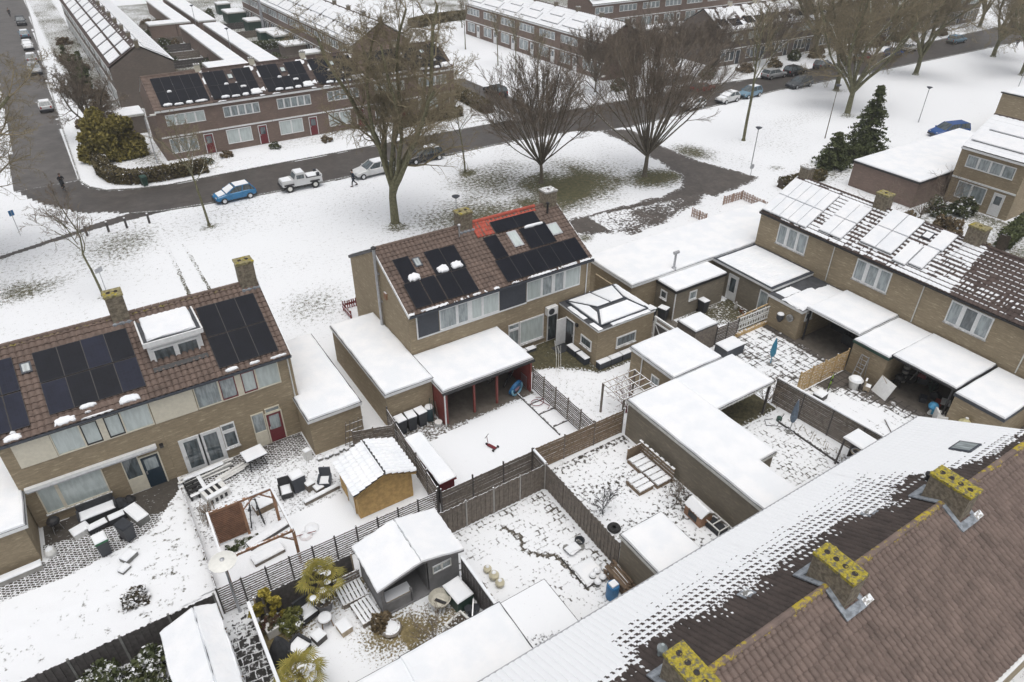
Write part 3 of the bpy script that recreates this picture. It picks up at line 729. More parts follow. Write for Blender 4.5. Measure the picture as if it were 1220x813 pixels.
# --- D row, below the camera: snow slope facing +Y, bare slope facing -Y
DE, DZ, DR, DRZ, DL = 11.31, 5.58, 6.74, 8.0, 2.17
def bxs(X):
    return np.interp(X, [3, 9.3, 10.4, 10.8, 12.9, 14.4, 16.6, 18.5, 21.4, 22.6, 24.2, 25.1, 26.8, 28.4, 31.6], [3.3, 3.3, 3.45, 2.75, 3.0, 3.15, 3.3, 3.2, 3.05, 3.9, 3.2, 3.4, 4.55, 4.8, 4.9])
def snow_d(u, s, a, b, X, Y):
    n = vnoise(X, Y, .55, 12); n2 = vnoise(X, Y, 2.6, 13); n3 = vnoise(X, Y, 9., 14, 2)
    edge = bxs(X)+.7*(n-.5)+.7*(n2-.5)+.25*(n3-.5)
    # band of half-melted tiles: dark gaps at the tile noses, white ribbons between
    lo = np.interp(X, [3, 10, 10.6, 13, 16, 19, 22, 24.5, 26, 31.6], [3.2, 2.9, 1.0, 1.1, 1.2, 1.4, 1.2, 1.0, 3.4, 4.2])
    band = np.clip((s-lo)/np.maximum(edge-lo, .3), 0, 1)
    gap = ((b > .02) & (b < .22+.50*band*n*1.8)) & (np.abs((a+.6*b) % 1.-.55+.12*(n3-.5)) < .18+.2*band+.2*(n3-.5)) & (n2+.35*band+.15*(n3-.5) > .49)
    v = np.where(s < edge-.08, 1., 0.); v = np.where(gap & (band > .02), 0., v)
    v = np.where((s > edge-.5) & (s < edge+.4) & (b > .5) & (np.abs(a-.2) < .2) & (n2 > .5), 1., v)
    return v
dlab = ['near terraced house below, leftmost of the near roof, at the bottom edge', 'near terraced house below with a glass vent beside its lichened chimney', 'near terraced house below with its brick chimney on bare tiles left of the skylight house', 'near end house below with a skylight in its snow, farthest right of the near roof']
DX = [3.7, 10.55, 17.3, 24.15, 31.2]
for i in range(4):
    x0, x1 = DX[i], DX[i+1]
    t = thing('terraced_house', dlab[i], 'house', ((x0+x1)/2, DR, 0))
    house_walls(t, 'x', x0+.02, x1-.02, DL+.2, DE-.2, DZ-.02, DRZ-.12, BUFF)
    F = Slope((x1, DE, DZ), (-1,0,0), (0, DR-DE, DRZ-DZ)); B = Slope((x0, DL, DZ), (1,0,0), (0, DR-DL, DRZ-DZ))
    li = lambda u, s: np.clip((s-(F.L-.5))/.5, 0, 1)*.50+.04
    tiled_roof(t, [F.arr(x1-x0+.06, snow_d, tw=.25, tc=.3, nu=8, step=.035, lich=lambda u, s: np.clip((s-(F.L-.3))/.3, 0, 1)*.5)], TILED)
    tiled_roof(t, [B.arr(x1-x0+.06, None, tw=.25, tc=.33, nu=8, amp=.045, step=.06, lich=li)], TILEL)
    sub(t, 'ridge_tiles', lambda m: [m.tube([(x0+k*(x1-x0)/20, DR, DRZ+.02), (x0+(k+.97)*(x1-x0)/20, DR, DRZ+.04)], .13, 10, TILEL) for k in range(20)])
    rt = [o for o in t.children if o.name.startswith('ridge_tiles')][0]
    at = rt.data.attributes.new('lichen', 'FLOAT', 'POINT'); at.data.foreach_set('value', list(.30+.35*vnoise(np.arange(len(rt.data.vertices))//20*.4+x0, np.zeros(len(rt.data.vertices)), .8, 5)))
    gutter(t, (x0, DE+.05, DZ-.04), (x1, DE+.05, DZ-.04), .08, ZINC); gutter(t, (x0, DL-.06, DZ-.04), (x1, DL-.06, DZ-.04), .08, WHITE)
    cx = x0 if i else None
    if i:
        ch = chimney(t, x0+.05, DR, .72, 1.5, 7.1, 9.0, 0, lichen=2)
        for k in range(4): sub(ch, 'flue_pot', lambda m: m.lathe((x0+.05, DR-.52+k*.35, 8.99), [(.10, 0), (.095, .03), (.07, .035), (.068, .02)], 12, CLAY, BLACK))
        def fl(m):
            for S2, sa, sb in ((F, 4.0, F.L), (B, 4.02, B.L)):
                u = (x1-x0-.05) if S2 is F else .05
                S2.slab(m, u-.55, u+.55, sa, sa+.3, .09, .15, LEAD)
                for e in (-.46, .46): S2.slab(m, u+e-.1, u+e+.1, sa+.3, sb-.02, .09, .145, LEAD)
        sub(t, 'flashing', fl)
        sub(t, 'mortar_patch', lambda m: B.slab(m, .5, .95, 4.05, 4.3, .1, .16, CONC))
    if i == 1:
        sub(t, 'vent_cowl', lambda m: m.lathe(F.pt(x1-11.05, 3.5, .0), [(.13, 0), (.13, .3), (.17, .32), (.17, .42), (.05, .6)], 12, GLASSW))
        F.roof_window(t, x1-15.35, x1-14.85, 3.2, 3.65, LEAD, CONCD, .08)
    if i == 2:
        F.roof_window(t, x1-22.2, x1-21.65, 3.25, 3.7, LEAD, CONCD, .08)
    if i == 3:
        F.roof_window(t, x1-29.1, x1-28.2, 3.05, 3.95, ANTHR, GLASSW, .16)
        sub(t, 'vent_cowl', lambda m: m.lathe(F.pt(x1-25.3, 3.75, 0), [(.1, 0), (.1, .3), (.15, .32), (.15, .42), (.05, .5)], 10, BLACK))
        sub(t, 'verge', lambda m: (m.beam((x1+.03, DE, DZ-.03), (x1+.03, DR, DRZ-.03), .06, .2, WHITEW)))
# ------------------------------------------------------------------ annexes, garages and sheds between the houses
flat_roof('annex', 'buff brick flat-roofed annex with deep snow at the left edge, beside the cream house', 'annex', rect(-11, 30.9, -6.86, 38), 2.6, BUFF, WHITE, .2)
flat_roof('garage', 'long buff garage in the gap between the dark red door house and the flue house', 'garage',
          [(6.8,30.85),(9.8,30.85),(9.8,39),(7.12,39),(7.12,33.2),(6.8,33.2)], 2.6, BUFF, WHITE, .1)
GB = flat_roof('garage', 'buff garage below the silver flue with three wheelie bins along its end wall', 'garage', rect(11.25, 30.5, 14.2, 39), 2.75, BUFF, WHITE, .1)
CN = flat_roof('veranda', 'open red-walled veranda with snow on its flat roof, behind the flue house', 'veranda', rect(14.22, 29.1, 20.45, 33.2), 2.62, REDP, WHITE, .08, walls=[1], fh=.16)
sub(CN, 'side_wall', lambda m: m.box(14.22, 29.1, 0, 14.34, 30.45, 2.44, REDP))
for x in (16.35, 17.97): sub(CN, 'post', lambda m: m.box(x-.06, 29.2, 0, x+.06, 29.32, 2.46, REDP))
sub(CN, 'corner_post', lambda m: m.box(14.3, 29.16, 0, 14.5, 29.34, 2.46, REDP))
sub(CN, 'gutter', lambda m: (m.box(14.1, 28.9, 2.42, 20.55, 29.01, 2.55, BLACK), m.tube([(14.2, 28.92, 2.45), (14.2, 28.92, .1)], .045, 6, WHITE)))
sub(CN, 'back_panel', lambda m: (m.box(14.4, 33.05, 0, 20.3, 33.13, 2.44, WOODD), m.box(14.36, 29.5, .4, 14.42, 32.9, 2.0, REDP)))
# garden extension with the glazed roof lantern
EX = thing('garden_extension', 'buff brick extension with a glass roof lantern half buried in snow', 'extension', (28, 30.8, 0))
x0, x1, y0, y1, h = 25.55, 30.4, 28.95, 33.22, 2.9
sub(EX, 'wall', lambda m: [m.box(*b, BUFF) for b in [(x0, y0, 0, x1, y0+.12, h-.1), (x0, y0+.12, 0, x0+.12, y1, h-.1), (x1-.12, y0+.12, 0, x1, y1+2, h-.1), (28.2, y1, 0, x1-.12, y1+.12, h-.1)]])
sub(EX, 'roof', lambda m: (m.box(x0-.06, y0-.06, h-.12, x1+.06, y1, h, WHITE, BITUM)))
lan = MB(); cx, cy = 27.8, 31.2
base = [(25.95,29.25),(30.05,29.25),(30.05,33.0),(25.95,33.0)]; zt = h+.42; zb = h+.08
lan.prism(base, h, zb, BLACK)
r0, r1 = (26.9, 30.75), (29.2, 30.75)
B_ = [(x, y, zb) for x, y in base]; T0 = (*r0, zt); T1 = (*r1, zt)
for p in ([B_[0], B_[1], T1, T0], [B_[1], B_[2], T1], [B_[2], B_[3], T0, T1], [B_[3], B_[0], T0]): lan.poly(p, BITUM)
lo = lan.build('roof_lantern', EX)
def bars(m):
    for p, q in ((B_[0],T0),(B_[1],T1),(B_[2],T1),(B_[3],T0),(T0,T1),(B_[0],B_[1]),(B_[1],B_[2]),(B_[2],B_[3]),(B_[3],B_[0]),((28.0,33.0,zb),(28.05,30.75,zt))): m.beam(p, q, .09, .1, ANTHR)
sub(lo, 'glazing_bar', bars)
def lsnow(m):
    def heap(tri, k=.1, th=.07):
        c = Vector((0,0,0))
        for p in tri: c += Vector(p)/len(tri)
        n = (Vector(tri[1])-Vector(tri[0])).cross(Vector(tri[2])-Vector(tri[0])).normalized()
        if n.z < 0: n = -n; tri = tri[::-1]
        b = [Vector(p).lerp(c, k)+n*.03 for p in tri]; t = [Vector(p).lerp(c, k+.08)+n*(.03+th) for p in tri]; L = len(tri)
        for i in range(L): j = (i+1) % L; m.poly([b[i], b[j], t[j], t[i]], SNOW)
        m.poly(t, SNOW)
    def L(p, q, t): return tuple(Vector(p).lerp(Vector(q), t))
    heap([B_[0], B_[1], L(B_[1],T1,.86), L(B_[0],T0,.86)], .05); mid0 = L(B_[3],B_[2],.5); midT = L(T0,T1,.5)
    heap([B_[2], mid0, midT, T1], .08); heap([mid0, B_[3], T0, midT], .08); heap([B_[3], B_[0], L(B_[0],T0,.7), L(B_[3],T0,.75)], .14); heap([B_[1], B_[2], L(B_[2],T1,.8), L(B_[1],T1,.5)], .16)
sub(lo, 'snow_cover', lsnow)
sub(EX, 'snow_cover', lambda m: (m.slab(x0, y0, x0+.34, y0+.9, h, .07, jit=.03), m.slab(x1-.32, y0+.1, x1, y1-.2, h, .1, jit=.03), m.slab(x0+1.2, y0-.02, x1-.4, y0+.24, h, .08, jit=.03), m.slab(x0+.02, y0+1.6, x0+.3, y1-.9, h, .08, jit=.03)))
window(EX, 'W', x0, [(29.5, 30.65, GLASS)], 1.0, 1.75, WHITE, .1); window(EX, 'S', y0, [(27.2, 28.9, GLASS)], .95, 1.8, WHITE, .1)
door(EX, 'W', x0, 31.45, 32.3, .05, 2.15, BLACK, WHITE, (31.55, 32.2, 1.1, 2.0), GLASS); sub(EX, 'door_panel', lambda m: m.box(24.75, 32.36, .05, 25.5, 32.42, 2.15, WHITE))
sub(EX, 'wall_lamp', lambda m: m.box(x0-.16, 31.0, 2.1, x0, 31.2, 2.3, BLACK))

flat_roof('garage', 'square buff garage with white downpipe and tiny window, in the middle of the back gardens', 'garage', rect(26.5, 22.95, 30.4, 26.7), 2.6, BUFF, WHITE, .12)
g = [o for o in bpy.data.objects if o.name.startswith('garage') and o.get('label', '').startswith('square')][0]
downpipe(g, 26.42, 25.6, .1, 2.4, WHITE); window(g, 'W', 26.5, [(24.0, 24.7, GLASSW)], 1.0, 1.75, WHITE, .09)
LG = flat_roof('garage', 'long grey-brick garage with a stepped snow roof, running from the centre to the near roof', 'garage', [(22.8,12.2),(25.15,12.2),(25.15,15.35),(26.4,15.35),(26.4,22.7),(22.8,22.7)], 2.6, GREYB, WHITEW, .1)
CP = flat_roof('carport', 'open carport with snow roof joined to the long stepped garage', 'carport', rect(26.52, 19.5, 31.3, 22.75), 2.5, GREYB, WHITEW, .08, walls=[], fh=.14)
for x, y in ((26.7, 19.6), (31.2, 19.6), (31.2, 22.6)): sub(CP, 'post', lambda m: m.box(x-.06, y-.06, 0, x+.06, y+.06, 2.36, WOODD))
sub(CP, 'icicle', lambda m: [m.lathe((26.5+i*.24+.05*(i % 3), 19.42, 2.5), [(.03, 0), (.015, -.08), (.004, -.16-.06*(i % 2))], 5, SNOW) for i in range(19)])
BF = flat_roof('garage_block', 'wide flat-roofed garage block under one big snow field beside the end house', 'garages', rect(31.5, 32.5, 51.1, 37.75), 2.8, BUFF, WHITE, .12)
AN = flat_roof('annex', 'small grey-brick annex with two white windows, silver flue pipe behind it', 'annex', rect(33.98, 30.48, 39.1, 32.48), 2.5, GREYB, BLACK, .08)
window(AN, 'S', 30.48, [(35.4, 36.15, GLASSW)], 1.25, 2.0, WHITE, .1); window(AN, 'W', 33.98, [(31.3, 31.95, GLASS)], 1.3, 2.0, WHITE, .1)
sub(AN, 'corner_trim', lambda m: m.box(33.95, 30.45, 0, 34.02, 30.52, 2.3, WHITE))
fp = thing('flue_pipe', 'thin silver flue pipe with cowl standing on the big garage roof edge', 'flue pipe', (35.7, 32.62, 2.8))
sub(fp, 'pipe', lambda m: m.tube([(35.7, 32.62, 2.8), (35.7, 32.62, 4.1)], .09, 10, ZINC))
sub(fp, 'cowl', lambda m: (m.tube([(35.5, 32.62, 4.2), (35.95, 32.62, 4.2)], .13, 10, ZINC)))
sub(fp, 'collar', lambda m: m.lathe((35.7, 32.62, 2.8), [(.2, 0), (.18, .16), (.1, .2)], 10, ZINC))
R2 = flat_roof('garden_room', 'stone-walled garden room with white door under a ribbed snow roof, beside the end house', 'garden room', rect(39.85, 26.85, 44.2, 32.42), 2.72, GREYB, WHITE, .16, deck=ANTHR, snow=0)
sub(R2, 'roof_edge', lambda m: (m.box(39.68, 26.68, 2.721, 44.3, 26.86, 2.78, ANTHR), m.box(39.68, 26.86, 2.721, 39.8, 32.5, 2.78, ANTHR), m.box(44.14, 26.86, 2.721, 44.29, 32.5, 2.78, ANTHR)))
sub(R2, 'snow_cover', lambda m: [m.slab(39.82, 26.95+i*.47, 44.1, 26.95+i*.47+.462, 2.722, .1, bev=.04, jit=.012) for i in range(11)])
door(R2, 'W', 39.85, 29.85, 30.65, .05, 2.1, WHITE, WHITE, (30.0, 30.5, .75, 1.9), GLASS, hside=1)
window(R2, 'W', 39.85, [(26.95, 27.75, GLASSW)], .4, 2.2, WHITE, .09, False)
F1 = flat_roof('outbuilding', 'small buff outbuilding with half-melted snow roof and a black bin hung on its wall', 'outbuilding', rect(39.5, 23.85, 44.2, 26.66), 2.45, BUFF, WHITE, .1, snow=0)
sub(F1, 'snow_cover', lambda m: (m.slab(39.5, 23.85, 42.6, 25.6, 2.451, .08, jit=.1), m.slab(40.0, 25.7, 41.6, 26.5, 2.451, .04, jit=.08), m.slab(42.7, 23.9, 44.1, 25.2, 2.451, .06, jit=.1)))
window(F1, 'S', 23.85, [(40.0, 40.7, GLASS)], 1.5, 2.1, WHITE, .08)
wb = thing('wall_planter', 'black half-round basket hung on the buff outbuilding wall', 'wall basket', (39.4, 25.3, 1.2))
sub(wb, 'basket', lambda m: m.lathe((39.24, 25.25, .95), [(.12, 0), (.25, .25), (.27, .6)], 12, PLASTD, SOIL)); sub(wb, 'snow_cover', lambda m: m.lathe((39.24, 25.25, 1.55), [(.25, 0), (.2, .07), (.08, .1)], 12, SNOW))
rw = thing('hose_reel', 'grey round hose reel on the buff outbuilding wall', 'hose reel', (39.4, 24.55, 1.5)); sub(rw, 'drum', lambda m: m.tube([(39.28, 24.55, 1.55), (39.37, 24.55, 1.55)], .27, 14, ZINC)); sub(rw, 'hose', lambda m: m.tube([(39.2, 24.55, 1.55), (39.28, 24.55, 1.55)], .2, 14, CONCD))
CC = flat_roof('canopy', 'flat snow-covered canopy between the half-melted outbuilding and the green-edged shed', 'canopy', rect(39.95, 19.8, 44.22, 23.8), 2.62, BUFF, WHITE, .06, walls=[], fh=.1)
for x, y in ((40.05, 19.95), (40.05, 23.6)): sub(CC, 'post', lambda m: m.box(x-.05, y-.05, 0, x+.05, y+.05, 2.5, BLACK))
F3 = flat_roof('shed', 'buff brick shed with a dark green roof edge, ladder leaning on its wall', 'shed', rect(39.45, 17.3, 44.2, 19.7), 2.45, BUFF, GREENP, .08)
C4c = flat_roof('canopy', 'black-edged open canopy sheltering a motorbike and garden clutter', 'canopy', rect(39.75, 13.2, 44.2, 17.26), 2.55, BUFF, BLACK, .05, walls=[], fh=.14)
sub(C4c, 'post', lambda m: m.box(39.8, 13.3, 0, 39.92, 13.42, 2.4, BLACK))
F5 = flat_roof('shed', 'buff brick shed with a yellow sack on its side, at the right edge', 'shed', rect(39.6, 10.3, 44.2, 13.05), 2.4, BUFF, ANTHR, .08)
SB = [flat_roof('shed', l, 'shed', rect(*r), h, BUFF, WHITEW, .08) for l, r, h in (('leftmost flat snow-roofed shed against the near roof, cut by the bottom edge', (1.2, 11.6, 5.0, 15.4), 2.52), ('middle flat snow-roofed shed against the near roof, the widest of the row', (5.02, 11.6, 9.45, 15.4), 2.6))]
S3 = flat_roof('shed', 'rightmost flat shed of the row against the near roof, its snow speckled dark', 'shed', rect(9.55, 11.8, 11.7, 15.35), 2.52, BUFF, WHITEW, .08, snow=0)
P_SPK = cover_mat('speckled_roof_snow', b_noise((.05,.05,.055), (.09,.09,.09), 8), 1., 9)
sheet('snow_cover', rect(9.5, 11.75, 11.75, 15.4), 2.535, .12, P_SPK, lambda X, Y, d: np.where(Y < 13.6-.4*(X-9.5), .62, 1.05)+np.where(d < .1, .5, 0), parent=S3)
flat_roof('shed', 'grey-brick flat shed behind the stacked firewood, between two back gardens', 'shed', rect(16.2, 12.2, 18.6, 15.5), 2.45, GREYB, WHITEW, .1)

def gable_shed(name, label, cat, x0, x1, y0, y1, xr, ze, zr, wall, ov=.15, zer=None, snow=.12, ribs=False, front=True, planks=True):
    """ridge along Y, gable facing -Y"""
    t = thing(name, label, cat, ((x0+x1)/2, (y0+y1)/2, 0)); zer = zer or ze
    def hz(x): return ze+(zr-ze)*(x-(x0-ov))/(xr-x0+ov) if x < xr else zer+(zr-zer)*(x1+ov-x)/(x1+ov-xr)
    m = MB(); za, zb2 = hz(x0)-.04, hz(x1)-.04
    faces = [[(x0,y1,0),(x0,y0,0),(x0,y0,za),(x0,y1,za)], [(x1,y0,0),(x1,y1,0),(x1,y1,zb2),(x1,y0,zb2)], [(x1,y1,0),(x0,y1,0),(x0,y1,za),(xr,y1,zr-.05),(x1,y1,zb2)]]
    if front: faces.append([(x0,y0,0),(x1,y0,0),(x1,y0,zb2),(xr,y0,zr-.05),(x0,y0,za)])
    for f in faces: m.poly(f, wall)
    if planks:   # lapped boards on the two walls one can see
        z = .12
        while z < zr-.15:
            xa, xb = x0, x1
            if z+.1 > za: xa = x0+(xr-x0)*(z+.1-za)/(zr-za)
            if z+.1 > zb2: xb = x1-(x1-xr)*(z+.1-zb2)/(zr-zb2)
            if front: m.hexa([(xa,y0-.03,z),(xb,y0-.03,z),(xb,y0-.001,z),(xa,y0-.001,z)], [(xa,y0-.008,z+.12),(xb,y0-.008,z+.12),(xb,y0-.001,z+.12),(xa,y0-.001,z+.12)], wall)
            if z < za-.1: m.hexa([(x0-.03,y0,z),(x0-.001,y0,z),(x0-.001,y1,z),(x0-.03,y1,z)], [(x0-.008,y0,z+.12),(x0-.001,y0,z+.12),(x0-.001,y1,z+.12),(x0-.008,y1,z+.12)], wall)
            z += .125
    m.build('wall', t)
    r = MB(); ya, yb = y0-ov, y1+ov
    for xe, zz, sg in ((x0-ov, ze, 1), (x1+ov, zer, -1)):
        b = [(xe,ya,zz),(xr,ya,zr),(xr,yb,zr),(xe,yb,zz)]
        if sg < 0: b = [(xr,ya,zr),(xe,ya,zz),(xe,yb,zz),(xr,yb,zr)]
        r.hexa([(p[0],p[1],p[2]-.05) for p in b], b, BITUM)
    r.build('roof', t)
    if snow:
        s = MB(); n = 12
        for xe, zz in ((x0-ov, ze), (x1+ov, zer)):
            sl = Slope((xe, yb if xe < xr else ya, zz), (0,-1,0) if xe < xr else (0,1,0), (xr-xe, 0, zr-zz)); W = yb-ya
            if ribs:
                v, q, sn, li = sl.arr(W, lambda u, s_, a, b, X, Y: np.ones_like(u), tw=.32, tc=.36, amp=.10, step=.16)
                arr_mesh('snow_cover', v, q, [SNOW], t, smooth=False)
            else:
                N = 16; e = [(.0, 0), (.02, snow*.7), (.1, snow)]
                def ring(ins, h):
                    pts = [(ins+(W-2*ins)*k/N, ins*.6) for k in range(N)]+[(W-ins, ins*.6+(sl.L-ins*.6)*k/6) for k in range(6)]+[(W-ins-(W-2*ins)*k/N, sl.L) for k in range(N)]+[(ins, sl.L-(sl.L-ins*.6)*k/6) for k in range(6)]
                    return [sl.pt(a, b, h) for a, b in pts]
                i = len(s.v); R_ = [ring(*x) for x in e]; mm = len(R_[0]); kk = s.mi(SNOW)
                jt = [np.array([rnd.uniform(-.025,.025), rnd.uniform(-.025,.025), 0]) for _ in range(mm)]
                for rg in R_: s.v += [tuple(np.array(p)+j) for p, j in zip(rg, jt)]
                for a in range(2):
                    for b in range(mm): c = (b+1) % mm; s.f.append((i+a*mm+b, i+a*mm+c, i+(a+1)*mm+c, i+(a+1)*mm+b)); s.m.append(kk)
                s.f.append(tuple(i+2*mm+b for b in range(mm))); s.m.append(kk)
        if s.v: s.build('snow_cover', t)
    sub(t, 'barge_board', lambda m: (m.beam((x0-ov, ya+.02, ze-.06), (xr, ya+.02, zr-.06), .04, .12, wall), m.beam((xr, ya+.02, zr-.06), (x1+ov, ya+.02, zer-.06), .04, .12, wall)))
    return t
YS = gable_shed('garden_shed', 'yellow wooden shed with a white ribbed snow roof, behind the pergola', 'shed', 7.1, 10.1, 25.05, 27.6, 8.65, 1.8, 2.5, WOODY, .2, ribs=True)
door(YS, 'W', 7.1, 25.5, 26.5, .05, 1.6, PLASTW, WOODY)
SH = gable_shed('summerhouse', 'grey wooden summerhouse with open porch and smooth snow roof', 'summerhouse', 5.75, 9.6, 19.15, 21.65, 7.68, 2.08, 2.62, SHEDG, .2, front=False)
sub(SH, 'front_wall', lambda m: (m.box(8.05, 19.15, 0, 9.6, 19.2, 2.2, SHEDG), m.box(5.75, 19.15, 0, 5.9, 19.2, 2.15, SHEDG), m.box(5.9, 19.15, 0, 7.15, 19.2, .75, SHEDG), m.box(7.1, 19.15, .0, 7.2, 19.25, 1.0, SHEDG),
    m.hexa([(5.9,19.15,2.08),(7.68,19.15,2.3),(7.68,19.2,2.3),(5.9,19.2,2.08)], [(5.9,19.15,2.13),(7.68,19.15,2.56),(7.68,19.2,2.56),(5.9,19.2,2.13)], SHEDG), m.hexa([(7.68,19.15,2.2),(9.6,19.15,2.2),(9.6,19.2,2.2),(7.68,19.2,2.2)], [(7.68,19.15,2.56),(9.6,19.15,2.2),(9.6,19.2,2.2),(7.68,19.2,2.56)], SHEDG)))
sub(SH, 'floor', lambda m: m.box(5.8, 19.1, .0, 9.55, 21.6, .12, SHEDG)); sub(SH, 'inner_wall', lambda m: (m.box(8.0, 19.3, .12, 8.05, 21.6, 2.2, SHEDG), m.box(5.85, 21.55, .12, 8, 21.6, 2.1, FABD)))
sub(SH, 'worktop', lambda m: m.box(5.95, 19.2, .76, 7.2, 19.75, .82, WOODP))
window(SH, 'S', 19.15, [(8.25, 8.72, GLASSW), (8.72, 9.2, GLASSW)], 1.25, 1.75, WHITEW, .06, False)
sub(SH, 'hanging_seat', lambda m: m.lathe((7.45, 20.6, .5), [(.1, 0), (.5, .3), (.55, .9), (.3, 1.4)], 14, SHEDG))
sw = [gable_shed('garden_shed', 'snow-roofed shed with a ragged thatch-like edge, cut by the bottom edge', 'shed', -2.5, -.55, 16.5, 21.95, -1.24, 1.9, 2.5, WOODD, .16, zer=2.1)]
sub(sw[0], 'fringe', lambda m: [m.lathe((-.40+rnd.uniform(-.02,.05), 16.6+i*.09, 2.1), [(.02,-.1),(.035,.0),(.02,.05)], 4, WOODB if i % 3 else SNOW) for i in range(60)])
LT = thing('lean_to', 'long low lean-to with snow roof along the slatted fence, behind the wheelie bins', 'lean-to', (11.4, 25.5, 0))
sub(LT, 'wall', lambda m: m.box(11.05, 23.65, 0, 11.8, 27.5, 1.55, WOODD)); sub(LT, 'roof', lambda m: m.hexa([(10.95,23.5,1.62),(11.95,23.5,1.56),(11.95,27.65,1.56),(10.95,27.65,1.62)], [(10.95,23.5,1.67),(11.95,23.5,1.61),(11.95,27.65,1.61),(10.95,27.65,1.67)], DKRED))
sub(LT, 'snow_cover', lambda m: m.slab(10.96, 23.52, 11.94, 27.63, 1.67, .12, jit=.02))
sub(LT, 'front_board', lambda m: m.box(11.0, 23.6, .2, 11.85, 23.64, 1.55, DKRED))

# ------------------------------------------------------------------ rows further off: one terraced house of each kind, then copies
def far_house(label, w, d, mat, panels, psnow, wins, frame=WHITE, roofcol=None, doorm=None, group=None, gapsnow=.5, bay=True):
    """front faces -y, x from 0 to w, origin at the front left corner"""
    t = thing('terraced_house', label, 'house', (0, 0, 0), group)
    ze, zr = 5.55, 5.55+d*.29; mid = d/2
    house_walls(t, 'x', .0, w-.004, .2, d-.2, ze-.05, zr-.12, mat)
    F = Slope((0, 0, ze), (1,0,0), (0, mid, zr-ze)); B = Slope((w, d, ze), (-1,0,0), (0, -mid, zr-ze))
    gs = gapsnow
    sf = lambda u, s, a, b, X, Y: np.clip((vnoise(u, s, .9, 3)-1+gs)*6+.5, 0, 1)
    tiled_roof(t, [F.arr(w, sf, tw=.6, tc=.5, nu=3), B.arr(w, lambda u, s, a, b, X, Y: np.ones_like(u), tw=.6, tc=.5, nu=2)], roofcol or TILEC)
    for p in panels: F.panel(t, *p, SOLAR, snow=psnow)
    for k in range(2 if psnow else 0):
        u = .4+k*w*.5; B.panel(t, u, u+w*.4, .7, B.L-.9, SOLAR, snow=.1)
    sub(t, 'ridge_tiles', lambda m: m.tube([(0, mid, zr+.04), (w-.01, mid, zr+.04)], .12, 6, roofcol or TILEC))
    sub(t, 'fascia', lambda m: m.box(.0, -.04, ze-.22, w-.004, .06, ze-.02, WHITE if frame is WHITE else CREAM))
    for (a, b, z0, z1, n, gm) in wins:
        window(t, 'S', .2, [(a+(b-a)*k/n+.02, a+(b-a)*(k+1)/n-.02, gm) for k in range(n)], z0, z1, frame, .09, False)
    sub(t, 'lintel_band', lambda m: m.box(.02, .12, 2.5, w-.03, .2, 2.66, WHITE))
    if doorm: door(t, 'S', .2, w-1.75, w-.85, .1, 2.2, doorm, WHITE, (w-1.6, w-1.0, 1.2, 2.0), GLASS)
    window(t, 'N', d-.2, [(.5, w*.45, GLASS), (w*.5, w-.5, GLASS)], 3.7, 5.0, WHITE, .09, False)
    chimney(t, w-.05, mid, .6, .5, zr-.3, zr+.75, 2, lichen=False, mat=CREAM if psnow == 0 else STONE)
    return t
def panels_grid(u0, u1, n, s0, s1, m, gap=.02):
    return [(u0+(u1-u0)*i/n, u0+(u1-u0)*(i+1)/n-gap, s0+(s1-s0)*j/m, s0+(s1-s0)*(j+1)/m-gap) for i in range(n) for j in range(m)]
W2 = lambda w: [(.9, w-1.1, 3.75, 4.95, 4, GLASSC), (.7, w-2.5, .7, 2.35, 3, GLASSW)]
nth = ['first', 'second', 'third', 'fourth', 'fifth', 'sixth', 'seventh', 'eighth', 'ninth', 'tenth', 'eleventh', 'twelfth']
# E: brown row across the road, dark panels (6 houses)
E0, EW, ED = 9.45, 6.16, 9.0
pe1 = panels_grid(.85, 6.0, 5, .4, 4.7, 2, .008); e1 = far_house('', EW, ED, REDB, pe1[:], 0, W2(EW), doorm=DKRED, gapsnow=.12, roofcol=TILEB)
pe2 = panels_grid(.2, 5.6, 5, .4, 2.45, 1, .008)+panels_grid(.2, 2.6, 2, 2.46, 4.65, 1, .008)+panels_grid(3.5, 5.6, 2, 2.46, 4.65, 1, .008); e2 = far_house('', EW, ED, REDB, pe2, 0, [(.9, 5.0, 3.75, 4.95, 5, GLASSW), (.7, 3.6, .7, 2.35, 2, GLASSC)], doorm=DKRED, gapsnow=.36)
for t_ in (e1, e2):
    F = Slope((0, 0, 5.55), (1,0,0), (0, 4.5, 2.61))
    for k, (a, b, c, d_) in enumerate([(1.1, 2.0, .35, .75), (2.2, 3.2, .3, .6), (3.4, 4.2, .3, .7), (4.4, 5.7, .3, .62), (2.0, 2.5, 2.3, 2.6), (3.6, 4.3, 1.6, 1.9), (4.5, 5.6, .5, 1.2)][:5 if t_ is e1 else 7]):
        m = MB(); F.heap(m, a, b, c, d_, .16, .12, .1, True, k); m.build('snow_cover', t_)
    F.roof_window(t_, 2.75, 3.35, 3.2, 3.95, None, GLASSC)
elab = ['brown brick end house with unbroken dark panels beside the yellow-green conifer bush', 'second house from the conifer bush in the brown row across the road', 'third house from the conifer bush in the brown row across the road', 'fourth house in the brown row, left of the big bare tree', 'fifth house in the brown row, hidden behind the big bare tree', 'last house of the brown row, at its right end behind the tree twigs']
for i in range(6):
    src = e1 if i in (0, 4) else e2
    if i == 0: src.location = (E0, 85.5, 0); src['label'] = elab[0]; src['group'] = 'brown row across the road'
    elif i == 1: src.location = (E0+EW, 85.5, 0); src['label'] = elab[1]; src['group'] = 'brown row across the road'
    else: dup(src, (E0+i*EW, 85.5, 0), 0, elab[i], 'brown row across the road')
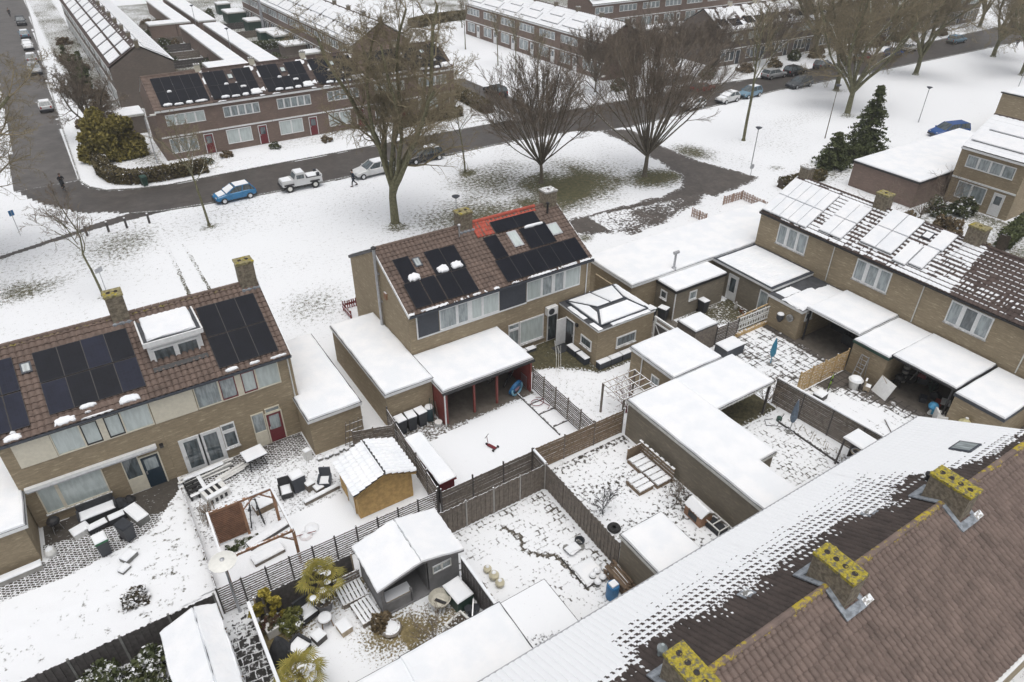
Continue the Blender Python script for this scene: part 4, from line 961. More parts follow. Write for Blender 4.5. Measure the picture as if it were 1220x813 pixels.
# F: row receding at the top left, faces -X
pf = panels_grid(.5, 5.7, 4, .5, 2.35, 1, .12)+panels_grid(.5, 5.7, 4, 2.5, 4.1, 1, .12)
f1 = far_house('', 6.1, 8.2, DARKB, pf, .12, W2(6.1), gapsnow=.25, doorm=WHITE, roofcol=TILEC)
for i in range(11):
    y1 = 109.2+6.1*(i+1); l = f'{nth[i]} house from the near gable in the row at the upper left'
    if i == 0: f1.location = (8.05, y1, 0); f1.rotation_euler = (0,0,-math.pi/2); f1['label'] = l; f1['group'] = 'row at the upper left'
    else: dup(f1, (8.05, y1, 0), -math.pi/2, l, 'row at the upper left')
# I: row behind the garages, faces -X
pi_ = panels_grid(.3, 5.9, 3, .6, 2.4, 1, .15)+panels_grid(.3, 5.9, 2, 2.6, 4.2, 1, .2)
i1 = far_house('', 6.1, 9.4, REDB, pi_, .12, [(.3, 5.6, 3.75, 4.95, 5, GLASSW), (.5, 4.0, .7, 2.3, 3, GLASS)], gapsnow=.72, doorm=WHITE)
for i in range(10):
    y1 = 105.6+6.1*(i+1); l = f'{nth[i]} house from the near gable in the row behind the long garages'
    if i == 0: i1.location = (40.45, y1, 0); i1.rotation_euler = (0,0,-math.pi/2); i1['label'] = l; i1['group'] = 'row behind the long garages'
    else: dup(i1, (40.45, y1, 0), -math.pi/2, l, 'row behind the long garages')
# G: row at the top centre, faces -X, smooth snow roof
g1 = far_house('', 6.1, 8.2, REDB, panels_grid(.3, 5.2, 1, .9, 2.5, 1)+panels_grid(.9, 4.2, 1, 2.6, 3.4, 1), .12, [(.8, 5.3, 3.75, 4.95, 4, GLASSW), (.8, 3.6, .7, 2.35, 2, GLASSW)], gapsnow=.97, doorm=WHITE)
for i in range(7):
    y1 = 87.3+6.1*(i+1); l = f'{nth[i]} house from the near gable in the row under smooth snow at the top centre'
    if i == 0: g1.location = (73.3, y1, 0); g1.rotation_euler = (0,0,-math.pi/2); g1['label'] = l; g1['group'] = 'row at the top centre'
    else: dup(g1, (73.3, y1, 0), -math.pi/2, l, 'row at the top centre')
# H: row at the top right, faces -Y
ph = panels_grid(.5, 2.6, 1, 1.0, 2.6, 1)+panels_grid(3.0, 5.5, 3, .8, 2.5, 2, .06)
h1 = far_house('', 6.1, 9.4, DARKB, ph, 0, [(.6, 5.4, 3.75, 4.95, 5, GLASSC), (.7, 3.9, .7, 2.35, 3, GLASS)], gapsnow=.6, doorm=ANTHR)
for i in range(13):
    l = f'{nth[i] if i < 12 else "thirteenth"} house from the left gable, row behind far roadside trees'
    if i == 0: h1.location = (94.9, 84.0, 0); h1['label'] = l; h1['group'] = 'row behind the far trees'
    else: dup(h1, (94.9+6.1*i, 84.0, 0), 0, l, 'row behind the far trees')
for i in range(8):
    dup(g1, (93.2+6.1*i, 115.4, 0), 0, f'{nth[i]} house from the left gable in the uppermost row at the top edge', 'uppermost row')
# K: house at the right edge
K1 = dup(g1, (72.9, 32.5, 0), -math.pi/2, 'buff brick house with wide patio window at the right edge, above the striped roof', swap={REDB: BUFF}); del K1['group']
K2 = flat_roof('house', 'plain brown brick house wall under a thin dark roof at the right edge', 'house', rect(97.2, 33, 112, 41), 5.4, BUFF, BLACK, .15, fh=.15)
flat_roof('garage_block', 'low snow-roofed garage block in front of the blue van', 'garages', rect(68.3, 33.0, 87.8, 40.1), 2.7, REDB, BLACK, .12)
# long garages behind the brown row
gl = [('long snow-roofed garage strip, nearer left one behind the brown row', (24.95, 114.5, 27.5, 152)), ('long snow-roofed garage strip, nearer right one behind the brown row', (29.2, 114.2, 32.1, 152)), ('long snow-roofed garage strip, farther left one at the top edge', (25, 155.5, 27.6, 186)), ('long snow-roofed garage strip, farther right one at the top edge', (29, 155, 32.2, 190)), ('short snow-roofed shed joined to the nearer left garage strip', (21.6, 114.6, 24.9, 119.6)), ('snow-roofed side wing joined to the farther left garage strip', (20.3, 155.5, 24.9, 159))]
for l, r in gl: flat_roof('garage_block', l, 'garages', rect(*r), 2.6, REDB, WHITEW, .1)
for i, y in enumerate((119.5, 127.0, 135.8, 141.0, 152.5, 163.8, 176)):
    flat_roof('garden_shed', f'{nth[i]} nearest snow-roofed shed in the gardens right of the garage strips', 'shed', rect(36.6 if i % 2 else 37.6, y, 40.3, y+2.6+(i % 3)), 2.2, GREENP if i > 1 else DARKB, WHITEW, .12, group='sheds behind the garage strips')
for i, (x, y) in enumerate(((98, 99.5), (104, 98.7), (110, 99), (116, 99.4), (122, 98.4))):
    flat_roof('garden_shed', f'{nth[i]} small snow-capped shed from the left below the uppermost row', 'shed', rect(x, y, x+3, y+3.4), 2.3, DARKB, WHITEW, .12, group='sheds below the uppermost row')
flat_roof('garage_block', 'thin white garage roof between the smooth snow row and the far tree row', 'garages', rect(90.5, 104.0, 108, 106.6), 2.6, DARKB, WHITEW, .1)
flat_roof('carport', 'low snow-roofed carport behind the yellow-green conifer bush', 'carport', rect(6.6, 97.8, 9.6, 101.5), 2.3, DARKB, WHITEW, .1)
# ------------------------------------------------------------------ ground, roads, gardens
A_ = np.abs
GRASS = cover_mat('snowy_grass', b_noise((.060,.064,.030), (.13,.115,.06), 2.2, 13), 1.5, 14, n2=3.1)
ROADM = cover_mat('wet_asphalt', b_noise((.068,.061,.056), (.098,.088,.08), 1.2, .35), .9, 3.5, .42)
STREETM = cover_mat('worn_asphalt', b_noise((.095,.088,.083), (.135,.125,.118), .8, .3), .9, 4, .5)
PATHM = cover_mat('slushy_path', b_noise((.075,.066,.058), (.115,.10,.088), 2.0, .6), 1.5, 3.5, .45)
BRICKP = cover_mat('brick_paving', b_brick((.052,.045,.038), (.075,.066,.055), (.06,.052,.044), .20, .14, .022, .5), .75, 5, .7, .55)
SLABD = cover_mat('dark_slabs', b_brick((.028,.027,.026), (.04,.038,.036), (.05,.05,.05), .42, .42, .03, .12), 1.3, 3.5, .6, .55)
SLABJ = cover_mat('sunken_slabs', b_brick((.12,.108,.09), (.155,.14,.115), (.075,.066,.052), .34, .34, .06, .0, .5), 1.35, 6, .8, -.36, n2=1.6)
SLABC = cover_mat('grey_slabs', b_brick((.085,.075,.066), (.115,.10,.09), (.05,.046,.04), .5, .5, .05, .0, .0), 1.6, 3.2, .8, -.3, n2=1.1)
CONCM = cover_mat('terrace_concrete', b_noise((.105,.092,.078), (.15,.132,.112), 2, .6), .9, 6, .75)
MOSS = cover_mat('mossy_ground', b_noise((.05,.048,.026), (.11,.095,.05), 3.5, 12), 1.1, 6)
STRAW = cover_mat('straw_grass', b_noise((.15,.12,.055), (.25,.20,.10), 3, 11), 1.0, 9)

bare = [(42.8,55,5.6,4.6,.72), (52.8,52.4,4.4,2.8,.7), (61.8,56.8,2.8,3.6,.5), (37.5,61.5,5,5.0,.44), (30.5,55,6,4,.36), (48,58,6,5,.3), (36,52,7,4,.28), (-6,61,3,2,.4), (23.8,56.0,1.2,.9,.5), (1.5,66,3.5,3,.22), (79.5,45.5,4,3,.5), (71,43.8,7,2.6,.4), (37,45,1.4,1.0,.7),
        (66,47.6,1.2,1.0,.35), (9.2,65.4,.8,.6,.5), (-.9,56.6,.6,.5,.4), (36,64.6,1.1,.9,.5), (100,64,1.6,1.2,.4), (90,55.6,1.6,1.2,.4), (84,58,5,3,.2), (-1.2,22,9,4,.0), (12.6,47,3.2,3.4,.3)]
def gcov(X, Y, d):
    c = .79+.26*(vnoise(X, Y, .18, 21)-.4)-.30*np.clip(vnoise(X, Y, .09, 22)-.5, 0, 1)*2
    c = c+np.where(X > 60, .09, 0)+np.where((X > -2) & (X < 22) & (Y < 62), .06, 0)
    for x, y, rx, ry, k in bare:
        q = np.sqrt(((X-x)/rx)**2+((Y-y)/ry)**2)+.5*(vnoise(X, Y, .6, 23)-.5); c = c-k*np.clip(1.25-q, 0, 1)*1.25
    n = vnoise(X, Y, .22, 24)
    gard = ((X > 9) & (X < 48) & (Y > 94.5) & (Y < 200)) | ((X > 3.6) & (X < 8.2) & (Y > 88)) | ((X > 82) & (X < 130) & (Y > 93.5)) | ((X > 50) & (X < 73) & (Y > 12) & (Y < 33))
    c = np.where(gard, .05+.7*n, c)
    c = np.where((X > 90) & (Y > 77.5) & (Y < 84), .45+.6*n, c)
    c = np.where((X > 9) & (X < 47) & (Y > 82.6) & (Y < 85.8), .42+.55*n, c)
    c = np.where((X > 3.4) & (X < 9) & (Y > 81) & (Y < 89.5), .1+.7*n, c)
    c = np.where((X > 58) & (X < 74) & (Y > 79) & (Y < 130), .85+.3*n, c)
    return c
sheet('ground', rect(-60, -6, 215, 250), 0., .62, GRASS, gcov)
fg = MB(); fg.poly([(-600,-600,-.06), (600,-600,-.06), (600,600,-.06), (-600,600,-.06)], SNOW); tag(fg.build('far_ground', None, (0,0,0)), kind='structure')
def jag(poly, step=.9, amp=.16, seed=1):
    r = random.Random(seed); out = []
    for i in range(len(poly)):
        a, b = np.array(poly[i]), np.array(poly[(i+1) % len(poly)]); n = max(1, int(np.linalg.norm(b-a)/step))
        for k in range(n): out.append(tuple(a+(b-a)*k/n+np.array([r.uniform(-amp, amp), r.uniform(-amp, amp)])))
    return out
def edgecov(w=.6, k=.75, base=-.35, sc=.5, sd=3):
    return lambda X, Y, d: base+k*np.clip(1-d/w, 0, 1)+.5*np.clip(vnoise(X, Y, sc, sd)-.62, 0, 1)*3
S_edge = [(2.0,73.7),(3.6,72.4),(6,71.4),(10,70.9),(16,70.3),(24,70.2),(36,70.6),(47,70.7),(54,70.2),(57.4,68.2),(62,67.4),(70,68.0),(80,68.4),(92,69.2),(110,68.5),(140,68.2),(215,68.0)]
N_edge = [(215,78.4),(160,77.6),(135,76.5),(110,75.1),(97,75.4),(85,76.8),(64,77.2),(57.5,77.6),(56.5,79.5),(56,100),(52.2,100),(52.0,79.5),(50.5,77.8),(32,78.1),(17,78.2),(8,78.1),(5.2,78.7),(2.4,79.9),(1.07,81.8),(.3,84.6)]
road = S_edge+N_edge[:-1]+[(.3,84.6),(-5.4,84.6),(-3.98,80.8),(-2.04,77.1),(-.3,75.0)]
sheet('road', jag(road, 1.2, .1), .012, .42, ROADM, edgecov(.55, .85, -.35))
street = [(.3,84.6),(.6,112),(1.4,150),(2.6,200),(3.2,250),(-6.5,250),(-5.6,200),(-5.4,150),(-5.2,112),(-5.5,89),(-5.4,84.6)]
sheet('street', jag(street, 2, .12, 3), .016, .5, STREETM, lambda X, Y, d: np.where(X > -1.6, -.25+.5*np.clip(vnoise(X, Y, .3, 5)-.5, 0, 1)*2, -.4)+.5*np.clip(1-d/.5, 0, 1))
sheet('footpath', jag([(6.5,71.2),(3.6,72.6),(1.6,72.2),(-1.2,71.0),(-6,69.3),(-14,66.7),(-14,66.2),(-6,68.6),(-1,70.2),(2.4,70.8)], .8, .08), .010, .15, ROADM, edgecov(.12, .7, -.2))
path = [(57.5,68.4),(57.3,62),(56.2,55.4),(55.2,51.6),(53.2,49.1),(49.1,48.4),(42.1,48.6),(38.2,48.7),(33,48.2),(29.5,46.6),(31.5,45.6),(37.3,45.6),(41.2,43.2),(45,43.3),(53.4,45.3),(59.6,45.8),(62.2,46.6),(61.7,48.1),(60.3,53.3),(60.3,59.7),(61.4,66.8)]
def pcov(X, Y, d):
    m = -.3+.75*np.clip(1-d/.7, 0, 1)
    m = m+np.where((X < 54) & (X > 40) & (Y < 48.4-(X-40)*.13) & (Y > 43.6), 1.0*np.clip(vnoise(X, Y, .35, 8)*2-.35, 0, 1), 0)
    return m+np.where(X < 40, .12, 0)
sheet('lane', jag(path, .8, .2, 5), .014, .28, PATHM, pcov)
for k, pl in enumerate(([(5.2,67.6),(4.95,60),(4.8,53.0)], [(6.3,66.4),(6.35,60),(6.34,53.0)])):
    poly = [(x-.13, y) for x, y in pl]+[(x+.13, y) for x, y in pl[::-1]]
    sheet('path_edging', jag(poly, .5, .05, k), .012, .07, MOSS, lambda X, Y, d: 1.0-.05*(66-Y)*1.1+.3*(vnoise(X, Y, 1.2, 3)-.5))
def kerb(name, line, h=.11, w=.16):
    m = MB()
    for a, b in zip(line[:-1], line[1:]): m.beam((*a, h/2), (*b, h/2), w, h, CONCD)
    tag(m.build(name, None), kind='structure')
kerb('kerb', S_edge[1:9]); kerb('kerb', S_edge[10:]); kerb('kerb', N_edge[:8]); kerb('kerb', N_edge[12:]); kerb('kerb', [(.45,84.6),(.75,112),(1.55,150),(2.75,200),(3.3,240)])
# gardens, from left to right
patio = [(-8.9,29.2),(-5.9,29.1),(-3.3,29.5),(-1.8,30.1),(-.95,31.4),(-.35,32.2),(-.25,33.22),(-6.7,33.22),(-6.72,30.8),(-8.9,30.7)]
sheet('patio', jag(patio, .4, .06), .014, .1, BRICKP, lambda X, Y, d: np.where(Y > 31.6-.15*(X+5), -.35, .28)+.25*(vnoise(X, Y, 1, 31)-.5)+.4*np.clip(1-d/.25, 0, 1)*(Y < 31))
LAWNM = cover_mat('lawn_snow', b_noise((.055,.052,.03), (.11,.095,.06), 3, 13), 1.5, 5.5, n2=1.3)
sheet('lawn', [(-14,22.9),(-.25,24.7),(-.2,31.8),(-.9,31.5),(-1.8,30.2),(-3.3,29.6),(-5.9,29.2),(-14,29.3)], .006, .12, LAWNM, lambda X, Y, d: .92-.16*np.clip(vnoise(X, Y, .5, 41)*2-.7, 0, 1)-.10*(X > -3.5), hgt=lambda X, Y, d: .09*vnoise(X, Y, 1.5, 7, 3))
sheet('terrace', [(-.05,23.2),(7,23.2),(7,25),(10.4,25),(10.4,30.8),(6.75,30.8),(6.75,33.2),(-.05,33.2)], .010, .1, BRICKP, lambda X, Y, d: np.where(Y < 27.2, 1.2, np.clip(1.05-(Y-29.4)*.30, -.3, .62))+.3*(vnoise(X, Y, 1.1, 32)-.5))
sheet('garden_floor', [(.85,15.6),(9.5,15.6),(9.5,21.7),(.85,21.7)], .010, .1, STRAW, lambda X, Y, d: np.clip(.12+.40*np.minimum(np.minimum(X-.6, 21.9-Y), np.hypot(X-5.6, Y-18.4)), .05, .98)-np.where(X > 6, .62*np.clip(1-A_(Y-17.6)/1.4, 0, 1), 0)-.5*np.clip(1-np.hypot(X-1.6, Y-20.6)/1.6, 0, 1)+.25*(vnoise(X, Y, 1.3, 33)-.5))
sheet('side_paving', [(-.45,15),(.72,15),(.72,23.0),(-.3,23.0)], .012, .1, SLABD, lambda X, Y, d: .28+.35*np.clip((Y-21)/1.5, 0, 1)+.2*(vnoise(X, Y, 1.2, 34)-.5))
pond = [(13.0,20.6),(13.35,19.6),(13.0,18.9),(13.5,18.2),(14.2,17.8),(14.3,15.4)]
sheet('garden_floor', [(9.6,13),(16.1,13),(16.1,21.6),(9.7,21.6)], .010, .09, SLABJ, lambda X, Y, d: 1.10-.30*np.clip(vnoise(X, Y, .55, 42)*2.4-.9, 0, 1)-.26*np.clip(1-d/.8, 0, 1)-.75*np.clip(1-edge_dist(X, Y, pond, False)/.2, 0, 1)-np.where((X > 14.4) & (Y < 17), .22, 0))
sheet('garden_floor', [(16.3,15.5),(22.7,12),(22.7,22.7),(16.4,22.7)], .010, .09, cover_mat('rough_paving', b_noise((.045,.042,.036), (.09,.08,.065), 4, 14), 1.5, 4.5), lambda X, Y, d: .94-.30*np.clip(vnoise(X, Y, .6, 43)*2.4-.8, 0, 1)-.45*np.clip(1-(22.7-X)/1.5, 0, 1)*(Y < 18.6)-.4*np.clip(1-(22.7-Y)/.9, 0, 1))
sheet('veranda_floor', [(14.2,28.7),(20.5,28.8),(20.5,33.2),(14.2,33.2)], .016, .12, CONCM, lambda X, Y, d: np.clip(-.4+1.0*np.clip((29.3-Y)/.6, 0, 1), -1, 1)+.3*(vnoise(X, Y, 2, 3)-.5))
sheet('yard', jag([(11.2,28.7),(14.2,27.9),(15.6,28.6),(14.2,29.5),(14.2,30.5),(11.2,30.5)], .4, .1), .014, .1, CONCM, lambda X, Y, d: .38+.4*(vnoise(X, Y, 1.1, 36)-.5))
sheet('lawn', [(12,23.2),(20.6,23.2),(20.6,28.75),(12,28.4)], .008, .2, GRASS, lambda X, Y, d: 1.06-.4*np.clip((Y-28.2)/.6, 0, 1)-.5*np.clip(1-A_(X-19.5)/.12, 0, 1), hgt=lambda X, Y, d: .02*vnoise(X, Y, 1.5, 7))
sheet('garden_bed', jag([(20.6,31.0),(23,30.4),(24.3,29.3),(25.4,28.2),(28.6,28.2),(28.6,29),(25.5,29),(25.5,33.2),(20.6,33.2)], .5, .12), .016, .12, MOSS, lambda X, Y, d: -.05+.6*np.clip(1-d/.4, 0, 1)*(Y < 32)+.5*(vnoise(X, Y, 1, 37)-.5))
sheet('alley', [(30.6,26.4),(34.1,26.4),(34,32.4),(30.6,32.4)], .012, .2, CONCM, lambda X, Y, d: .15+.8*(vnoise(X, Y, .9, 38)-.5))
sheet('garden_floor', [(26.5,12.5),(32.5,12.5),(32.3,19.4),(26.5,19.4)], .010, .09, SLABJ, lambda X, Y, d: .87+.25*(vnoise(X, Y, .7, 44)-.5)+np.where(X > 31.3, .25*(vnoise(X, Y, .9, 45)-.3), 0))
sheet('carport_floor', [(26.5,19.4),(32.3,19.4),(32.3,22.8),(26.5,22.8)], .012, .15, MOSS, lambda X, Y, d: -.2+.9*np.clip((20.0-Y)/.8, 0, 1))
sheet('garden_floor', [(32.7,19.9),(39.5,19.9),(39.5,26.3),(30.5,26.3),(30.5,22.8),(32.7,22.8)], .010, .1, SLABC, lambda X, Y, d: .50+.75*(vnoise(X, Y, .45, 46)-.45)+np.where(X < 34.3, .3, 0)-np.where(X > 38.9, .5, 0))
sheet('garden_floor', [(33.0,12.8),(39.6,12.8),(39.6,19.7),(33.0,19.7)], .010, .1, SLABC, lambda X, Y, d: np.clip(1.05-.62*np.clip(X-37.0+.6*(Y-16.5)*.55, 0, 2)-.5*np.clip((Y-18.3), 0, 1), -.3, 1)+.4*(vnoise(X, Y, .8, 47)-.5))
sheet('canopy_floor', [(39.3,9),(44.3,9),(44.3,27),(39.3,27)], .008, .3, CONCM, lambda X, Y, d: -.5+0*X)
sheet('room_garden', jag([(34.2,26.5),(39.8,26.5),(39.8,30.4),(34.2,30.4)], .5, .05), .014, .12, MOSS, lambda X, Y, d: np.clip(.1+.7*vnoise(X, Y, .6, 48)-.12*(X-36), -.3, 1)+np.where((X < 37) & (Y < 28), .5, 0))

# ------------------------------------------------------------------ trees
def tree_segs(style, H, seed, lean=(0,0)):
    r = random.Random(seed); out = []
    ST = {
     'spread': dict(trunk=.17, r=.021, limbs=9, ang=(8,46), L1=.88, trop=[.02,.085,.05,.02,.0,.0], wob=[.05,.16,.2,.24,.26,.26], ratio=[0,.40,.50,.52,.5], nn=[3,8,7,5,4,3], kids=[0,1.3,1.4,1.45,1.45], ca=(28,62), mx=5),
     'vase': dict(trunk=.16, r=.017, limbs=38, ang=(2,52), L1=.80, trop=[.0,.03,.04,.03,.0], wob=[.03,.05,.07,.1,.12], ratio=[0,.34,.45,.5], nn=[2,9,6,4,3], kids=[0,1.9,1.6,1.25], ca=(12,36), mx=4),
     'young': dict(trunk=.42, r=.012, limbs=9, ang=(15,60), L1=.42, trop=[.02,.06,.05,.02,.0], wob=[.04,.12,.16,.2,.2], ratio=[0,.5,.5,.5], nn=[5,7,5,4,3], kids=[0,1.3,1.3,1.2], ca=(25,55), mx=4),
     'bush': dict(trunk=.05, r=.018, limbs=14, ang=(5,62), L1=.8, trop=[0,.03,.02,0], wob=[.05,.12,.16,.2], ratio=[0,.42,.5], nn=[2,5,4,3], kids=[0,1.2,1.0], ca=(20,50), mx=3)}[style]
    def rot(d, ang, az):
        a = d.orthogonal().normalized(); b = d.cross(a); return (d*math.cos(ang)+(a*math.cos(az)+b*math.sin(az))*math.sin(ang)).normalized()
    def grow(p, d, L, r0, lev):
        n = ST['nn'][lev]; endr = .42 if lev else .72
        for i in range(n):
            w = ST['wob'][lev]
            d = (d+Vector((r.gauss(0,w), r.gauss(0,w), r.gauss(0,w)+ST['trop'][lev]))).normalized()
            q = p+d*(L/n); ra = r0*(1-(1-endr)*i/n); rb = r0*(1-(1-endr)*(i+1)/n)
            out.append((p.x,p.y,p.z,q.x,q.y,q.z,ra,rb,lev)); p = q
            if 0 < lev < ST['mx'] and i >= ((3 if style == 'vase' and lev == 1 else 1) if lev < 3 else 0):
                k = ST['kids'][lev] if lev < len(ST['kids']) else .8
                k = int(k)+(r.random() < k-int(k))
                for _ in range(k):
                    grow(p, rot(d, R(r.uniform(*ST['ca'])), r.uniform(0, 6.28)), L*ST['ratio'][lev]*r.uniform(.7, 1.2)*(1-.45*i/n), max(rb*.55, .0125 if style != 'vase' else .0145), lev+1)
        return p, d
    d0 = Vector((lean[0], lean[1], 1)).normalized(); R0 = H*ST['r']; top = H*ST['trunk']
    out.append((0,0,-.05, d0.x*.25, d0.y*.25, .25, R0*1.6, R0*1.08, 0))
    p, d = grow(Vector((d0.x*.25, d0.y*.25, .25)), d0, top, R0, 0)
    if style == 'young':   # leader runs on
        q0 = p
        for k in range(ST['limbs']):
            t = k/ST['limbs']; q = q0+d*(H*.45*t); grow(q, rot(d, R(r.uniform(25, 60)*(1-t*.4)), r.uniform(0,6.28)), H*ST['L1']*(1-.55*t)*r.uniform(.75,1.1), R0*.42*(1-.5*t), 1)
        grow(p, d, H*.55, R0*.65, 1)
    else:
        for k in range(ST['limbs']):
            a = R(ST['ang'][0]+(ST['ang'][1]-ST['ang'][0])*((k+.5)/ST['limbs'])**.8); az = k*2.4+r.uniform(-.4,.4)
            st = p-d*r.uniform(0, top*(.3 if style == 'spread' else .22))
            grow(st, rot(d, a, az), H*ST['L1']*r.uniform(.88, 1.08)*(1-(.42 if style == 'spread' else .12)*(a/R(56))), R0*(.62 if style == 'spread' else .40)*r.uniform(.75,1.05), 1)
    return np.array(out)
def seg_mesh(name, S, n, mat, parent):
    p0, p1 = S[:,0:3], S[:,3:6]; d = p1-p0; d /= np.linalg.norm(d, axis=1)[:,None]+1e-9
    ref = np.where(np.abs(d[:,2:3]) < .9, np.array([[0,0,1.]]), np.array([[1.,0,0]])); a = np.cross(d, ref); a /= np.linalg.norm(a, axis=1)[:,None]; b = np.cross(d, a)
    an = 2*np.pi*np.arange(n)/n; c, s = np.cos(an), np.sin(an)
    ring = a[:,None,:]*c[None,:,None]+b[:,None,:]*s[None,:,None]
    V = np.concatenate([p0[:,None]+ring*S[:,6][:,None,None], p1[:,None]+ring*S[:,7][:,None,None]], 1)
    base = np.arange(len(S))[:,None]*2*n; k = np.arange(n); k1 = (k+1) % n
    Q = np.stack([base+k, base+k1, base+n+k1, base+n+k], -1).reshape(-1, 4)
    return arr_mesh(name, V.reshape(-1, 3)+np.array(OFF[parent.name]), Q, [mat], parent)
def tree(name, label, loc, style, H, seed, bark=None, twig=None, lean=(0,0), group=None, cat='tree', tl=1):
    t = thing(name, label, cat, loc, group); S = tree_segs(style, H, seed, lean)
    tr = S[S[:,8] <= tl]; cr = S[S[:,8] > tl]
    seg_mesh('trunk', tr, 8, bark or BARKG, t); seg_mesh('crown', cr, 3, twig or TWIG, t); return t
big = tree('bare_tree', 'tallest bare tree with thick mossy trunk standing alone in the snow, left of centre', (23.8,56.5,0), 'spread', 21, 4)
tree('bare_tree', 'left of two dark vase-shaped bare trees fanning from a short trunk', (41.3,57.9,0), 'vase', 12.2, 5, BARK, TWIGD)
vt = tree('bare_tree', 'right and larger of two dark vase-shaped bare trees, beside the lane', (51.8,53.5,0), 'vase', 14.8, 6, BARK, TWIGD)
tr = 'bare roadside trees on the right'
tree('bare_tree', 'slim mossy bare tree between the two parked cars and the lane lamp post', (70.1,56,0), 'young', 15.5, 7, group=tr)
tree('bare_tree', 'leaning bare tree behind the dark conifer, one long limb reaching right', (90.0,55.8,0), 'spread', 19, 8, lean=(.22,.03), group=tr)
ra = tree('bare_tree', 'upright bare tree at the road edge just behind the leaning tree', (99.6,64.5,0), 'spread', 18, 9, group=tr)
rb = dup(ra, (118.9,63.8,0), 2.1, 'bare roadside tree right of the leaning tree, before the dark blue car', tr)
dup(ra, (142.8,64.0,0), 4.0, 'forked bare tree by the road bend at the upper right', tr)
tree('bare_tree', 'bare trunk leaning in at the right edge above the brown wall', (133.2,54.5,0), 'spread', 17, 10, lean=(.12,.05), group=tr)
dup(big, (-9.5,67.0,0), 1.0, 'bare tree standing outside the left edge, its twigs over the street')
tree('bare_tree', 'young slender mossy tree between the snow path and the blue car', (9.2,65.7,0), 'young', 9.5, 11)
tree('sapling', 'thin bare sapling behind the roof chimney, beside a small sign pole', (-.86,56.9,0), 'young', 8.0, 12, twig=TWIGD)
tree('bare_tree', 'small bare tree with pale trunk behind the tallest tree, near the front gardens', (36.0,64.8,0), 'young', 8.5, 13)
tree('bare_tree', 'low spreading bare tree at the left edge below the street corner', (-8.6,62.5,0), 'young', 8.5, 14, lean=(.12,0))
tree('bare_tree', 'broad dark bare tree beside the yellow-green conifer bush', (3.6,98.5,0), 'spread', 10, 15, BARK, TWIGD)
sm = tree('bare_tree', 'small street tree left of the smooth snow row, nearest the side street', (65,99,0), 'young', 8, 16, twig=TWIG)
for i, (x, y, l) in enumerate(((65,104.5,'small street tree left of the smooth snow row, second from the side street'), (66.5,118,'small street tree left of the smooth snow row, third from the side street'), (60,132,'bare tree by the round hedge at the top centre'), (84.5,164,'bare tree at the top edge, centre'), (72,150,'bare tree behind the round hedge at the top'), (76,136,'bare tree in the snow right of the round hedge'), (47.5,92,'small bare tree behind the right end of the brown row'), (61.5,88,'small bare tree on the snow right of the black side-street car'), (49,104,'small bare tree beside the gable of the row behind the garages'))):
    dup(sm, (x, y, 0), i*1.3, l)
dk = tree('bare_tree', 'round dark bare tree hiding the gable of the far tree row', (90.5,80.5,0), 'vase', 8.5, 17, BARK, TWIGD)
dup(dk, (68.5,83.0,0), 1.2, 'dark bare hedge tree in front of the smooth snow row gable'); dup(dk, (76.5,84.0,0), 2.2, 'dark bare tree at the right of the smooth snow row gable'); dup(dk, (84,83,0), .5, 'dark bare tree between the smooth row gable and the far row')
bt = 'bare trees along the far house row'
for i, (x, y) in enumerate(((104,80.5), (116,81), (127,80), (139,81.5), (152,80.5), (168,80))):
    dup(ra if i % 2 else dk, (x, y, 0), i*1.7, f'{nth[i]} bare tree from the left along the front of the far house row', bt)

# ------------------------------------------------------------------ evergreens, hedges, shrubs
def leaf_mesh(name, P, size, mat, parent, seed=0, stretch=1.6, droop=0.):
    rs = np.random.RandomState(seed); n = len(P)
    a = rs.normal(size=(n,3)); a[:,2] -= droop; a /= np.linalg.norm(a, axis=1)[:,None]
    b = np.cross(a, rs.normal(size=(n,3))); b /= np.linalg.norm(b, axis=1)[:,None]
    s = size*rs.uniform(.6, 1.4, (n,1)); a = a*s*stretch; b = b*s
    V = np.stack([P-a-b*.4, P+b-a*.1, P+a+b*.2, P-b+a*.1], 1).reshape(-1, 3)
    Q = np.arange(4*n).reshape(-1, 4); return arr_mesh(name, V+np.array(OFF[parent.name]), Q, [mat], parent, smooth=False)
def clump_pts(rs, n, rx, ry, rz, nc, cs):
    """points in clumps through an ellipsoid sitting on the ground"""
    v = rs.normal(size=(nc,3)); v /= np.linalg.norm(v, axis=1)[:,None]; v *= rs.uniform(.45, .95, (nc,1)); v[:,2] = np.abs(v[:,2])*1.0
    C = v*np.array([rx,ry,rz*.92]); k = rs.randint(0, nc, n)
    u = rs.normal(size=(n,3)); u /= np.linalg.norm(u, axis=1)[:,None]; u *= rs.uniform(.55, 1, (n,1))
    P = C[k]+u*cs*rs.uniform(.7, 1.2, (nc,1))[k]; P[:,2] = np.abs(P[:,2])+.05; return P
GRN = foliage_mat('dark_evergreen', (.035,.05,.022), (.09,.105,.042)); GRNY = foliage_mat('yellow_green_foliage', (.095,.088,.022), (.215,.18,.05))
GRNM = foliage_mat('shrub_green', (.03,.045,.018), (.085,.095,.04), .5); BRNS = foliage_mat('brown_shrub', (.07,.055,.03), (.16,.12,.07), .25); HEDG = foliage_mat('hedge_leaves', (.05,.042,.022), (.12,.098,.045), .25)
def shrub(name, label, loc, rx, ry, rz, mat, seed, n=2600, ls=.07, nc=26, cs=.32, cat='shrub', group=None):
    t = thing(name, label, cat, loc, group); rs = np.random.RandomState(seed)
    leaf_mesh('foliage', clump_pts(rs, n, rx, ry, rz, nc, cs*min(rx, ry, rz)), ls, mat, t, seed)
    sub(t, 'stem', lambda m: m.tube([(loc[0], loc[1], 0), (loc[0], loc[1], rz*.7)], [.06*rz, .02*rz], 6, BARK)); return t
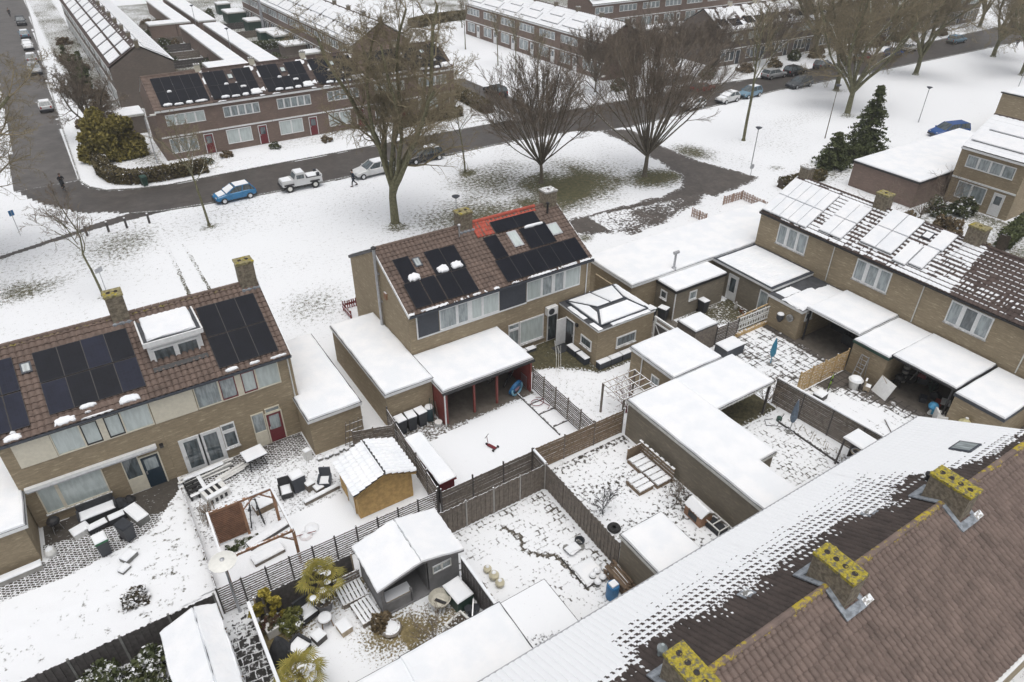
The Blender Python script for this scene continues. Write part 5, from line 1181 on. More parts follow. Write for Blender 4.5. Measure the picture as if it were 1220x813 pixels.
shrub('conifer_bush', 'big rounded yellow-green conifer bush at the street corner', (4.6,90.5,0), 3.6, 3.0, 5.5, GRNY, 1, 26000, .12, 90, .30)
def conifer(name, label, loc, H, rad, seed, mat=None, n=40):
    t = thing(name, label, 'conifer', loc); rs = np.random.RandomState(seed); P = []
    for k in range(n*6):
        z = rs.uniform(.04, 1)**1.1; z = min(z, .985); L = rad*(1-z)**.85*rs.uniform(.5, 1.15)+.12; az = rs.uniform(0, 6.28); m = int(14+46*(1-z))
        s = rs.uniform(.1, 1, m); sp = .10+.12*(1-s)
        x = np.cos(az)*L*s+rs.normal(0, 1, m)*sp; y = np.sin(az)*L*s+rs.normal(0, 1, m)*sp; zz = z*H-.35*L*s**1.5+.15*L*s+rs.normal(0, .05, m)
        P.append(np.stack([x, y, np.maximum(zz, .05)], 1))
    leaf_mesh('foliage', np.concatenate(P), .075, mat or GRN, t, seed, 2.0, .3)
    sub(t, 'trunk', lambda m: m.tube([(loc[0], loc[1], 0), (loc[0], loc[1], H*.9)], [.2, .03], 7, BARK)); return t
conifer('conifer', 'tall dark green conifer at the end of the garage roof, right of centre', (79.5,46,0), 7.4, 2.9, 3)
conifer('conifer', 'short dark conifer left of the tall one, behind the end house chimney', (71.5,44.6,0), 3.9, 2.4, 5, n=26)
shrub('shrub', 'low dark evergreen shrub between the two conifers', (75.5,44.6,0), 2.2, 1.6, 2.2, GRN, 6, 5000, .1)
def hedge(label, line, w, h, mat, seed, dens=260, ls=.09, cat='hedge'):
    c = np.mean(np.array(line), 0); t = thing('hedge', label, cat, (c[0], c[1], 0)); rs = np.random.RandomState(seed); P = []
    for a, b in zip(line[:-1], line[1:]):
        a, b = np.array(a), np.array(b); L = np.linalg.norm(b-a); n = int(L*dens); e = (b-a)/L; nn = np.array([-e[1], e[0]])
        face = rs.randint(0, 3, n); s = rs.uniform(0, L, n); q = rs.uniform(-w/2, w/2, n); z = rs.uniform(0.05, h, n)
        q = np.where(face == 0, -w/2, np.where(face == 1, w/2, q))+rs.normal(0, .06, n); z = np.where(face == 2, h, z)+rs.normal(0, .05, n)
        P.append(np.stack([a[0]+e[0]*s+nn[0]*q-c[0], a[1]+e[1]*s+nn[1]*q-c[1], z], 1))
    leaf_mesh('foliage', np.concatenate(P), ls, mat, t, seed)
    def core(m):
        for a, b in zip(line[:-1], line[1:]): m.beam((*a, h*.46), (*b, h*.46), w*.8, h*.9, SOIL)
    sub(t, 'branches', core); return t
hedge('clipped brown hedge curving round the street corner garden', [(3.0,89.5),(2.9,85),(3.6,82),(5.2,80.6),(8.2,80.1),(12.5,80.2)], 1.3, 1.25, HEDG, 11)
hedge('round brown hedge in the snow at the top centre', [(68,141.5),(72,143.5),(78,144.6),(84,144)], 3.2, 1.3, HEDG, 12, 700, .14)
hedge('long dark green hedge in the gardens behind the garage strip', [(33.5,135.2),(40.5,134.6)], 2.2, 1.6, GRNM, 13, 420, .12)
hedge('dark hedge beside the patio window house at the right edge', [(66.5,23.5),(73,24.6)], 1.0, 1.5, GRN, 14)
hedge('low hedge in the gardens at the upper left, left of the garage strip', [(18,157.5),(24.4,157.6)], 1.6, 1.4, GRNM, 15, 420, .12)
hedge('brown front hedge before the last houses of the brown row', [(36,82.7),(46,83.2)], .9, 1.1, HEDG, 16)
hedge('brown hedge along the side street right of the brown row', [(49.6,82),(50.2,96)], 1.5, 1.3, HEDG, 18)
hedge('straggling hedge behind the end house chimneys', [(61.5,43.4),(67.5,42.6)], .8, 1.0, HEDG, 17)
bs = 'shrubs in the far gardens'; s0 = shrub('shrub', 'leafy green shrub among the gardens at the upper left', (16,125,0), 1.3, 1.1, 1.7, GRNM, 21, 1500, .11, group=bs)
s1 = shrub('shrub', 'brown bare shrub in the front gardens at the upper left', (6,112,0), 1.3, 1.3, 1.6, BRNS, 22, 1500, .09, group=bs)
s2 = conifer('conifer', 'slim dark conifer in the front gardens at the upper left', (5.4,130,0), 3.6, 1.0, 23, n=7); s2['group'] = bs
gl_ = 'shrub growing in the far gardens behind the brown row'; gl2 = 'brown shrub in the front gardens at the upper left'
rr = random.Random(5)
for i in range(22):
    x = rr.choice((rr.uniform(17, 24), rr.uniform(33, 36.5), rr.uniform(17, 24))); y = rr.uniform(97, 175); dup(s1 if i % 3 == 0 else s0, (x, y, 0), i, gl_, bs)
s0['label'] = gl_; s1['label'] = gl2; s2['label'] = 'slim dark conifer in the front gardens of the row at the upper left'
for i, (x, y) in enumerate(((5,108),(6.4,117),(4.9,121),(6.3,137),(5.2,145),(6,160),(3.4,104),(6.2,104))): dup(s1, (x, y, 0), i, gl2, bs)
for i, (x, y) in enumerate(((6.2,133),(4.8,127),(5.8,124.5),(4.7,139))): dup(s2, (x, y, 0), i, None, bs)
rg = 'shrubs before the far house row'
for i in range(12): dup(s1 if i % 3 else s0, (92+i*5.5+rr.uniform(-2, 2), 80.5+rr.uniform(-1.5, 1.5), 0), i, 'shrub in the front gardens of the house row behind the far trees', rg)
for i, (x, y) in enumerate(((72,82),(79,81.5),(88,79.8))): dup(s0, (x, y, 0), i, 'green shrub by the wall between the smooth snow row and the far road', 'shrubs by the far road')
fgn = 'shrubs in the brown row front gardens'
for i, (x, y) in enumerate(((13,82.4),(15.4,83.8),(21,83.6),(27,82.7),(33,83.8),(38.5,84.2),(42,83.8))): o = dup(s1 if i % 2 else s0, (x, y, 0), i, 'small shrub in the front gardens of the brown row', fgn); o.scale = (.6, .6, .45)
kg = 'shrubs behind the striped roof'
for i, (x, y) in enumerate(((58,31),(61,28),(64,30.5),(66.5,28.2),(69,30.8),(55,29),(63.5,24.5),(60,22),(71,29.5),(57.5,24))): dup(s1 if i % 4 else s0, (x, y, 0), i*1.1, 'brown tangled shrub in the garden behind the striped roof', kg)
kb = tree('bare_shrub', 'bare purple-brown shrub beyond the low garage block, left of the patio window house', (66.5,31,0), 'bush', 4.2, 31, BARK, TWIGD, cat='shrub', tl=0)
dup(kb, (61.5,32.2,0), 1., 'bare shrub behind the end house, nearest the two chimneys'); dup(kb, (71.3,31.4,0), 2., 'bare shrub against the patio window house gable')
# ------------------------------------------------------------------ fences
PICK = basic('faded_picket', (.34, .24, .19), .8, .2, 5, snow=.5); PICKR = basic('red_picket', (.20, .035, .035), .7, .2, 5, snow=.5)
def fence(label, p, q, h, style='h', mat=None, post=1.8, gap=.0, pw=.07, cap=True, name='fence', postmat=None, bw=None, z0=.03, snowcap=False, vg=0.):
    if name == 'picket_fence': vg = .45; mat = PICKR if mat is DKRED else PICK
    """style 'h' horizontal boards, 'v' upright boards"""
    mat = mat or WOODG; p = Vector((*p, 0)); q = Vector((*q, 0)); L = (q-p).length; d = (q-p)/L; nrm = Vector((-d.y, d.x, 0))
    t = thing(name, label, 'fence', ((p+q)/2)); m = MB(); r = random.Random(int(L*1000))
    if style == 'h':
        bw = bw or .14; z = z0
        while z+bw <= h+.001:
            for k in range(max(1, round(L/post))):
                a = p+d*(L*k/max(1, round(L/post))); b = p+d*(L*(k+1)/max(1, round(L/post))-.012); o = Vector((0,0,z+bw/2+r.uniform(-.006,.006)))
                m.beam(a+o+nrm*r.uniform(-.008,.008), b+o+nrm*r.uniform(-.008,.008), .028, bw-.008 if not gap else bw, mat)
            z += bw+gap
    else:
        bw = bw or .135; n = int(L/bw)
        for k in range(n):
            a = p+d*(L*k/n-.003)+nrm*(.014 if k % 2 else -.014); b = p+d*(L*(k+1-vg)/n+.003)+nrm*(.014 if k % 2 else -.014); hh = h+r.uniform(-.03,.015)
            m.beam(a+Vector((0,0,z0+(hh-z0)/2)), b+Vector((0,0,z0+(hh-z0)/2)), .022, hh-z0, mat)
        for zz in (.35, h-.3): m.beam(p+nrm*.05+Vector((0,0,zz)), q+nrm*.05+Vector((0,0,zz)), .04, .09, mat)
    m.build('panel', t); n = max(1, round(L/post))
    for k in range(n+1):
        a = p+d*min(max(L*k/n, .03), L-.03)
        sub(t, 'post', lambda m: m.obox((a.x, a.y, 0), (pw, pw, h+.07), math.atan2(d.y, d.x), postmat or mat))
    if snowcap:
        sub(t, 'snow_cover', lambda m: m.beam(p+Vector((0,0,h+.045)), q+Vector((0,0,h+.045)), .13, .08, SNOW))
    return t
fence('dark upright-board fence below the snowy lawn, at the lower left', (-13.5,22.95), (-.35,22.95), 1.75, 'v', WOODD, 2.0, postmat=CONCD, pw=.09)
fence('low weathered plank fence between the snowy lawn and the pergola garden', (-.18,31.6), (-.22,23.3), .62, 'h', WOODG, 1.6)
fence('grey slatted fence with gaps, below the pergola', (-.25,23.2), (10.6,23.12), 1.75, 'h', WOODG, 1.05, .07, bw=.075, postmat=WOODD)
fence('dark upright-board fence behind the potted palm', (1.0,21.95), (5.5,21.9), 1.6, 'v', WOODD, 1.9, postmat=WOODP)
fence('narrow board fence with a white snow cap beside the dark paved strip', (.78,21.9), (.74,15.5), 1.55, 'h', WOODG, 1.6, snowcap=True)
fence('dark upright-board fence right of the summerhouse', (9.62,18.9), (9.62,15.6), 1.75, 'v', WOODD, 1.7, snowcap=True)
fence('stepped board fence between the yellow shed and the lean-to', (11.2,30.5), (10.72,23.25), 1.8, 'h', WOODG, 1.45, postmat=WOODD)
fence('short board fence at the head of the yellow shed', (8.7,29.7), (10.95,29.0), 1.75, 'h', WOODG, 1.1)
fence('grey board fence closing the snowy scooter lawn', (10.75,23.05), (16.4,23.05), 1.8, 'h', WOODG, 1.9, bw=.2, postmat=WOODD)
fence('brown layered board fence above the pallet garden', (16.42,23.05), (22.75,22.95), 1.8, 'h', WOODB, 1.9, bw=.155, postmat=WOODG)
fence('upright grey board fence with pale posts, right of the summerhouse roof', (9.85,21.7), (16.3,21.7), 1.8, 'v', WOODG, 1.65, postmat=CONC, pw=.08)
fence('upright grey board fence running down to the firewood', (16.34,21.65), (16.2,15.55), 1.8, 'v', WOODG, 1.5)
fence('short snow-capped board joining two grey fences at the corner', (16.4,22.95), (16.36,21.78), 1.75, 'h', WOODG, 1.2, snowcap=True)
fence('rough slatted fence with wide gaps between the scooter lawn and the pergola frame', (20.68,29.3), (20.7,23.1), 1.7, 'h', WOODG, 1.2, .05, bw=.10, pw=.07)
fence('long grey board fence with snow-covered top, behind the closed parasol', (32.5,20.0), (33.15,12.4), 1.95, 'h', WOODG, 1.9, bw=.12, postmat=WOODD, snowcap=True)
fence('fresh yellow slatted fence between two gardens of the right-hand row', (34.5,19.78), (39.35,19.78), 1.7, 'h', LARCH, 1.2, .04, bw=.085)
fence('grey slatted fence between the snow-topped cabin and the balustrade', (34.2,26.5), (36.4,26.5), 1.5, 'h', WOODG, 1.1, .02, bw=.12, postmat=WOODD)
fence('pinkish picket fence by the lane, the shorter one', (48.6,43.2), (48.7,41.4), .9, 'v', WOODR, .9, bw=.16, name='picket_fence')
fence('pinkish picket fence by the lane, parallel to the garage block', (53.2,43.5), (55.9,43.5), .9, 'v', WOODR, 1.3, bw=.16, name='picket_fence')
fence('pinkish picket fence running from the lane to the end house', (55.9,43.5), (55.7,39.4), .9, 'v', WOODR, 1.3, bw=.16, name='picket_fence')
fence('red picket fence beside the bare gable of the flue house', (14.05,44.9), (17.4,44.9), .75, 'v', DKRED, 1.2, bw=.16, name='picket_fence')
fence('red picket fence end piece by the garage roof', (14.05,43.2), (14.05,44.85), .75, 'v', DKRED, 1.2, bw=.16, name='picket_fence')
for i, (x0, y, x1) in enumerate(((17.5,104,24.5),(17,110.5,21),(17,123,24.6),(17,130,24.6),(17,136.5,24.6),(17,143,24.6),(17,150,24.6),(32.5,118,40),(32.5,124,40),(32.5,130.5,40),(32.5,148.5,40),(32.5,158,40),(17,165,24.6))):
    fence('weathered board fence between the far gardens behind the brown row', (x0,y), (x1,y), 1.6, 'h', WOODD if i % 2 else WOODG, 2.4, bw=.4)['group'] = 'far garden fences'
fence('yellowish brick-like garden wall by the far road, under the dark tree', (77,80.2), (85,79.6), 1.1, 'h', CONCD, 2.5, bw=.5)
bl = thing('balustrade', 'pale wooden balustrade with two rails of balusters beside the garden room', 'balustrade', (38.1,26.42,0))
def balus(m):
    for z in (.55, .95, 1.1, 1.5): m.beam((36.4,26.45,z), (39.8,26.42,z), .06, .07, PLASTW)
    for k in range(13):
        x = 36.5+k*.265
        for a, b in ((.58,.93), (1.13,1.48)): m.box(x-.03, 26.4, a, x+.03, 26.46, b, PLASTW)
sub(bl, 'rails', balus); sub(bl, 'base_beam', lambda m: m.box(36.3,26.3,0,39.85,26.52,.28,LARCH)); sub(bl, 'back_rail', lambda m: m.beam((36.3,26.62,1.5),(39.85,26.62,1.62),.06,.1,LARCH))
flat_roof('garden_cabin', 'slatted wooden cabin under a square snow cap, beside the dark storage box', 'cabin', rect(32.0,26.45,34.1,28.15), 1.9, WOODG, WOODD, .04, fh=.08)

# ------------------------------------------------------------------ small things
def item(name, label, cat, loc, parts, group=None, rz=0.):
    """parts: (name, fn(mb)) drawn round the origin; the thing is then put in place"""
    t = thing(name, label, cat, (0,0,0), group)
    for nm, fn in parts: sub(t, nm, fn)
    t.location = loc; t.rotation_euler = (0,0,rz); return t
def wheelie(label, loc, rz, body, lid, snow=True, group=None):
    P = [('body', lambda m: m.hexa([(-.22,-.26,.06),(.22,-.26,.06),(.22,.26,.06),(-.22,.26,.06)], [(-.28,-.33,.98),(.28,-.33,.98),(.28,.33,.98),(-.28,.33,.98)], body)),
         ('lid', lambda m: (m.hexa([(-.3,-.37,.98),(.3,-.37,.98),(.3,.38,.98),(-.3,.38,.98)], [(-.27,-.33,1.05),(.27,-.33,1.05),(.27,.36,1.07),(-.27,.36,1.07)], lid), m.box(-.25,.38,.95,.25,.44,1.0,body)))]
    for s in (-1, 1): P.append(('wheel', lambda m, s=s: m.tube([(s*.2,.3,.1),(s*.26,.3,.1)], .1, 12, RUBBER)))
    if snow: P.append(('snow_cover', lambda m: m.slab(-.27,-.33,.27,.34,1.06,.1,bev=.08)))
    return item('wheelie_bin', label, 'wheelie bin', loc, P, group, rz)
wheelie('dark wheelie bin with a snow-dusted green lid on the patio edge', (-4.2,29.75,.01), .15, PLASTD, GREENL)
wheelie('plain dark wheelie bin without snow, right of the green-lidded one', (-3.1,30.1,.01), .5, PLASTD, PLASTD, False)
wheelie('wheelie bin with snow cap, leftmost of three along the garage wall', (11.75,29.98,.01), .05, PLASTD, PLASTD)
wheelie('wheelie bin with snow cap, middle of three along the garage wall', (12.42,29.98,.01), -.05, PLASTD, PLASTD)
wheelie('wheelie bin with snow cap, rightmost of three along the garage wall', (13.08,30.0,.01), .08, PLASTD, PLASTD)
wheelie('snow-topped wheelie bin against the grey-brick annex under its white window', (36.7,30.1,.01), 0, PLASTD, PLASTD)
wheelie('dark bin with snow cap in the alley left of the grey-brick annex', (33.4,30.9,.01), .3, PLASTD, PLASTD)
wheelie('second dark bin in the alley, with greenish lid', (32.6,31.4,.01), .1, PLASTD, GREENP)
wheelie('dark green wheelie bin standing on the kerb by the corner hedge', (6.0,79.2,.01), .2, GREENP, GREENP, False)
def boxitem(name, label, cat, loc, sz, mat, snow=True, rz=0., group=None, taper=1., th=.1):
    P = [('body', lambda m: m.obox((0,0,0), sz, 0, mat, taper=taper))]
    if snow: P.append(('snow_cover', lambda m: m.slab(-sz[0]/2*taper,-sz[1]/2*taper,sz[0]/2*taper,sz[1]/2*taper,sz[2],th,bev=.06,jit=.01)))
    return item(name, label, cat, loc, P, group, rz)
def seat(name, label, cat, loc, w, d, mat, rz=0., h=.4, back=.85, arms=True, snow=True, group=None):
    P = [('seat', lambda m: m.box(-w/2,-d/2,.12,w/2,d/2,h,mat))]
    if back: P.append(('backrest', lambda m: m.box(-w/2,d/2-.1,h,w/2,d/2,back,mat)))
    if arms:
        for s in (-1, 1): P.append(('armrest', lambda m, s=s: m.box(s*w/2-.05,-d/2,h,s*w/2+.05,d/2-.1,h+.22,mat)))
    for sx in (-1, 1):
        for sy in (-1, 1): P.append(('leg', lambda m, sx=sx, sy=sy: m.box(sx*(w/2-.06)-.025,sy*(d/2-.06)-.025,0,sx*(w/2-.06)+.025,sy*(d/2-.06)+.025,.12,mat)))
    if snow: P.append(('snow_cover', lambda m: m.slab(-w/2+.05,-d/2,w/2-.05,d/2-.12,h,.11,bev=.07,jit=.01)))
    return item(name, label, cat, loc, P, group, rz)
def table(name, label, loc, w, d, h, mat, rz=0., snow=True, rnd_=False):
    P = [('tabletop', (lambda m: m.lathe((0,0,h-.05), [(w/2,0),(w/2,.05)], 18, mat)) if rnd_ else (lambda m: m.box(-w/2,-d/2,h-.05,w/2,d/2,h,mat)))]
    for sx in (-1, 1):
        for sy in (-1, 1): P.append(('leg', lambda m, sx=sx, sy=sy: m.beam((sx*w*.32,sy*d*.32,h-.05),(sx*w*.40,sy*d*.40,0),.05,.05,mat)))
    if snow: P.append(('snow_cover', (lambda m: m.lathe((0,0,h), [(w/2,0),(w/2*.96,.06),(w/2*.8,.09)], 18, SNOW)) if rnd_ else (lambda m: m.slab(-w/2,-d/2,w/2,d/2,h,.1,bev=.06))))
    return item(name, label, 'table', loc, P, None, rz)
# patio of the cream house
seat('garden_sofa', 'black garden sofa with a snow-covered seat under the big window', 'sofa', (-4.15,32.55,0), 1.7, .75, FABD, .03)
seat('footstool', 'left snow-topped footstool before the black sofa', 'footstool', (-4.3,31.6,0), .95, .5, FABD, .2, .35, 0, False)
seat('footstool', 'right snow-topped footstool before the black sofa', 'footstool', (-3.4,31.7,0), .8, .5, FABD, .12, .38, 0, False)
boxitem('tub', 'white tub with trodden snow left of the footstools', 'tub', (-5.05,31.75,0), (.8,.6,.3), PLASTW, True, .3)
boxitem('garden_bench', 'plain white snow-covered bench lying slantwise by the navy door', 'bench', (-2.5,31.3,0), (.6,1.35,.42), CONCD, True, .35)
item('kettle_barbecue', 'round black kettle barbecue in the patio corner', 'barbecue', (-6.05,32.55,0), [('bowl', lambda m: m.lathe((0,0,.5), [(.05,0),(.27,.1),(.3,.22),(.3,.25),(.24,.36),(.06,.42)], 16, BLACK)), *[('leg', lambda m, k=k: m.tube([(.2*math.cos(k*2.1),.2*math.sin(k*2.1),.55),(.28*math.cos(k*2.1),.28*math.sin(k*2.1),0)], .015, 5, ZINC)) for k in range(3)]])
item('clutter_heap', 'heap of black bags and a folded cover by the sofa end', 'bags', (-2.95,32.6,0), [('bag', lambda m: m.lathe((-.15,0,0), [(.3,0),(.36,.25),(.2,.5),(.06,.6)], 9, FABD)), ('bag', lambda m: m.lathe((.3,.1,0), [(.22,0),(.3,.2),(.12,.42)], 8, BLACK)), ('bag', lambda m: m.lathe((.1,-.35,0), [(.2,0),(.24,.16),(.1,.3)], 8, PLASTD))])
item('refuse_sack', 'pale sack standing at the annex corner', 'sack', (-6.45,31.05,0), [('sack', lambda m: m.lathe((0,0,0), [(.24,0),(.28,.2),(.2,.4),(.08,.5)], 10, PLASTW)), ('snow_cover', lambda m: m.lathe((0,0,.42), [(.18,0),(.1,.09),(.02,.11)], 8, SNOW))])
boxitem('planter', 'low stone trough with snow against the annex wall', 'planter', (-7.8,30.45,0), (1.9,.4,.28), CONC, True, .05)
for x, y, s, l in ((-3.3,28.75,.5,'larger snow-dusted stone slab on the lawn behind the bins'), (-3.6,28.1,.36,'smaller tilted stone slab on the lawn behind the bins')):
    boxitem('stone_slab', l, 'stone', (x,y,0), (s*1.3,s,s*.55), CONCD, True, .6)
shrub('shrub', 'snow-covered low shrub in the middle of the left lawn', (-3.4,26.05,0), .75, .65, .55, foliage_mat('snowy_shrub', (.045,.045,.03), (.11,.09,.06), 1.2), 41, 900, .07)
for i, (x, y, l) in enumerate(((-5.2,22.35,'green shrub with snow below the dark fence, left of the ragged shed'), (-3.3,21.9,'green shrub with snow touching the ragged shed roof'), (-6.8,21.6,'green shrub with snow below the dark fence, farthest left'), (-4.4,20.6,'green shrub with snow at the bottom edge, left of the ragged shed'), (-3.2,20.2,'green shrub with snow beside the ragged shed wall'), (-5.8,20.3,'snowy green shrub at the bottom edge, second from the left'))):
    shrub('shrub', l, (x,y,0), 1.15, 1.0, 1.35, GRNM, 50+i, 2600, .07)
# pergola garden
pg = thing('pergola', 'reddish timber pergola with one slatted screen', 'pergola', (2.0,25.6,0)); ps = [(.5,27.2),(2.02,27.2),(3.55,27.2),(3.6,24.05),(.42,24.05)]
for x, y in ps: sub(pg, 'post', lambda m: m.box(x-.065,y-.065,0,x+.065,y+.065,2.25,WOODR))
for a, b in ((0,2),(2,3),(3,4),(4,0)): sub(pg, 'beam', lambda m: m.beam((*ps[a],2.32),(*ps[b],2.32),.09,.14,WOODR))
for (x, y), dx, dy in ((ps[3],-.6,0),(ps[4],.6,0),(ps[2],-.6,0),(ps[1],.6,0),(ps[2],0,-.6),(ps[3],0,.6)): sub(pg, 'brace', lambda m: m.beam((x,y,1.65),(x+dx,y+dy,2.25),.06,.07,WOODR))
sub(pg, 'slat_screen', lambda m: ([m.box(.58,27.17,z,1.95,27.21,z+.066,SLATR) for z in [.15+k*.118 for k in range(18)]], m.box(.58,27.22,.1,1.95,27.24,2.2,WOODD)))
sub(pg, 'snow_cover', lambda m: (m.beam((.5,27.2,2.41),(.42,24.05,2.41),.1,.06,SNOW), m.beam((3.55,27.2,2.41),(3.6,24.05,2.41),.1,.06,SNOW), m.beam((2.4,27.2,2.41),(3.5,27.2,2.41),.1,.05,SNOW)))
def bicycle(name, label, loc, rz, col, lean=0.):
    t = item(name, label, 'bicycle', loc, [], None, rz)
    OFF[t.name] = Vector((0,0,0))
    for x in (-.52, .52):
        sub(t, 'wheel', lambda m: (m.tube([(x+.33*math.cos(a*.393),0,.34+.33*math.sin(a*.393)) for a in range(17)], .025, 5, RUBBER, False), *[m.beam((x,0,.34),(x+.32*math.cos(a*.785),0,.34+.32*math.sin(a*.785)),.008,.008,CHROME) for a in range(8)]))
    sub(t, 'frame', lambda m: [m.tube(list(p), .022, 6, col) for p in (((-.52,0,.34),(-.1,0,.32)),((-.52,0,.34),(-.2,0,.78)),((-.1,0,.32),(-.22,0,.88)),((-.1,0,.32),(.36,0,.8)),((-.2,0,.78),(.36,0,.86)),((.36,0,.95),(.52,0,.34)))])
    sub(t, 'saddle', lambda m: m.hexa([(-.36,-.08,.88),(-.1,-.03,.88),(-.1,.03,.88),(-.36,.08,.88)], [(-.36,-.08,.94),(-.1,-.03,.94),(-.1,.03,.94),(-.36,.08,.94)], BLACK))
    sub(t, 'handlebar', lambda m: (m.tube([(.2,-.28,1.05),(.36,-.1,1.08),(.36,.1,1.08),(.2,.28,1.05)], .018, 6, BLACK), m.tube([(.36,0,.9),(.36,0,1.08)], .02, 6, BLACK)))
    t.rotation_euler = (R(lean), 0, rz); return t
bicycle('bicycle', 'dark bicycle standing inside the pergola arch, nearer the slatted screen', (2.35,28.1,.02), 1.35, BLACK, 6)
bicycle('bicycle', 'dark bicycle standing inside the pergola arch, the right one of two', (2.9,28.0,.02), 1.5, BLACK, -8)
boxitem('garden_bench', 'snow-covered bench behind the bicycles under the pergola', 'bench', (3.2,28.5,0), (1.1,.7,.4), WOODB, True, .1)
boxitem('raised_bed', 'snow-filled low raised bed inside the pergola, back one', 'raised bed', (2.8,26.5,0), (2.2,.45,.22), WOODD, True, .25)
boxitem('raised_bed', 'snow-filled low raised bed inside the pergola, front one', 'raised bed', (2.4,25.3,0), (1.5,.6,.2), WOODG, True, .1)
shrub('ground_plant', 'green creeping plants at the foot of the slatted screen', (1.5,26.6,0), 1.0, .35, .3, GRNM, 61, 600, .06, cat='plant')
def planks(m, n, L, seed):
    r = random.Random(seed)
    for k in range(n): y = r.uniform(-.25,.25); z = .05+k*.035; m.beam((-L/2+r.uniform(0,.4), y, z), (L/2-r.uniform(0,.5), y+r.uniform(-.18,.18), z+r.uniform(0,.08)), .14, .03, PLASTW)
item('plank_pile', 'pile of long white planks along the wall under the white French doors', 'planks', (1.25,32.55,0), [('planks', lambda m: planks(m, 9, 3.1, 3)), ('snow_cover', lambda m: m.slab(-1.2,-.12,.9,.12,.36,.07,jit=.03))], None, .08)
item('plank_pile', 'pile of thin white planks lying askew beside the longer pile', 'planks', (2.3,31.9,0), [('planks', lambda m: planks(m, 6, 2.2, 9))], None, .22)
table('garden_table', 'dark barbecue table with a thick snow sheet by the dark red door', (3.75,31.9,0), 1.15, .95, .85, FABD, .12)
item('pallet_bench', 'cream slatted pallet crate with dark gaps by the low fence', 'pallet', (1.25,30.7,0), [('crate', lambda m: (m.box(-.6,-.5,.0,.6,.5,.5,PLASTW), *[m.box(-.5+i*.26,-.52,.1,-.36+i*.26,-.501,.35,BLACK) for i in range(4)], *[m.box(-.42+i*.3,-.2,.501,-.26+i*.3,.3,.504,BLACK) for i in range(3)])), ('snow_cover', lambda m: (m.slab(-.6,.3,.6,.5,.5,.08), m.slab(-.6,-.5,.6,-.25,.5,.08)))], None, .25)
item('pallet', 'black pallet with snow stripes leaning at the plank pile', 'pallet', (.5,31.6,0), [('slats', lambda m: [m.box(-.5,-.6+i*.3,.25+i*.04,.4,-.4+i*.3,.3+i*.04,BLACK) for i in range(4)]), ('feet', lambda m: [m.box(-.5+i*.4,-.6,0,-.42+i*.4,.5,.26,BLACK) for i in range(3)]), ('snow_cover', lambda m: (m.slab(-.45,-.62,.4,-.45,.32,.05), m.slab(.25,-.5,.42,.6,.42,.06)))], None, .1)
item('clutter_heap', 'tangle of brown leaves and wire by the low fence', 'heap', (.55,29.6,0), [('twigs', lambda m: [m.tube([(rnd.uniform(-.4,.4),rnd.uniform(-1,.8),.0),(rnd.uniform(-.4,.4),rnd.uniform(-1,.8),rnd.uniform(.15,.6))], .012, 4, TWIGD) for k in range(60)])])
seat('folding_chair', 'black slatted folding chair with snow stripes on its seat', 'chair', (4.45,28.75,0), .62, .75, BLACK, 2.9+math.pi+.1, .42, 1.0, True)
boxitem('cabinet', 'dark upright cabinet with a snow hat, between two folding chairs', 'cabinet', (5.15,28.85,0), (.7,.6,1.0), ANTHR, True, .1, th=.14)
seat('folding_chair', 'open dark metal chair next to the yellow shed', 'chair', (6.45,28.3,0), .6, .65, ANTHR, -.5, .42, 1.05, True)
for x, y, h, l in ((5.65,28.5,.45,'taller of two small snowy crates by the log edge'), (6.0,28.15,.25,'lower of two small snowy crates by the log edge')): boxitem('crate', l, 'crate', (x,y,0), (.45,.42,h), WOODG, True, .2)
boxitem('timber_edge', 'snow-topped timber edging below the chairs', 'timber', (6.0,27.65,0), (2.0,.22,.22), WOODG, True, .12)
boxitem('step_stool', 'white wire stool with snow top at the garage corner', 'stool', (6.35,30.8,.0), (.4,.35,.65), PLASTW, True, .2, taper=.9)
st = 'snowy stones along the garage foot'
for i in range(9): boxitem('stone', 'snow-capped stone along the brick foot of the garage between the houses', 'stone', (6.9+i*.33+rnd.uniform(-.1,.1), 30.35+rnd.uniform(-.3,.15), 0), (.26,.22,.16), CONCD, True, i, st)
item('trellis', 'grey wooden trellis leaning beside the garage end wall', 'trellis', (8.9,30.35,0), [('lattice', lambda m: ([m.beam((x,.0,0),(x+.35,.3,1.7),.03,.03,WOODG) for x in (-.5,-.25,0,.25,.5)], [m.beam((-.5+.2*z,.17*z,z),(.5+.2*z,.17*z,z),.03,.03,WOODG) for z in (.3,.7,1.1,1.5)]))])
item('beach_umbrella', 'collapsed red and white fabric lying on the snow by the pergola', 'fabric', (4.35,25.5,.01), [('cloth', lambda m: (m.lathe((0,0,0), [(.36,.02),(.26,.12),(.12,.2),(.02,.26)], 7, basic('salmon_cloth', (.42,.2,.15), .8, .3, 4, snow=.7)), m.lathe((.4,.3,0), [(.4,.02),(.3,.1),(.03,.16)], 8, SNOW))), ('pole', lambda m: m.tube([(-.7,.2,.1),(.5,-.2,.25)], .02, 5, REDP))])
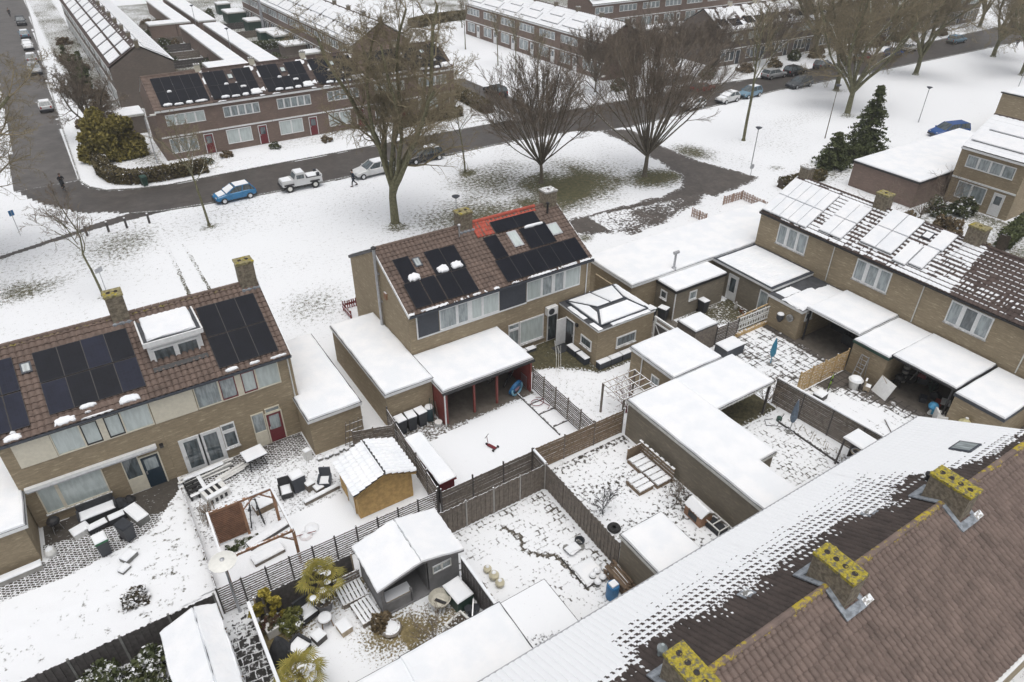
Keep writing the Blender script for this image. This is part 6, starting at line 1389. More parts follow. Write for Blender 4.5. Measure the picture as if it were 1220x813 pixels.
# lamp with a round disc between the gardens
def lamp_post(label, loc, h, kind='cone', group=None, mat=None):
    P = [('pole', lambda m: m.tube([(0,0,0),(0,0,h*.55),(0,0,h-.1)], [.065,.05,.04], 8, mat or ZINC))]
    if kind == 'disc': P += [('lamp_head', lambda m: m.lathe((0,0,h-.12), [(.05,0),(.12,.08),(.56,.12),(.58,.16),(.3,.24),(.05,.28)], 22, LAMPW)), ('lamp_cap', lambda m: m.lathe((0,0,h+.14), [(.1,0),(.1,.05),(.04,.09)], 8, ZINC))]
    elif kind == 'cone': P += [('lamp_head', lambda m: m.lathe((0,0,h-.12), [(.06,0),(.1,.02),(.34,.2),(.36,.24),(.1,.3)], 14, ANTHR))]
    else: P += [('lamp_head', lambda m: (m.beam((0,0,h-.1),(.9,0,h+.05),.05,.05,ZINC), m.box(.6,-.12,h,1.2,.12,h+.14,LAMPW)))]
    return item('street_lamp', label, 'street lamp', loc, P, group)
lamp_post('street lamp with a wide round white head between the two left gardens', (.38,22.9,0), 3.45, 'disc')
lamp_post('park lamp with dark cone head beside the lane in the snow', (63.6,49.1,0), 4.4)
lamp_post('park lamp with dark cone head right of the conifer, near the blue van', (95.3,48.8,0), 4.4)
lamp_post('lamp with dark cone head peeping over the ridge of the flue house', (26.9,50.2,0), 4.3)
lamp_post('thin tall pole rising left of the leaning tree', (79.3,51.2,0), 6.3, 'cone', mat=WOODG)
lamp_post('street lamp at the corner garden of the brown end house', (8.3,85.4,0), 5.2, 'arm')
lamp_post('street lamp before the brown row, right of the tallest tree', (35.3,80.2,0), 5.5, 'arm')
lamp_post('street lamp by the mouth of the lane', (58.1,70.1,0), 6.0, 'arm')
lamp_post('thin lamp pole near the brown wall at the right edge', (125,50.9,0), 6.0)
lamp_post('lamp standing in the alley between the near garage strips, nearer one', (28.4,129.9,0), 5.2); lamp_post('lamp standing in the alley between the garage strips, farther one', (28.6,156,0), 5.2)
item('pole', 'thick pale pole in the gardens behind the garage strips', 'pole', (38.3,144.7,0), [('shaft', lambda m: m.tube([(0,0,0),(0,0,8)], [.3,.22], 10, ZINC)), ('cap', lambda m: m.lathe((0,0,8), [(.24,0),(.2,.15)], 10, ZINC))])
for i, (x, y, o) in enumerate(((-.55,69.3,'leftmost'), (1.2,69.15,'second from the left'), (2.72,69.2,'third from the left'), (4.65,69.15,'rightmost'))):
    item('bollard', f'{o} of four dark bollards along the street corner', 'bollard', (x,y,0), [('post', lambda m: m.lathe((0,0,0), [(.1,0),(.1,.95),(.06,1.0)], 10, WOODD)), ('snow_cap', lambda m: m.lathe((0,0,1.0), [(.09,-.02),(.07,.04),(.02,.06)], 8, SNOW))], 'bollards at the street corner')
item('sign_post', 'thin sign pole with a small plate at the foot of the sapling', 'sign', (-.55,56.95,0), [('pole', lambda m: m.tube([(0,0,0),(0,0,2.3)], .03, 6, ZINC)), ('plate', lambda m: m.obox((0,0,1.95), (.6,.03,.35), .5, ZINC))])
item('sign_post', 'pole with a small round plate turned sideways beside the lane lamp', 'sign', (61.6,47.4,0), [('pole', lambda m: m.tube([(0,0,0),(0,0,1.0)], .03, 6, ZINC)), ('plate', lambda m: m.tube([(0,-.02,1.05),(0,.02,1.05)], .3, 14, ZINC))])
item('sign_post', 'small blue sign on a pole at the left edge near the street corner', 'sign', (-5.6,72.6,0), [('pole', lambda m: m.tube([(0,0,0),(0,0,2.4)], .03, 6, ZINC)), ('plate', lambda m: m.obox((0,0,1.9), (.42,.03,.5), .4, BLUEP))])

# yard and lawn of the flue house
item('barrel', 'dark blue rain barrel with snow lid beside the bins', 'barrel', (13.72,30.15,0), [('body', lambda m: m.lathe((0,0,0), [(.26,0),(.32,.3),(.32,.65),(.27,.95)], 16, basic('slate_blue', (.03,.06,.08), .5))), ('snow_cover', lambda m: m.lathe((0,0,.95), [(.27,0),(.24,.07),(.15,.1)], 14, SNOW))])
item('garden_tools', 'rakes and poles leaning at the white downpipe of the veranda', 'tools', (14.0,29.7,0), [('handle', lambda m, k=k: m.tube([(-.35+k*.14,-.1,0),(-.25+k*.12,.35,1.7-.15*k)], .018, 5, WOODG if k % 2 else GREENP)) for k in range(4)]+[('bucket', lambda m: m.lathe((-.1,-.35,0), [(.18,0),(.24,.3)], 12, PLASTW))])
item('scooter', 'small red and dark toy scooter standing on the snow lawn', 'scooter', (15.55,26.0,.02), [('deck', lambda m: m.box(-.12,-.42,.08,.12,.3,.14,DKRED)), ('steering_column', lambda m: m.tube([(0,.28,.12),(0,.4,.85)], .025, 6, DKRED)), ('handlebar', lambda m: m.tube([(-.25,.36,.85),(.25,.44,.88)], .022, 6, BLACK)), *[('wheel', lambda m, x=x, y=y: m.tube([(x-.03,y,.1),(x+.03,y,.1)], .1, 10, RUBBER)) for x, y in ((-.28,-.4),(.28,-.4),(0,.42))], ('axle', lambda m: m.beam((-.28,-.4,.1),(.28,-.4,.1),.05,.05,BLACK))], None, .35).scale = (.8, .8, .8)
item('paddling_shell', 'round blue and turquoise paddling pool stood up against the red veranda wall', 'paddling pool', (19.5,29.45,0), [('shell', lambda m: m.tube([(0,.12,.48),(0,-.06,.42)], .56, 20, BLUEP)), ('rim', lambda m: m.tube([(.5*math.cos(a*.314),-.1,.44+.46*math.sin(a*.314)) for a in range(21)], .07, 6, basic('pale_blue_rim', (.2,.42,.55), .5), False)), ('print', lambda m: m.tube([(.05,-.062,.5),(.05,-.075,.5)], .28, 9, basic('pink_print', (.5,.3,.36), .5)))], None, .35)
boxitem('cabinet', 'dark cabinet under the veranda, left', 'cabinet', (15.0,32.4,0), (1.0,.5,1.0), ANTHR, False); boxitem('cabinet', 'grey cupboard under the veranda, second from the left', 'cabinet', (16.4,32.4,0), (1.0,.5,.9), SHEDG, False); boxitem('cabinet', 'grey cupboard under the veranda, third from the left', 'cabinet', (17.7,32.4,0), (.9,.5,1.0), SHEDG, False)
bicycle('bicycle', 'dark bicycle leaning in the right end of the veranda', (19.2,31.4,.02), .3, BLACK, 10); bicycle('bicycle', 'second bicycle in the right end of the veranda, nearer the red wall', (19.7,30.7,.02), .6, PLASTD, 14)
item('grill_rack', 'pale wire rack against the red veranda wall', 'rack', (20.28,29.7,0), [('bars', lambda m: [m.beam((0,-.3+k*.12,.1),(0,-.3+k*.12,1.0),.015,.015,ZINC) for k in range(6)]), ('frame', lambda m: [m.beam((0,-.32,z),(0,.32,z),.025,.025,ZINC) for z in (.1,1.0)])])
item('bed_edging', 'thin dark timber edging between lawn and vegetable beds', 'edging', (19.9,27,0), [('board', lambda m: m.box(-.42,-2.3,0,-.36,2.3,.14,WOODD)), *[('cross_board', lambda m, y=y: m.box(-.36,y-.03,0,.75,y+.03,.12,WOODD)) for y in (-1.5,-.1,1.0)]])
item('garden_hose', 'red hose coiled in the snow on the vegetable beds', 'hose', (20.05,27.9,.05), [('coil', lambda m: m.tube([(.3*math.cos(a*.5)*(1+.05*a),.25*math.sin(a*.5)*(1+.05*a),.03+.004*a) for a in range(16)], .022, 5, DKRED)), ('end', lambda m: m.tube([(.3,0,.03),(.5,-.7,.03),(.2,-.9,.03)], .02, 5, DKRED))])
item('goal_stake', 'leaning dark stake at the lean-to corner', 'stake', (12.2,24.4,0), [('stake', lambda m: m.beam((0,0,0),(-.1,.25,.7),.05,.05,WOODD)), ('board', lambda m: m.box(.1,-.5,0,.6,-.35,.1,WOODG))])
# garden behind the extension
tg = 'planter troughs round the extension'
for i, (x, y, rz, l) in enumerate(((25.22,31.0,1.57,'snow-topped black planter trough under the extension window, left of two'), (25.22,29.9,1.57,'snow-topped black planter trough under the extension window, right of two'), (26.0,28.68,0,'snow-topped black trough at the extension corner, first along the long wall'), (27.0,28.68,0,'snow-topped black trough, second along the long extension wall'), (28.0,28.68,0,'snow-topped black trough, third along the long extension wall'), (28.95,28.68,0,'snow-topped black trough, last along the long extension wall'))):
    boxitem('planter_trough', l, 'planter', (x,y,0), (.92,.42,.5), ANTHR, True, rz, tg)
for x, l in ((22.2,'left low snowy block under the garden window'), (22.95,'right low snowy block under the garden window')): boxitem('planter', l, 'planter', (x,32.85,0), (.66,.36,.22), ANTHR, True)
boxitem('doormat', 'black doormat before the extension door', 'doormat', (24.9,31.9,.02), (1.1,.9,.03), FABD, False)
item('wire_frame', 'fallen thin wire clothes frame on the moss by the door', 'frame', (23.6,30.6,.02), [('wires', lambda m: [m.tube([(-1+k*.1,-1.2,.15),(.9+k*.08,1.3,.3)], .012, 4, PLASTW) for k in range(0,5,2)]), ('leg', lambda m: [m.tube([(.3,.5,0),(.6,1.2,1.0)], .015, 4, PLASTW), m.tube([(.9,.9,0),(.6,1.2,1.0)], .015, 4, PLASTW)])])
pf_ = thing('pergola', 'flimsy white-topped pergola frame overgrown with bare vines, beside the square garage', 'pergola', (24.1,24.2,0)); qs = [(22.9,25.1),(25.4,25.1),(25.4,23.2),(22.95,23.25)]
for x, y in qs: sub(pf_, 'post', lambda m: m.box(x-.05,y-.05,0,x+.05,y+.05,2.25,WOODG))
sub(pf_, 'rail', lambda m: ([m.beam((qs[0][0],y,2.25),(qs[1][0],y,2.25),.045,.06,WOODP) for y in (25.1,24.6,24.1,23.6,23.2)], [m.beam((x,25.1,2.2),(x,23.2,2.2),.045,.06,WOODP) for x in (22.9,23.7,24.5,25.4)]))
vine = tree('vine', 'dark red bare vine tangled through the flimsy pergola frame', (24.2,24.2,0), 'bush', 2.5, 71, DKRED, basic('red_twigs', (.14,.06,.05), .9), cat='vine', tl=0)
gt = thing('garden_gate', 'white-framed dark garden gate beside the extension', 'gate', (30.5,28.0,0))
sub(gt, 'gate_frame', lambda m: (m.box(30.45,28.75,0,30.55,28.87,2.3,WHITE), m.box(30.45,27.1,0,30.55,27.2,2.3,WHITE), m.box(30.44,27.0,2.3,30.56,28.9,2.42,WHITE), m.box(30.45,27.2,1.9,30.55,28.75,1.98,WHITE)))
sub(gt, 'gate_leaf', lambda m: (m.box(30.47,27.22,.05,30.52,28.73,1.88,WOODD), m.beam((30.45,27.25,.1),(30.45,28.7,1.8),.04,.06,WHITE)))
# summerhouse garden
def palm(label, loc, h, seed, potted=True, n=24):
    t = thing('palm', label, 'palm', loc); r = random.Random(seed); x0, y0, z0 = loc
    sub(t, 'trunk', lambda m: m.tube([(x0,y0,z0),(x0+.03,y0,z0+h*.5),(x0,y0,z0+h)], [.13,.15,.12], 10, basic('palm_trunk', (.16,.12,.08), .95, .3, 9)) if h > .3 else m.tube([(x0,y0,z0),(x0,y0,z0+h)], [.1,.1], 8, WOODB))
    for k in range(n):
        az = k*2.4; el = R(82-95*((k+.5)/n)); L = r.uniform(.5,.85); c = Vector((x0,y0,z0+h)); d = Vector((math.cos(az)*math.cos(el), math.sin(az)*math.cos(el), math.sin(el))); tip = c+d*L
        def fan(m):
            m.tube([c, c+d*L*.55+Vector((0,0,.03)), tip], [.014,.011,.008], 4, PALMG)
            sd = d.cross(Vector((0,0,1))).normalized() if abs(d.z) < .98 else Vector((1,0,0)); up = sd.cross(d).normalized()
            for j in range(15):
                a = R(-105+210*j/14); v = (d*math.cos(a)+sd*math.sin(a)).normalized(); l = .52*(1-.25*abs(a)/1.9)*r.uniform(.9,1.1); w = v.cross(up).normalized()*.026
                mid = tip+v*l*.55+up*.02; end = tip+v*l+Vector((0,0,-.12-.16*r.random()))
                i = len(m.v); m.v += [tuple(tip), tuple(mid-w), tuple(end), tuple(mid+w)]; m.f.append((i,i+1,i+2,i+3)); m.m.append(m.mi(PALMG))
        sub(t, 'leaf', fan)
        if k % 5 == 0 and k < 26: sub(t, 'snow_cover', lambda m: m.lathe((tip.x+d.x*.15,tip.y+d.y*.15,tip.z+.0), [(.17,.0),(.13,.03),(.04,.045)], 7, SNOW))
    return t
PALMG = foliage_mat('palm_leaf', (.12,.125,.03), (.30,.255,.06))
item('plant_pot', 'big grey tapered pot with pebbles and snow holding the palm', 'pot', (3.68,21.0,0), [('pot', lambda m: m.lathe((0,0,0), [(.3,0),(.46,.68),(.48,.72)], 20, SHEDG, SOIL)), ('pebbles', lambda m: [m.lathe((.3*math.cos(k*1.3)*(.4+.6*(k%3)/2),.3*math.sin(k*1.3)*(.4+.6*(k%3)/2),.71), [(.1,0),(.08,.05),(.02,.07)], 6, SNOW if k % 2 else BLACK) for k in range(14)])])
palm('yellow-green palm with snow on its fans, in the big grey pot', (3.72,21.05,.7), 1.15, 3)
palm('second yellow-green palm, at the bottom edge of the picture', (1.55,17.6,0), 1.4, 8)
seat('armchair', 'black wicker armchair with rounded snow cushion, beside the big palm pot', 'armchair', (2.85,21.05,0), .8, .75, FABD, .25, .42, 1.0)
seat('armchair', 'snow-seated black armchair in front of the black covered heap', 'armchair', (1.95,19.55,0), .8, .8, FABD, .5, .42, .55)
table('side_table', 'small round snow-topped table between armchair and pot', (3.42,20.2,0), .62, .62, .5, WOODB, 0, True, True)
boxitem('ottoman', 'small square dark ottoman with snow top on the gravel', 'ottoman', (2.9,19.65,0), (.5,.5,.36), WOODD, True, .3)
item('covered_heap', 'black tarpaulin-covered heap, peaked, at the garden edge', 'cover', (1.3,19.75,0), [('tarpaulin', lambda m: m.lathe((0,0,0), [(.55,0),(.5,.4),(.34,.85),(.12,1.3),(.03,1.36)], 9, FABD)), ('hem', lambda m: m.lathe((0,0,0), [(.6,0),(.56,.08)], 9, BLACK))])
item('plant_pot', 'black pot under the spiky snow-dotted plant', 'pot', (2.25,20.8,0), [('pot', lambda m: m.lathe((0,0,0), [(.24,0),(.32,.42)], 14, PLASTD, SOIL)), ('rim', lambda m: m.lathe((0,0,.4), [(.34,0),(.34,.05)], 14, PLASTD))])
shrub('potted_plant', 'spiky green plant with snow dots in the black pot', (2.15,20.85,.3), .62, .6, .75, foliage_mat('spiky_leaf', (.05,.065,.015), (.14,.14,.04), .35), 81, 1500, .06, cat='plant')
boxitem('planter', 'white square planter box with reddish heather by the rail', 'planter', (1.4,21.2,0), (.75,.75,.5), PLASTW, False, .1)
shrub('heather', 'reddish heather and ivy in the white planter box', (1.4,21.2,.4), .42, .42, .35, foliage_mat('heather', (.10,.02,.03), (.07,.085,.04), .2), 82, 700, .045, cat='plant')
shrub('bamboo', 'tall yellow-green bamboo clump at the fence corner', (1.35,21.75,0), .85, .45, 2.3, foliage_mat('bamboo_leaf', (.16,.14,.02), (.33,.27,.05)), 83, 2800, .055, 30, .3, cat='bamboo')
def pallet_seat(label, loc, w, d, rz, mirror=False, backs=(1,)):
    P = [('frame', lambda m: [m.box(-w/2,y,0,w/2,y+.08,.28,WOODG) for y in (-d/2, -.04, d/2-.08)])]
    n = int(w/.16); P.append(('slats', lambda m: [m.box(-w/2+k*w/n,-d/2,.28,-w/2+k*w/n+w/n*.72,d/2,.32,WOODP) for k in range(n)]))
    if backs:
        P.append(('backrest', lambda m: [m.box(-w/2,d/2-.06,.35+k*.2,w/2,d/2,.47+k*.2,WOODG) for k in range(3)]))
    return item('pallet_bench', label, 'pallet seat', loc, P, None, rz)
pallet_seat('snow-striped slatted pallet seat beside the summerhouse wall, upper one', (4.98,21.0,0), 1.25, 1.1, .0)
pallet_seat('snow-striped pallet seat beside the summerhouse wall, lower one with dark gaps', (5.15,19.75,0), .95, 1.25, .08, backs=())
boxitem('pallet_crate', 'little slatted crate table with snow on the gravel', 'crate', (4.0,19.5,0), (.5,.62,.36), WOODP, True, .15, th=.05)
shrub('shrub', 'dark bushy plant at the summerhouse corner', (5.5,18.85,0), .5, .5, .85, BRNS, 84, 1500, .05)
item('tyre_planter', 'round snow-filled ring planter at the summerhouse corner', 'planter', (5.72,18.4,0), [('ring', lambda m: m.lathe((0,0,0), [(.42,0),(.48,.14),(.42,.24),(.32,.22)], 18, WOODG)), ('snow_cover', lambda m: m.lathe((0,0,.18), [(.36,0),(.3,.08),(.1,.12)], 14, SNOW))])
item('tub_chair', 'pale oval shell chair facing up, in front of the summerhouse window', 'chair', (8.1,18.25,0), [('shell', lambda m: [m.lathe((0,0,.28), [(.25,0),(.42,.16),(.52,.42),(.49,.44),(.38,.2),(.22,.06)], 20, basic('ivory_shell', (.52,.50,.43), .5, .12))]), ('cushion', lambda m: m.box(-.05,-.3,.36,.08,.25,.42,BLACK)), *[('leg', lambda m, k=k: m.tube([(.2*math.cos(k*1.57),.2*math.sin(k*1.57),.32),(.32*math.cos(k*1.57),.32*math.sin(k*1.57),0)], .02, 5, WOODB)) for k in range(4)]], None, .6)
boxitem('storage_box', 'dark green storage box with snowy lid in front of the summerhouse', 'storage box', (8.95,18.1,0), (.85,1.2,.75), GREENP, True, .1)
item('planter', 'white-rimmed square planter with dark soil below the green box', 'planter', (8.3,16.85,0), [('rim', lambda m: (m.box(-.5,-.45,0,.5,-.35,.35,PLASTW), m.box(-.5,.35,0,.5,.45,.35,PLASTW), m.box(-.5,-.35,0,-.4,.35,.35,PLASTW), m.box(.4,-.35,0,.5,.35,.35,PLASTW))), ('soil', lambda m: m.box(-.4,-.35,0,.4,.35,.28,SOIL))], None, .25)
item('clutter_heap', 'dark pots and frames heaped beside the white-rimmed planter', 'clutter', (9.1,17.0,0), [('pot', lambda m, k=k: m.lathe((rnd.uniform(-.3,.3),rnd.uniform(-.3,.4),0), [(.14,0),(.19,.3)], 9, PLASTD)) for k in range(4)]+[('frame', lambda m: m.beam((-.3,-.4,.3),(.3,.5,.5),.05,.05,CHROME))])
tree('bare_shrub', 'bare dark twiggy shrub on the bark strip before the summerhouse', (7.0,16.7,0), 'bush', 1.9, 91, BARK, TWIGD, cat='shrub', tl=0)
# middle gardens
item('plank_pile', 'long boards lying along the fence, snow in their gaps', 'planks', (10.1,17.9,0), [('boards', lambda m: [m.beam((-.2+k*.1,-1.3+.1*k,.05+.1*(k%2)),(-.25+k*.13,1.2-.2*k,.15+.06*(k%3)),.09,.04,WOODG) for k in range(5)]), ('snow_cover', lambda m: m.slab(-.3,-.9,.1,.9,.2,.05,jit=.04))])
for i, (x, y, s) in enumerate(((10.9,18.75,.9),(10.95,18.25,1.1),(10.97,17.75,1.0))):
    item('ceramic_urn', ['upper','middle','lower'][i]+' of three cream ceramic urns lying by the boards', 'urn', (x,y,0), [('body', lambda m: m.lathe((0,0,0), [(.1*s,0),(.22*s,.14*s),(.22*s,.28*s),(.1*s,.4*s),(.08*s,.42*s)], 14, basic(f'cream_glaze_{i}', (.56,.52,.38), .4, .1))), ('snow_cap', lambda m: m.lathe((0,0,.41*s), [(.1*s,0),(.05*s,.05)], 10, SNOW))])
item('raised_bed', 'wide flat snow-covered bed edged with dark boards in the middle garden', 'raised bed', (14.95,16.5,0), [('edge', lambda m: (m.box(-.68,-1.1,0,-.62,1.0,.15,WOODD), m.box(-.62,-1.1,0,.6,-1.05,.15,WOODD))), ('snow_cover', lambda m: m.slab(-.6,-1.02,.55,.2,.06,.1,jit=.03))])
item('stone_heap', 'snowy ring of stones and pots on the middle garden', 'stones', (15.15,17.5,0), [('stone', lambda m, k=k: m.lathe((rnd.uniform(-.5,.5),rnd.uniform(-.3,.3),0), [(.18,0),(.2,.12),(.1,.22)], 7, CONCD)) for k in range(6)]+[('pot', lambda m: m.lathe((.45,.2,0), [(.2,0),(.26,.3),(.2,.3),(.16,.1)], 12, PLASTD)), ('snow_cover', lambda m: m.slab(-.45,-.25,.2,.2,.2,.08,jit=.08))])
pp = 'snow-topped pots by the barrel'
for i in range(7): item('plant_pot', 'small snow-topped flower pot in the cluster above the blue barrel', 'pot', (14.85+.36*(i % 4)+rnd.uniform(-.05,.05), 15.3+.42*(i//4)+.1*(i % 2), 0), [('pot', lambda m: m.lathe((0,0,0), [(.13,0),(.18,.28)], 10, CONCD)), ('snow_cover', lambda m: m.lathe((0,0,.28), [(.18,0),(.12,.08),(.03,.1)], 10, SNOW))], pp)
item('barrel', 'bright blue plastic barrel with a snow cap beside the firewood', 'barrel', (14.98,14.45,0), [('body', lambda m: m.lathe((0,0,0), [(.27,0),(.3,.1),(.3,.8),(.27,.9)], 18, BLUEP)), ('snow_cap', lambda m: m.box(-.18,-.16,.9,.18,.16,1.0,SNOW)), ('handle', lambda m: m.tube([(0,-.3,.5),(0,-.34,.6),(0,-.3,.7)], .02, 5, BLUEP))])
LOGW = basic('log_wood', (.15, .105, .07), .9, .35, 5)
item('firewood_stack', 'loose stack of split logs and rusty poles leaning on the shed wall', 'firewood', (15.75,14.9,0), [('log', lambda m, k=k: m.tube([(-.4+.16*(k % 5),-.7+rnd.uniform(-.1,.1),.08+.15*(k//5)),(-.25+.16*(k % 5),.55+rnd.uniform(-.2,.3),.3+.17*(k//5))], .065, 7, LOGW)) for k in range(16)]+[('snow_cover', lambda m: [m.beam((-.35+.2*k,-.5,.42),(-.25+.2*k,.4,.62),.06,.04,SNOW) for k in range(4)])], None, .2)
# pallet garden
def lounge(label, loc, w, d, rz=0.):
    n = int(d/.32); return item('pallet_bench', label, 'pallet seat', loc, [('frame', lambda m: (m.box(-w/2,-d/2,.0,w/2,d/2,.26,WOODB))), ('slats', lambda m: [m.box(-w/2+a*w/3+.03,-d/2+k*d/n+.04,.26,-w/2+(a+1)*w/3-.03,-d/2+(k+1)*d/n-.06,.33,WOODP) for a in range(3) for k in range(n)]), ('snow_cover', lambda m: [m.slab(-w/2+a*w/3+.01,-d/2+k*d/n+.0,-w/2+(a+1)*w/3-.01,-d/2+(k+1)*d/n-.11,.33,.05,bev=.03) for a in range(3) for k in range(n)])], None, rz)
lounge('snow-covered pallet seat by the long garage, far half', (21.82,20.2,0), .95, 1.2); lounge('snow-covered pallet seat by the long garage, near half', (21.85,18.95,0), .95, 1.2)
lounge('separate snow-covered pallet table before the pallet seats', (20.72,19.05,0), .98, 1.12)
item('pallet_screen', 'high pallet backrest with snow patches behind the pallet seats', 'pallet', (22.42,19.6,0), [('boards', lambda m: [m.box(-.05,-1.35,.1+k*.24,0,1.35,.28+k*.24,WOODB) for k in range(4)]), ('side_board', lambda m: m.box(-1.0,1.3,.1,0,1.36,.9,WOODB)), ('snow_cover', lambda m: [m.slab(-.07,-1.3+k*.42,.04,-1.08+k*.42,1.0,.06) for k in range(7)])])
item('rabbit_hutch', 'small brown rabbit hutch with a snow-covered pitched roof', 'hutch', (21.75,15.75,0), [('body', lambda m: m.box(-.38,-.6,0,.38,.6,.7,WOODR)), ('roof', lambda m: m.hexa([(-.45,-.65,.7),(.45,-.65,.7),(.45,.65,.7),(-.45,.65,.7)], [(-.06,-.65,.95),(.06,-.65,.95),(.06,.65,.95),(-.06,.65,.95)], WOODB, SNOW)), ('snow_cover', lambda m: m.hexa([(-.44,-.64,.74),(.44,-.64,.74),(.44,.64,.74),(-.44,.64,.74)], [(-.07,-.64,1.04),(.07,-.64,1.04),(.07,.64,1.04),(-.07,.64,1.04)], SNOW)), ('mesh_door', lambda m: m.box(-.40,-.3,.15,-.381,.3,.55,BLACK))], None, -.05)
item('animal_run', 'white-framed wire run attached beside the hutch', 'run', (22.05,14.75,0), [('frame', lambda m: [m.beam(p,q,.05,.05,PLASTW) for p, q in (((-.35,-.5,.45),(-.35,.5,.45)),((.35,-.5,.45),(.35,.5,.45)),((-.35,-.5,.45),(.35,-.5,.45)),((-.35,.5,.45),(.35,.5,.45)),((-.35,0,.45),(.35,0,.45)),((-.35,-.5,0),(-.35,-.5,.45)),((.35,-.5,0),(.35,-.5,.45)),((-.35,.5,0),(-.35,.5,.45)))]), ('floor', lambda m: m.box(-.34,-.49,0,.34,.49,.2,FABD))])
boxitem('snow_block', 'snow-covered block against the long garage by the near roof', 'box', (21.9,13.6,0), (.9,.6,.3), CONCD, True)
tree('bare_shrub', 'bare brown twiggy shrub before the pallet seats', (21.6,17.1,0), 'bush', 1.3, 92, BARK, TWIGD, cat='shrub', tl=0)
tree('bare_shrub', 'small black bare shrub near the upright board fence', (17.8,18.6,0), 'bush', 1.5, 93, BLACK, BLACK, cat='shrub', tl=0)
item('tyre', 'snow-filled black tyre lying near the black shrub', 'tyre', (17.65,17.5,0), [('tread', lambda m: m.lathe((0,0,0), [(.3,0),(.36,.08),(.3,.18),(.2,.16)], 18, RUBBER)), ('snow_cover', lambda m: m.lathe((0,0,.12), [(.2,0),(.1,.04)], 12, SNOW))])
# garden with the closed parasol
def parasol(label, loc, h, mat, pole=None, base=True):
    P = [('pole', lambda m: m.tube([(0,0,0),(0,0,h)], .03, 8, pole or ZINC)), ('canopy', lambda m: m.tube([(0,0,h*.32),(0,0,h*.45),(0,0,h*.75),(0,0,h*.97)], [.12,.2,.15,.04], 9, mat))]
    if base: P.append(('base', lambda m: m.lathe((0,0,0), [(.28,0),(.28,.06),(.06,.1)], 14, CONCD)))
    return item('parasol', label, 'parasol', loc, P)
parasol('closed grey-blue parasol in front of the long grey fence', (31.25,17.6,0), 2.45, basic('grey_blue_cloth', (.13,.17,.22), .85, .2))
parasol('closed teal-blue parasol standing among the slush, beyond the carport', (35.75,22.85,0), 2.1, TEALP, TEALP)
sh_ = thing('log_store', 'small open log store with a snow lid at the corner of the near roof', 'log store', (31.85,13.8,0))
sub(sh_, 'roof', lambda m: m.box(31.25,13.1,1.8,32.5,14.45,1.88,WOODD)); sub(sh_, 'snow_cover', lambda m: m.slab(31.22,13.08,32.52,14.47,1.88,.13))
for x, y in ((31.3,13.2),(31.3,14.4),(32.45,14.4)): sub(sh_, 'post', lambda m: m.beam((x-.12,y,0),(x,y,1.8),.08,.08,WOODD))
sub(sh_, 'back_board', lambda m: m.box(32.4,13.2,0,32.46,14.4,1.75,WOODD)); sub(sh_, 'wreath', lambda m: m.tube([(31.6+.25*math.cos(a*.4),13.7+.25*math.sin(a*.4),1.25) for a in range(17)], .06, 6, WOODP, False))
item('bed_edging', 'low dark board edging the bed along the long grey fence', 'edging', (31.35,16.3,0), [('board', lambda m: m.box(-.04,-2.2,0,.04,2.2,.16,WOODD)), ('plants', lambda m: [m.tube([(.3+.1*(k%5),-2+.2*k,0),(.3+.15*(k%4),-2+.2*k+.1,.3+.05*(k%3))], .012, 4, TWIG) for k in range(20)])])
item('watering_can', 'dark teal watering can with hose loops by the fence bed', 'watering can', (31.5,18.6,0), [('body', lambda m: m.lathe((0,0,0), [(.16,0),(.16,.28),(.1,.32)], 12, GREENP)), ('hose', lambda m: m.tube([(.1,0,.04),(-.5,-.3,.04),(-1.0,.1,.04),(-.7,.5,.04),(-.2,.3,.04)], .02, 5, BLACK)), ('spout', lambda m: m.tube([(.14,0,.1),(.36,0,.32)], .025, 6, GREENP))])
item('flower_basket', 'white hanging basket under the carport edge', 'basket', (28.4,20.1,1.6), [('bowl', lambda m: m.lathe((0,0,0), [(.1,0),(.24,.2)], 12, PLASTW, SOIL)), ('hanger', lambda m: m.tube([(0,0,.2),(0,0,.75)], .012, 4, BLACK))])
tree('vine', 'ivy-dark climber on the post at the carport corner', (31.7,19.9,0), 'bush', 2.4, 94, BARK, TWIGD, cat='vine', tl=0)
boxitem('storage_box', 'big dark storage box with snow lid beside the slatted cabin', 'storage box', (34.35,25.3,0), (1.7,1.1,.75), ANTHR, True, .0)
boxitem('step', 'low pale timber step at the storage box', 'step', (32.6,25.9,0), (.7,.5,.16), LARCH, False)
item('statue', 'small pale garden figure beside brown pots by the white door', 'figure', (39.2,29.1,0), [('body', lambda m: m.lathe((0,0,0), [(.14,0),(.16,.2),(.07,.4),(.1,.5),(.04,.62)], 10, CONC)), ('pot', lambda m: m.lathe((.05,-.55,0), [(.14,0),(.2,.28)], 12, basic('terracotta', (.3,.12,.06), .8), SOIL)), ('pot', lambda m: m.lathe((-.1,-.95,0), [(.14,0),(.18,.24)], 12, MATS['terracotta'], SOIL))])
